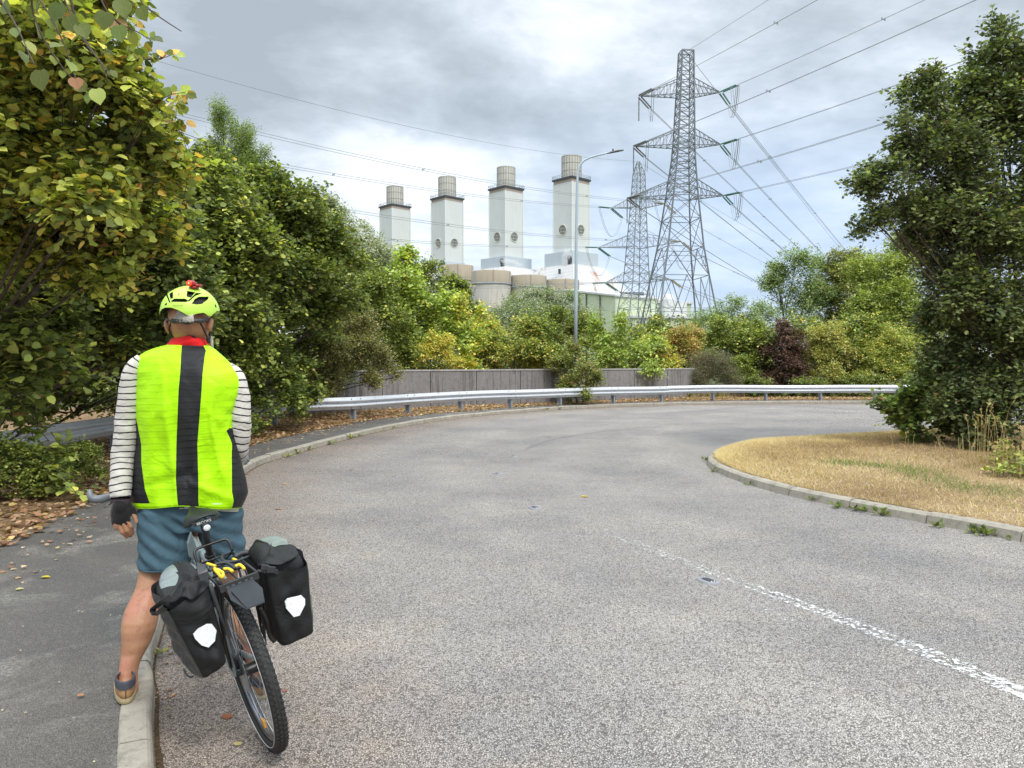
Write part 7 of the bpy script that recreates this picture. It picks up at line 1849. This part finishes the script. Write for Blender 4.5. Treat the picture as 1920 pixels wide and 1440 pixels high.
def vestmat(name, col, stripe, rough, alpha=1):
    m, t, b, c = cloth(name, col, rough, .8, 6.0, .016, 900)
    oc = t.add('ShaderNodeTexCoord').outputs['Object']; sz = t.add('ShaderNodeSeparateXYZ', {0: oc}).outputs
    wob = t.math('MULTIPLY', t.math('SUBTRACT', t.noise(oc, 4, 3), .5), .05)
    ph = t.math('FRACT', t.math('MULTIPLY', t.math('ADD', t.math('ADD', sz[2], t.math('MULTIPLY', sz[0], -.06)), wob), 1 / .0305))
    ln_ = t.math('MULTIPLY', t.smooth(ph, .0, .12), t.math('SUBTRACT', 1.0, t.smooth(ph, .22, .36)))
    vis = t.smooth(t.noise(oc, 5, 4, .6), .35, .65)
    c2 = t.mix(t.math('MULTIPLY', t.math('MULTIPLY', ln_, vis), stripe[3]), c, stripe[:3]); t.l.new(c2, b.inputs['Base Color'])
    gr = t.add('ShaderNodeBump', {'Strength': .2, 'Distance': .002, 'Height': ln_}); pn = b.inputs['Normal'].links[0].from_socket; t.l.new(pn, gr.inputs['Normal']); t.l.new(gr.outputs[0], b.inputs['Normal'])
    return m
M_lime = vestmat('fluorescent_lime_nylon', (0.46, 0.90, 0.004), (0.31, 0.66, 0.003, .5), .5)
M_mesh = vestmat('black_mesh_panel', (0.022, 0.023, 0.024), (0.006, 0.006, 0.007, .8), .5)
vest = mb.build('vest', [M_lime, M_mesh], person, True); s_ = vest.modifiers.new('t', 'SOLIDIFY'); s_.thickness = .003; s_.offset = 1
# faint maker's strip low on the right panel (pale, unreadable)
mb = MB()
for k in range(9): mb.box(at(398.5 + k * 2.0, 944.6, PD - .142), (.0035, .002, .006 if k % 3 else .0045))
mb.build('pale_print', simple('pale_print', (.75, .92, .55), .6), vest)
# seams beside the dark centre panel
for jj, nm in ((b2_, 0), (b3_, 1)):
    mb = MB(); mb.tube([rowsv[k][jj] - Vector((0, .003, 0)) for k in range(0, len(rowsv), 2)], .0016, 5); mb.build('panel_seam', M_lime if nm else M_mesh, vest, True)
# hem piping
mb = MB(); hemp = [Vector(p) for p in rowsv[-1]]; mb.tube(hemp, .0035, 6, closed=True); mb.build('hem', M_lime, vest, True)
for (yy0, yy1, tab, off) in ((672, 772, VL, 0), (690, 800, VR, 0)):
    mb = MB(); pts = [at(lerp_table(tab, y) + (1.2 if tab is VR else -1.2), y, PD + .03 - .01) for y in np.linspace(yy0, yy1, 24)]; mb.tube(pts, .0035, 6); mb.build('armhole_edge', M_lime, vest, True)

# ---- striped shirt: sleeves and the hem below the vest --------------------
m, t, b, c = cloth('striped_jersey', (0.62, 0.585, 0.53), .85, .75, 14, .010, 700, stretch=(1, 1, 1.6))
sa = t.add('ShaderNodeAttribute', attribute_name='along').outputs['Fac']; oc = t.add('ShaderNodeTexCoord').outputs['Object']
ph = t.math('FRACT', t.math('MULTIPLY', t.math('ADD', sa, t.math('MULTIPLY', t.math('SUBTRACT', t.noise(oc, 12, 3), .5), .020)), 1 / .0315))
st_ = t.math('MULTIPLY', t.smooth(ph, .30, .35), t.math('SUBTRACT', 1.0, t.smooth(ph, .49, .55)))
t.l.new(t.mix(st_, c, (.018, .018, .024)), b.inputs['Base Color']); M_stripe = m
def sleeve(rows_, name, tilt, d0, nseg=70, seed=1):
    """rows_: (px, py, radius px, depth)"""
    P = [(at(a, b_, d), r_ / F * d) for a, b_, r_, d in rows_]; tab = [(i / (len(P) - 1), (p.x, p.y, p.z, r_)) for i, (p, r_) in enumerate(P)]
    mb = MB(); al = []; n = 36; L = 0; prev = None; rnd = random.Random(seed); ph = [rnd.uniform(0, 6.28) for _ in range(6)]
    cpts = [Vector(p) for p, _ in P]; cc = resample(catmull(cpts, .01), nseg); rows = []
    for i, p in enumerate(cc):
        u_ = i / (nseg - 1); r_ = lerp_table([(k / (len(P) - 1), q) for k, (_, q) in enumerate(P)], u_)
        if prev is not None: L += (p - prev).length
        prev = p; t_ = (cc[min(i + 1, nseg - 1)] - cc[max(0, i - 1)]).normalized(); u = t_.cross(Vector((0, 1, 0))).normalized(); v = t_.cross(u); row = []
        for k in range(n):
            a = 2 * PI * k / n
            w_ = 1 + .035 * math.sin(u_ * 26 + 2 * math.sin(a) + ph[0]) * math.sin(a * 1.5 + ph[1]) + .03 * math.sin(u_ * 55 + a * 2 + ph[2]) * (.4 + .6 * math.exp(-((u_ - .55) / .15) ** 2) + .7 * (u_ > .85))
            row.append(p + (u * math.cos(a) + v * math.sin(a)) * r_ * w_); al.append(L + tilt * math.cos(a) + tilt * .4 * math.sin(a) * 0)
        rows.append(row)
    mb.quadgrid(rows, True, True, False); o = mb.build(name, M_stripe, person, True, fixn=True); o.data.attributes.new('along', 'FLOAT', 'POINT').data.foreach_set('value', al); s_ = o.modifiers.new('t', 'SOLIDIFY'); s_.thickness = .003; return o
sleeve([(268, 676, 14, PD + .01), (252, 692, 20, PD), (246, 730, 21.5, PD), (240, 775, 21, PD - .005), (235, 820, 21, PD - .01), (230, 860, 20.5, PD - .02), (227, 900, 19.5, PD - .05), (226, 935, 18.5, PD - .07)], 'shirt_sleeve', .007, 0, seed=3)
sleeve([(425, 692, 14, PD + .02), (440, 706, 19, PD + .01), (447, 740, 20.5, PD + .01), (449, 780, 21, PD + .01), (448, 815, 21, PD + .02), (446, 842, 19, PD + .05), (444, 858, 17, PD + .12), (441, 866, 16, PD + .2)], 'shirt_sleeve', -.010, 0, seed=8)
mb = MB(); rows = []
for py, e in ((890, -5), (940, -4), (952, -4.5), (957, -4.5)):
    l, r_ = lerp_table(VL, min(py, 951)) - e * .6 + 2, lerp_table(VR, min(py, 951)) + e * .6; cx = (l + r_) / 2; hw = (r_ - l) / 2
    rows.append([at(cx + hw * math.cos(a_), py + (3 * math.sin(a_ * 3) if py > 950 else 0), PD + .03 - (.142 if a_ < PI else .13) * math.sin(a_)) for a_ in [2 * PI * k / 48 for k in range(48)]])
mb.quadgrid(rows, True); sh = mb.build('shirt_hem', M_stripe, person, True); sh.data.attributes.new('along', 'FLOAT', 'POINT').data.foreach_set('value', [.004] * len(sh.data.vertices))

# ---- shorts ---------------------------------------------------------------
mb = MB()
def rings(tab, n=28, cap=True):
    rows = []
    for px0, px1, py, D, dep in tab:
        cx = (px0 + px1) / 2; hw = (px1 - px0) / 2 / F * D; c = at(cx, py, D); rows.append([c + Vector((hw * math.cos(2 * PI * k / n), dep * math.sin(2 * PI * k / n), 0)) for k in range(n)])
    mb.quadgrid(rows, True, cap, cap)
rings([(262, 450, 915, PD + .03, .135), (259, 453, 940, PD + .03, .14), (259, 454, 965, PD + .03, .14), (260, 453, 990, PD + .03, .125)])
rings([(259, 362, 955, PD + .02, .115), (260, 366, 985, PD + .01, .115), (261, 364, 1015, PD - .01, .105), (261, 360, 1040, PD - .02, .098), (262, 352, 1064, PD - .03, .09)])
rings([(362, 454, 955, PD + .03, .115), (372, 453, 985, PD + .03, .11), (380, 456, 1015, PD + .04, .10), (384, 461, 1040, PD + .05, .095), (386, 464, 1062, PD + .06, .09)])
M_short, t, b, c = cloth('slate_blue_cotton', (0.060, 0.115, 0.150), .7, .9, 12, .014, 800, stretch=(1, 1, .8))
def shd(w_):
    zl_ = w_[:, 2]; x = w_[:, 0]
    return .004 * np.sin(zl_ * 55 + x * 40 + 1) * np.sin(x * 30 + zl_ * 12) + .0035 * np.sin((zl_ + x * .6) * 90)
shorts = remesh(mb, 'shorts', M_short, .0055, 8, person, shd)
mb = MB(); 
for l, r_, py, D, dep in ((262, 352, 1063, PD - .03, .091), (386, 464, 1061, PD + .06, .091)):
    cx = (l + r_) / 2; hw = (r_ - l) / 2 / F * D; c = at(cx, py, D); mb.tube([c + Vector((hw * .985 * math.cos(2 * PI * k / 40), dep * .985 * math.sin(2 * PI * k / 40), 0)) for k in range(40)], .0035, 6, closed=True)
mb.build('shorts_hem', M_short, shorts, True)

# ---- neck buff -------------------------------------------------------------
m, t, b, c = cloth('red_black_buff', (0.75, 0.015, 0.018), .7, .8, 16, .010, 700)
oc = t.add('ShaderNodeTexCoord').outputs['Object']; k = t.smooth(t.noise(oc, 13, 2, .5, 1.0), .56, .60); t.l.new(t.mix(k, c, (.018, .014, .016)), b.inputs['Base Color'])
mb = MB(); rows = []
for i, (py, l, r_, dep) in enumerate(((652, 305, 396, .082), (648, 312, 392, .085), (643, 316, 389, .088), (638, 320, 386, .088), (633, 325, 382, .085), (629, 330, 377, .08), (628, 333, 374, .072), (632, 335, 372, .07))):
    cx = (l + r_) / 2 + .6; hw = (r_ - l) / 2
    hw += 2
    rows.append([at(cx + hw * (1 + .02 * math.sin(5 * a + i)) * math.cos(a), py + (5.0 * (0.5 - .5 * math.cos(2 * (a - PI / 2))) * (1 if i > 1 else .4)) * (1 if a < PI else 0) + 2.5 * math.cos(a) * (i > 1), PD + .035 - dep * (1 + .03 * math.sin(a * 6 + i * 2)) * math.sin(a)) for a in [2 * PI * q / 56 for q in range(56)]])
mb.quadgrid(rows, True); bf = mb.build('neck_buff', m, person, True); s_ = bf.modifiers.new('s', 'SUBSURF'); s_.levels = 1; s_.render_levels = 1

# ---- hair, beard -----------------------------------------------------------
M_hair = simple('white_hair', (0.80, 0.76, 0.68), .6, 0, .25, 120)
def strands(name, P0, P1, r, mat): return prisms(name, P0, P1, np.full(len(P0), r), np.full(len(P0), r * .3), person, mat)
rng = np.random.default_rng(77); n = 2600
hx = rng.uniform(319, 362, n); hy = rng.uniform(581, 594, n); P0 = []; P1 = []
for x, y in zip(hx, hy):
    u = (x - 354) / 38; dd = math.sqrt(max(0, 1 - min(1, u * u))) * .128; p = at(x, y, PD + .03 - dd); P0.append(tuple(p)); q = p + Vector((rng.normal() * .003, -.006 + rng.normal() * .003, -.020 - rng.random() * .010)); P1.append(tuple(q))
strands('hair', np.array(P0), np.array(P1), .0017, M_hair)
n = 1600; th = rng.uniform(-1.45, 1.3, n) + PI / 2; P0 = []; P1 = []
for a, z_ in zip(th, rng.uniform(-.125, -.085, n)):
    p = HC + Vector((.074 * math.cos(a) + .006, .052 + .066 * math.sin(a), z_)); P0.append(tuple(p)); P1.append(tuple(p + Vector((math.cos(a) * .010, math.sin(a) * .012, -.018 - rng.random() * .014))))
strands('beard', np.array(P0), np.array(P1), .0014, simple('white_beard', (.75, .73, .70), .6))

# ---- helmet ----------------------------------------------------------------
HX, HY_, HDp = 357.0, 588.0, PD + .03
hc = at(HX, HY_, HDp); rx, ry, rz_ = 51.5 / F * (PD), .152, 52 / F * (PD - .02)
RIM = [(305.5, 578), (307, 588), (310, 597.5), (316, 588), (324, 583), (332, 580.5), (347, 581), (361, 586), (369, 591), (377.5, 596.5), (384, 593.5), (390, 591), (397.5, 589), (402, 594), (405, 595), (408, 586), (409, 580)]
VENT = [[(300, 410), (352, 383), (352, 470), (316, 477)], [(248, 428), (272, 424), (314, 530), (296, 533)], [(575, 368), (682, 388), (622, 458), (560, 442)], [(700, 400), (782, 410), (690, 440), (600, 518), (580, 512)],
        [(650, 550), (690, 490), (750, 457), (882, 457), (868, 495), (790, 552), (720, 562)], [(338, 512), (380, 484), (530, 484), (572, 512), (545, 527), (345, 527)], [(222, 582), (245, 552), (268, 545), (258, 575)], [(982, 560), (1004, 585), (1006, 620), (990, 610)]]
VENT = [[(280 + (cx_ + (x - cx_) * 1.1) / 8, 500 + (cy_ + (y - cy_) * 1.15) / 8) for x, y in p] for p in VENT for cx_, cy_ in [(sum(q[0] for q in p) / len(p), sum(q[1] for q in p) / len(p))]]
def inpoly(x, y, P):
    c = False; j = len(P) - 1
    for i in range(len(P)):
        if (P[i][1] > y) != (P[j][1] > y) and x < (P[j][0] - P[i][0]) * (y - P[i][1]) / (P[j][1] - P[i][1]) + P[i][0]: c = not c
        j = i
    return c
NU, NV = 260, 110
def helm(th, v, sc=1.0):
    """th 0..2pi (0 = right, pi/2 = toward the camera), v 0 rim .. 1 top"""
    px = HX + 51.5 * math.cos(th)
    rim = lerp_table(RIM, px) if math.sin(th) > 0 else 583 - 12 * abs(math.sin(th)) ** 2
    s = math.sin(th)
    if 0 <= s < .25: rim = rim * (s / .25) + (583) * (1 - s / .25) if px < HX else rim
    zr_ = (HY_ - rim) / F * (PD - .05)
    ph0 = math.asin(max(-.5, min(.9, zr_ / rz_)))
    ph = ph0 + (PI / 2 - ph0) * v
    cr_ = math.cos(ph) if ph > 0 else 1 - .35 * abs(ph) ** 1.5
    ridge = 1 + .018 * max(0, math.cos(th * 2 + PI)) * math.sin(PI * min(1, v * 1.1))
    tt = abs(math.sin(3 * th)) * .012 * math.sin(PI * v)
    return hc + Vector((rx * sc * cr_ * math.cos(th), -ry * sc * cr_ * math.sin(th), rz_ * sc * math.sin(ph) * ridge + tt * 0))
mb = MB(); vs = [[helm(2 * PI * i / NU, j / NV) for i in range(NU)] for j in range(NV + 1)]
for r_ in vs: mb.v.extend([tuple(p) for p in r_])
for j in range(NV):
    for i in range(NU):
        k = (i + 1) % NU; c = (vs[j][i] + vs[j][k] + vs[j + 1][i] + vs[j + 1][k]) / 4; th = 2 * PI * (i + .5) / NU
        hole = False
        if math.sin(th) > -.02:
            x, y = proj(c)
            hole = any(inpoly(x, y, P) for P in VENT)
        else:
            v = (j + .5) / NV; a = (th - PI) / PI       # front vents: long slots
            hole = any(abs(a - q) < .035 and .22 < v < .74 for q in (.14, .32, .5, .68, .86))
        if not hole: mb.f.append((j * NU + i, j * NU + k, (j + 1) * NU + k, (j + 1) * NU + i)); mb.m.append(0)
M_hel = simple('lime_helmet_shell', (0.52, 0.80, 0.09), .42, 0, .05, 10, coat=.15); M_eps = simple('black_foam', (0.018, 0.018, 0.018), .8)
hel = mb.mesh('helmet', [M_hel, M_eps], True, wm(person).inverted(), True); helo = bpy.data.objects.new('helmet', hel); link(helo, person)
s_ = helo.modifiers.new('t', 'SOLIDIFY'); s_.thickness = .007; s_.offset = -1; s_.material_offset = 1; s_.material_offset_rim = 1
mb = MB(); NL = 64
mb.quadgrid([[helm(2 * PI * i / NL, .05 + .95 * j / 20, .88) for i in range(NL)] for j in range(21)], True); mb.build('helmet_liner', M_eps, helo, True)
# retention system band, straps
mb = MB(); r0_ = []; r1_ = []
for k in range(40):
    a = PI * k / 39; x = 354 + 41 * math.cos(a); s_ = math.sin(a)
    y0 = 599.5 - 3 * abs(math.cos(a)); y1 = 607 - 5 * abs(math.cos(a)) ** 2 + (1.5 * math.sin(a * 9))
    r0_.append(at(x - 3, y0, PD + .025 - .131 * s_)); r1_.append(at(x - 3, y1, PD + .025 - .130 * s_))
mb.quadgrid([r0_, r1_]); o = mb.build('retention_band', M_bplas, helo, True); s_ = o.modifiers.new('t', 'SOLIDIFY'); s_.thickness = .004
mb = MB()
for pts in ([(370, 598, -.112), (377, 608, -.095), (384, 622, -.07), (389, 634, -.045), (391, 640, -.03)], [(396, 594, -.0), (397, 610, .03), (395, 628, .0), (391, 640, -.03)], [(322, 604, -.085), (318, 612, -.075), (318, 622, -.06), (322, 632, -.045)], [(388, 634, -.05), (393, 637, -.03), (386, 642, .06), (360, 648, .12)]):
    c_ = catmull([at(x, y, PD + .03 + d) for x, y, d in pts], .006); mb.tube(c_, .0042, 6)
mb.ellipsoid(at(391, 639, PD - .01), (.010, .008, .012), 10, 8); mb.build('helmet_straps', M_eps, helo, True)
text_obj('SPECIALIZED', .0085, M_eps, helo, Matrix.Translation(at(333.5, 572.8, PD - .125) - Vector(person.location)) @ Matrix.Rotation(R(82), 4, 'X') , 'helmet_lettering')
mb = MB(); e = [at(x, y, PD - .105) for x, y in ((336.5, 548.8), (335, 550.5), (336.6, 551.5), (335.4, 554.2), (334.9, 552.4))]; mb.extrude_poly(e, (0, -.003, 0)); mb.build('helmet_emblem', M_eps, helo)
# red light clipped on top
lt = thing('rear_light', at(356, 531, PD - .03), 'small red rear light clipped on top of the lime helmet', 'light')
cl_ = at(355, 531, PD - .06)
mb = MB(); mb.tube([cl_, cl_ + Vector((.006, .03, 0)), cl_ + Vector((.008, .04, 0))], [.015, .0155, .011], 20); mb.box(cl_ + Vector((.022, .035, -.008)), (.035, .035, .012)); mb.box(cl_ + Vector((.01, .03, -.018)), (.03, .04, .008)); mb.build('housing', simple('dark_red_plastic', (.35, .02, .02), .3), lt, True)
m, t, b = new_mat('red_lens'); b.inputs['Base Color'].default_value = (.8, .02, .01, 1); b.inputs['Emission Color'].default_value = (1, .06, .02, 1); b.inputs['Emission Strength'].default_value = .9; b.inputs['Roughness'].default_value = .15
mb = MB(); mb.ellipsoid(cl_ - Vector((0, .001, 0)), (.0135, .007, .0135), 18, 10); mb.build('lens', m, lt, True)
m2_ = m.copy(); m2_.name = 'bright_led'; nb_ = m2_.node_tree.nodes['Principled BSDF']; nb_.inputs['Emission Color'].default_value = (1, .35, .12, 1); nb_.inputs['Emission Strength'].default_value = 2.5
mb = MB(); mb.ellipsoid(cl_ - Vector((0, .006, 0)), (.0045, .003, .0045), 12, 8); mb.build('led', m2_, lt, True)

# ---- glove -----------------------------------------------------------------
M_glove, t, b, c = cloth('black_knit_glove', (0.014, 0.013, 0.014), .9, .8, 40, .005, 500, sheen=.2)
mb = MB(); HD = PD - .082
for (l, r_, py, dep) in (): pass
mb.capsule(at(226, 938, PD - .075), at(226, 950, HD), .034, .040); mb.ellipsoid(at(226, 962, HD), (.0475, .029, .056), 18, 14)
for kn_, e_ in (((214, 974), (215, 981)), ((222, 976), (223, 984)), ((231, 976), (232, 984)), ((239, 973), (240, 981))): mb.capsule(at(*kn_, HD), at(*e_, HD + .002), .0145, .0135, 10)
mb.capsule(at(238, 946, HD + .012), at(249, 958, HD + .02), .021, .0165, 10); mb.capsule(at(249, 956, HD + .02), at(251, 962, HD + .02), .0165, .0155, 10)
remesh(mb, 'glove', M_glove, .004, 3, person)
mb = MB(); cc = at(226, 937, PD - .072)
mb.quadgrid([[cc + Vector((.0455 * q_ * math.cos(2 * PI * k / 30), .037 * q_ * math.sin(2 * PI * k / 30), z_)) for k in range(30)] for q_, z_ in ((.99, .006), (1.02, 0), (.97, -.007), (1.0, -.013), (.95, -.019))], True); mb.build('glove_cuff', simple('dark_plum_cuff', (.055, .035, .045), .9, 0, .5, 150, .6, 200), person, True)
mb = MB(); mb.ellipsoid(gR, (.036, .05, .042), 16, 12); mb.capsule(wrR - (wrR - elR).normalized() * .03, gR, .034, .034); remesh(mb, 'glove', M_glove, .005, 4, person)

# ---- shoes -----------------------------------------------------------------
def shoe(c0, d, name='shoe'):
    d = d.normalized(); sd_ = Vector((d.y, -d.x, 0)); N = 44
    def ring(z, x0, x1, w, e=.75, tilt=0):
        out = []
        for k in range(N):
            a = 2 * PI * k / N; u = math.cos(a); v = math.sin(a); L = (x1 - x0) / 2; c = (x0 + x1) / 2
            wx = w * (1 + .16 * u) * (1 if u < 0 else 1)
            out.append(c0 + d * (c + L * math.copysign(abs(u) ** e, u)) + sd_ * (wx * math.copysign(abs(v) ** e, v)) + Vector((0, 0, z + tilt * (u + 1) / 2)))
        return out
    low = [ring(.020, .002, .286, .041), ring(.040, -.001, .284, .042, .75), ring(.058, .002, .270, .041, .8, -.006)]
    mb = MB(); mb.quadgrid(low, True, True, False); mb.quadgrid([low[-1], ring(.070, .006, .22, .039, .85, -.004), ring(.078, .010, .150, .036, .9, .006), ring(.080, .014, .13, .030, .9, .006)], True, False, False)
    up = mb.build(name, [M_tan_l], person, True)
    mb = MB(); mb.quadgrid([ring(0, .0, .290, .045), ring(.010, -.004, .292, .046), ring(.022, -.003, .290, .0445)], True, True, True); mb.build('sole', M_sole, up)
    mb = MB(); mb.quadgrid([ring(.062, -.0015, .155, .0425, .85), ring(.080, .000, .145, .0415, .9, .006), ring(.092, .001, .135, .040, .95, .006), ring(.097, .006, .128, .036, .95, .006), ring(.088, .010, .125, .033, .95, .006)], True); mb.build('collar', M_navy, up, True)
    mb = MB(); mb.bar(c0 + d * -.003 + Vector((0, 0, .024)), c0 + d * -.003 + Vector((0, 0, .064)), .004, .003); mb.build('heel_seam', M_navy, up)
    return up
M_tan_l = simple('tan_leather', (0.42, 0.23, 0.095), .6, 0, .2, 30, .3, 150); M_sole = simple('beige_sole', (0.40, 0.33, 0.19), .75, 0, .2, 50); M_navy = simple('navy_fabric', (0.055, 0.06, 0.075), .8, 0, .4, 60)
hsL = gnd(236, 1320, .109); shoe(Vector((hsL.x, hsL.y, .109)), Vector((-.46, .88, 0)))
shoe(Vector((ftR.x, ftR.y, .0)) - ftd * .05, ftd)
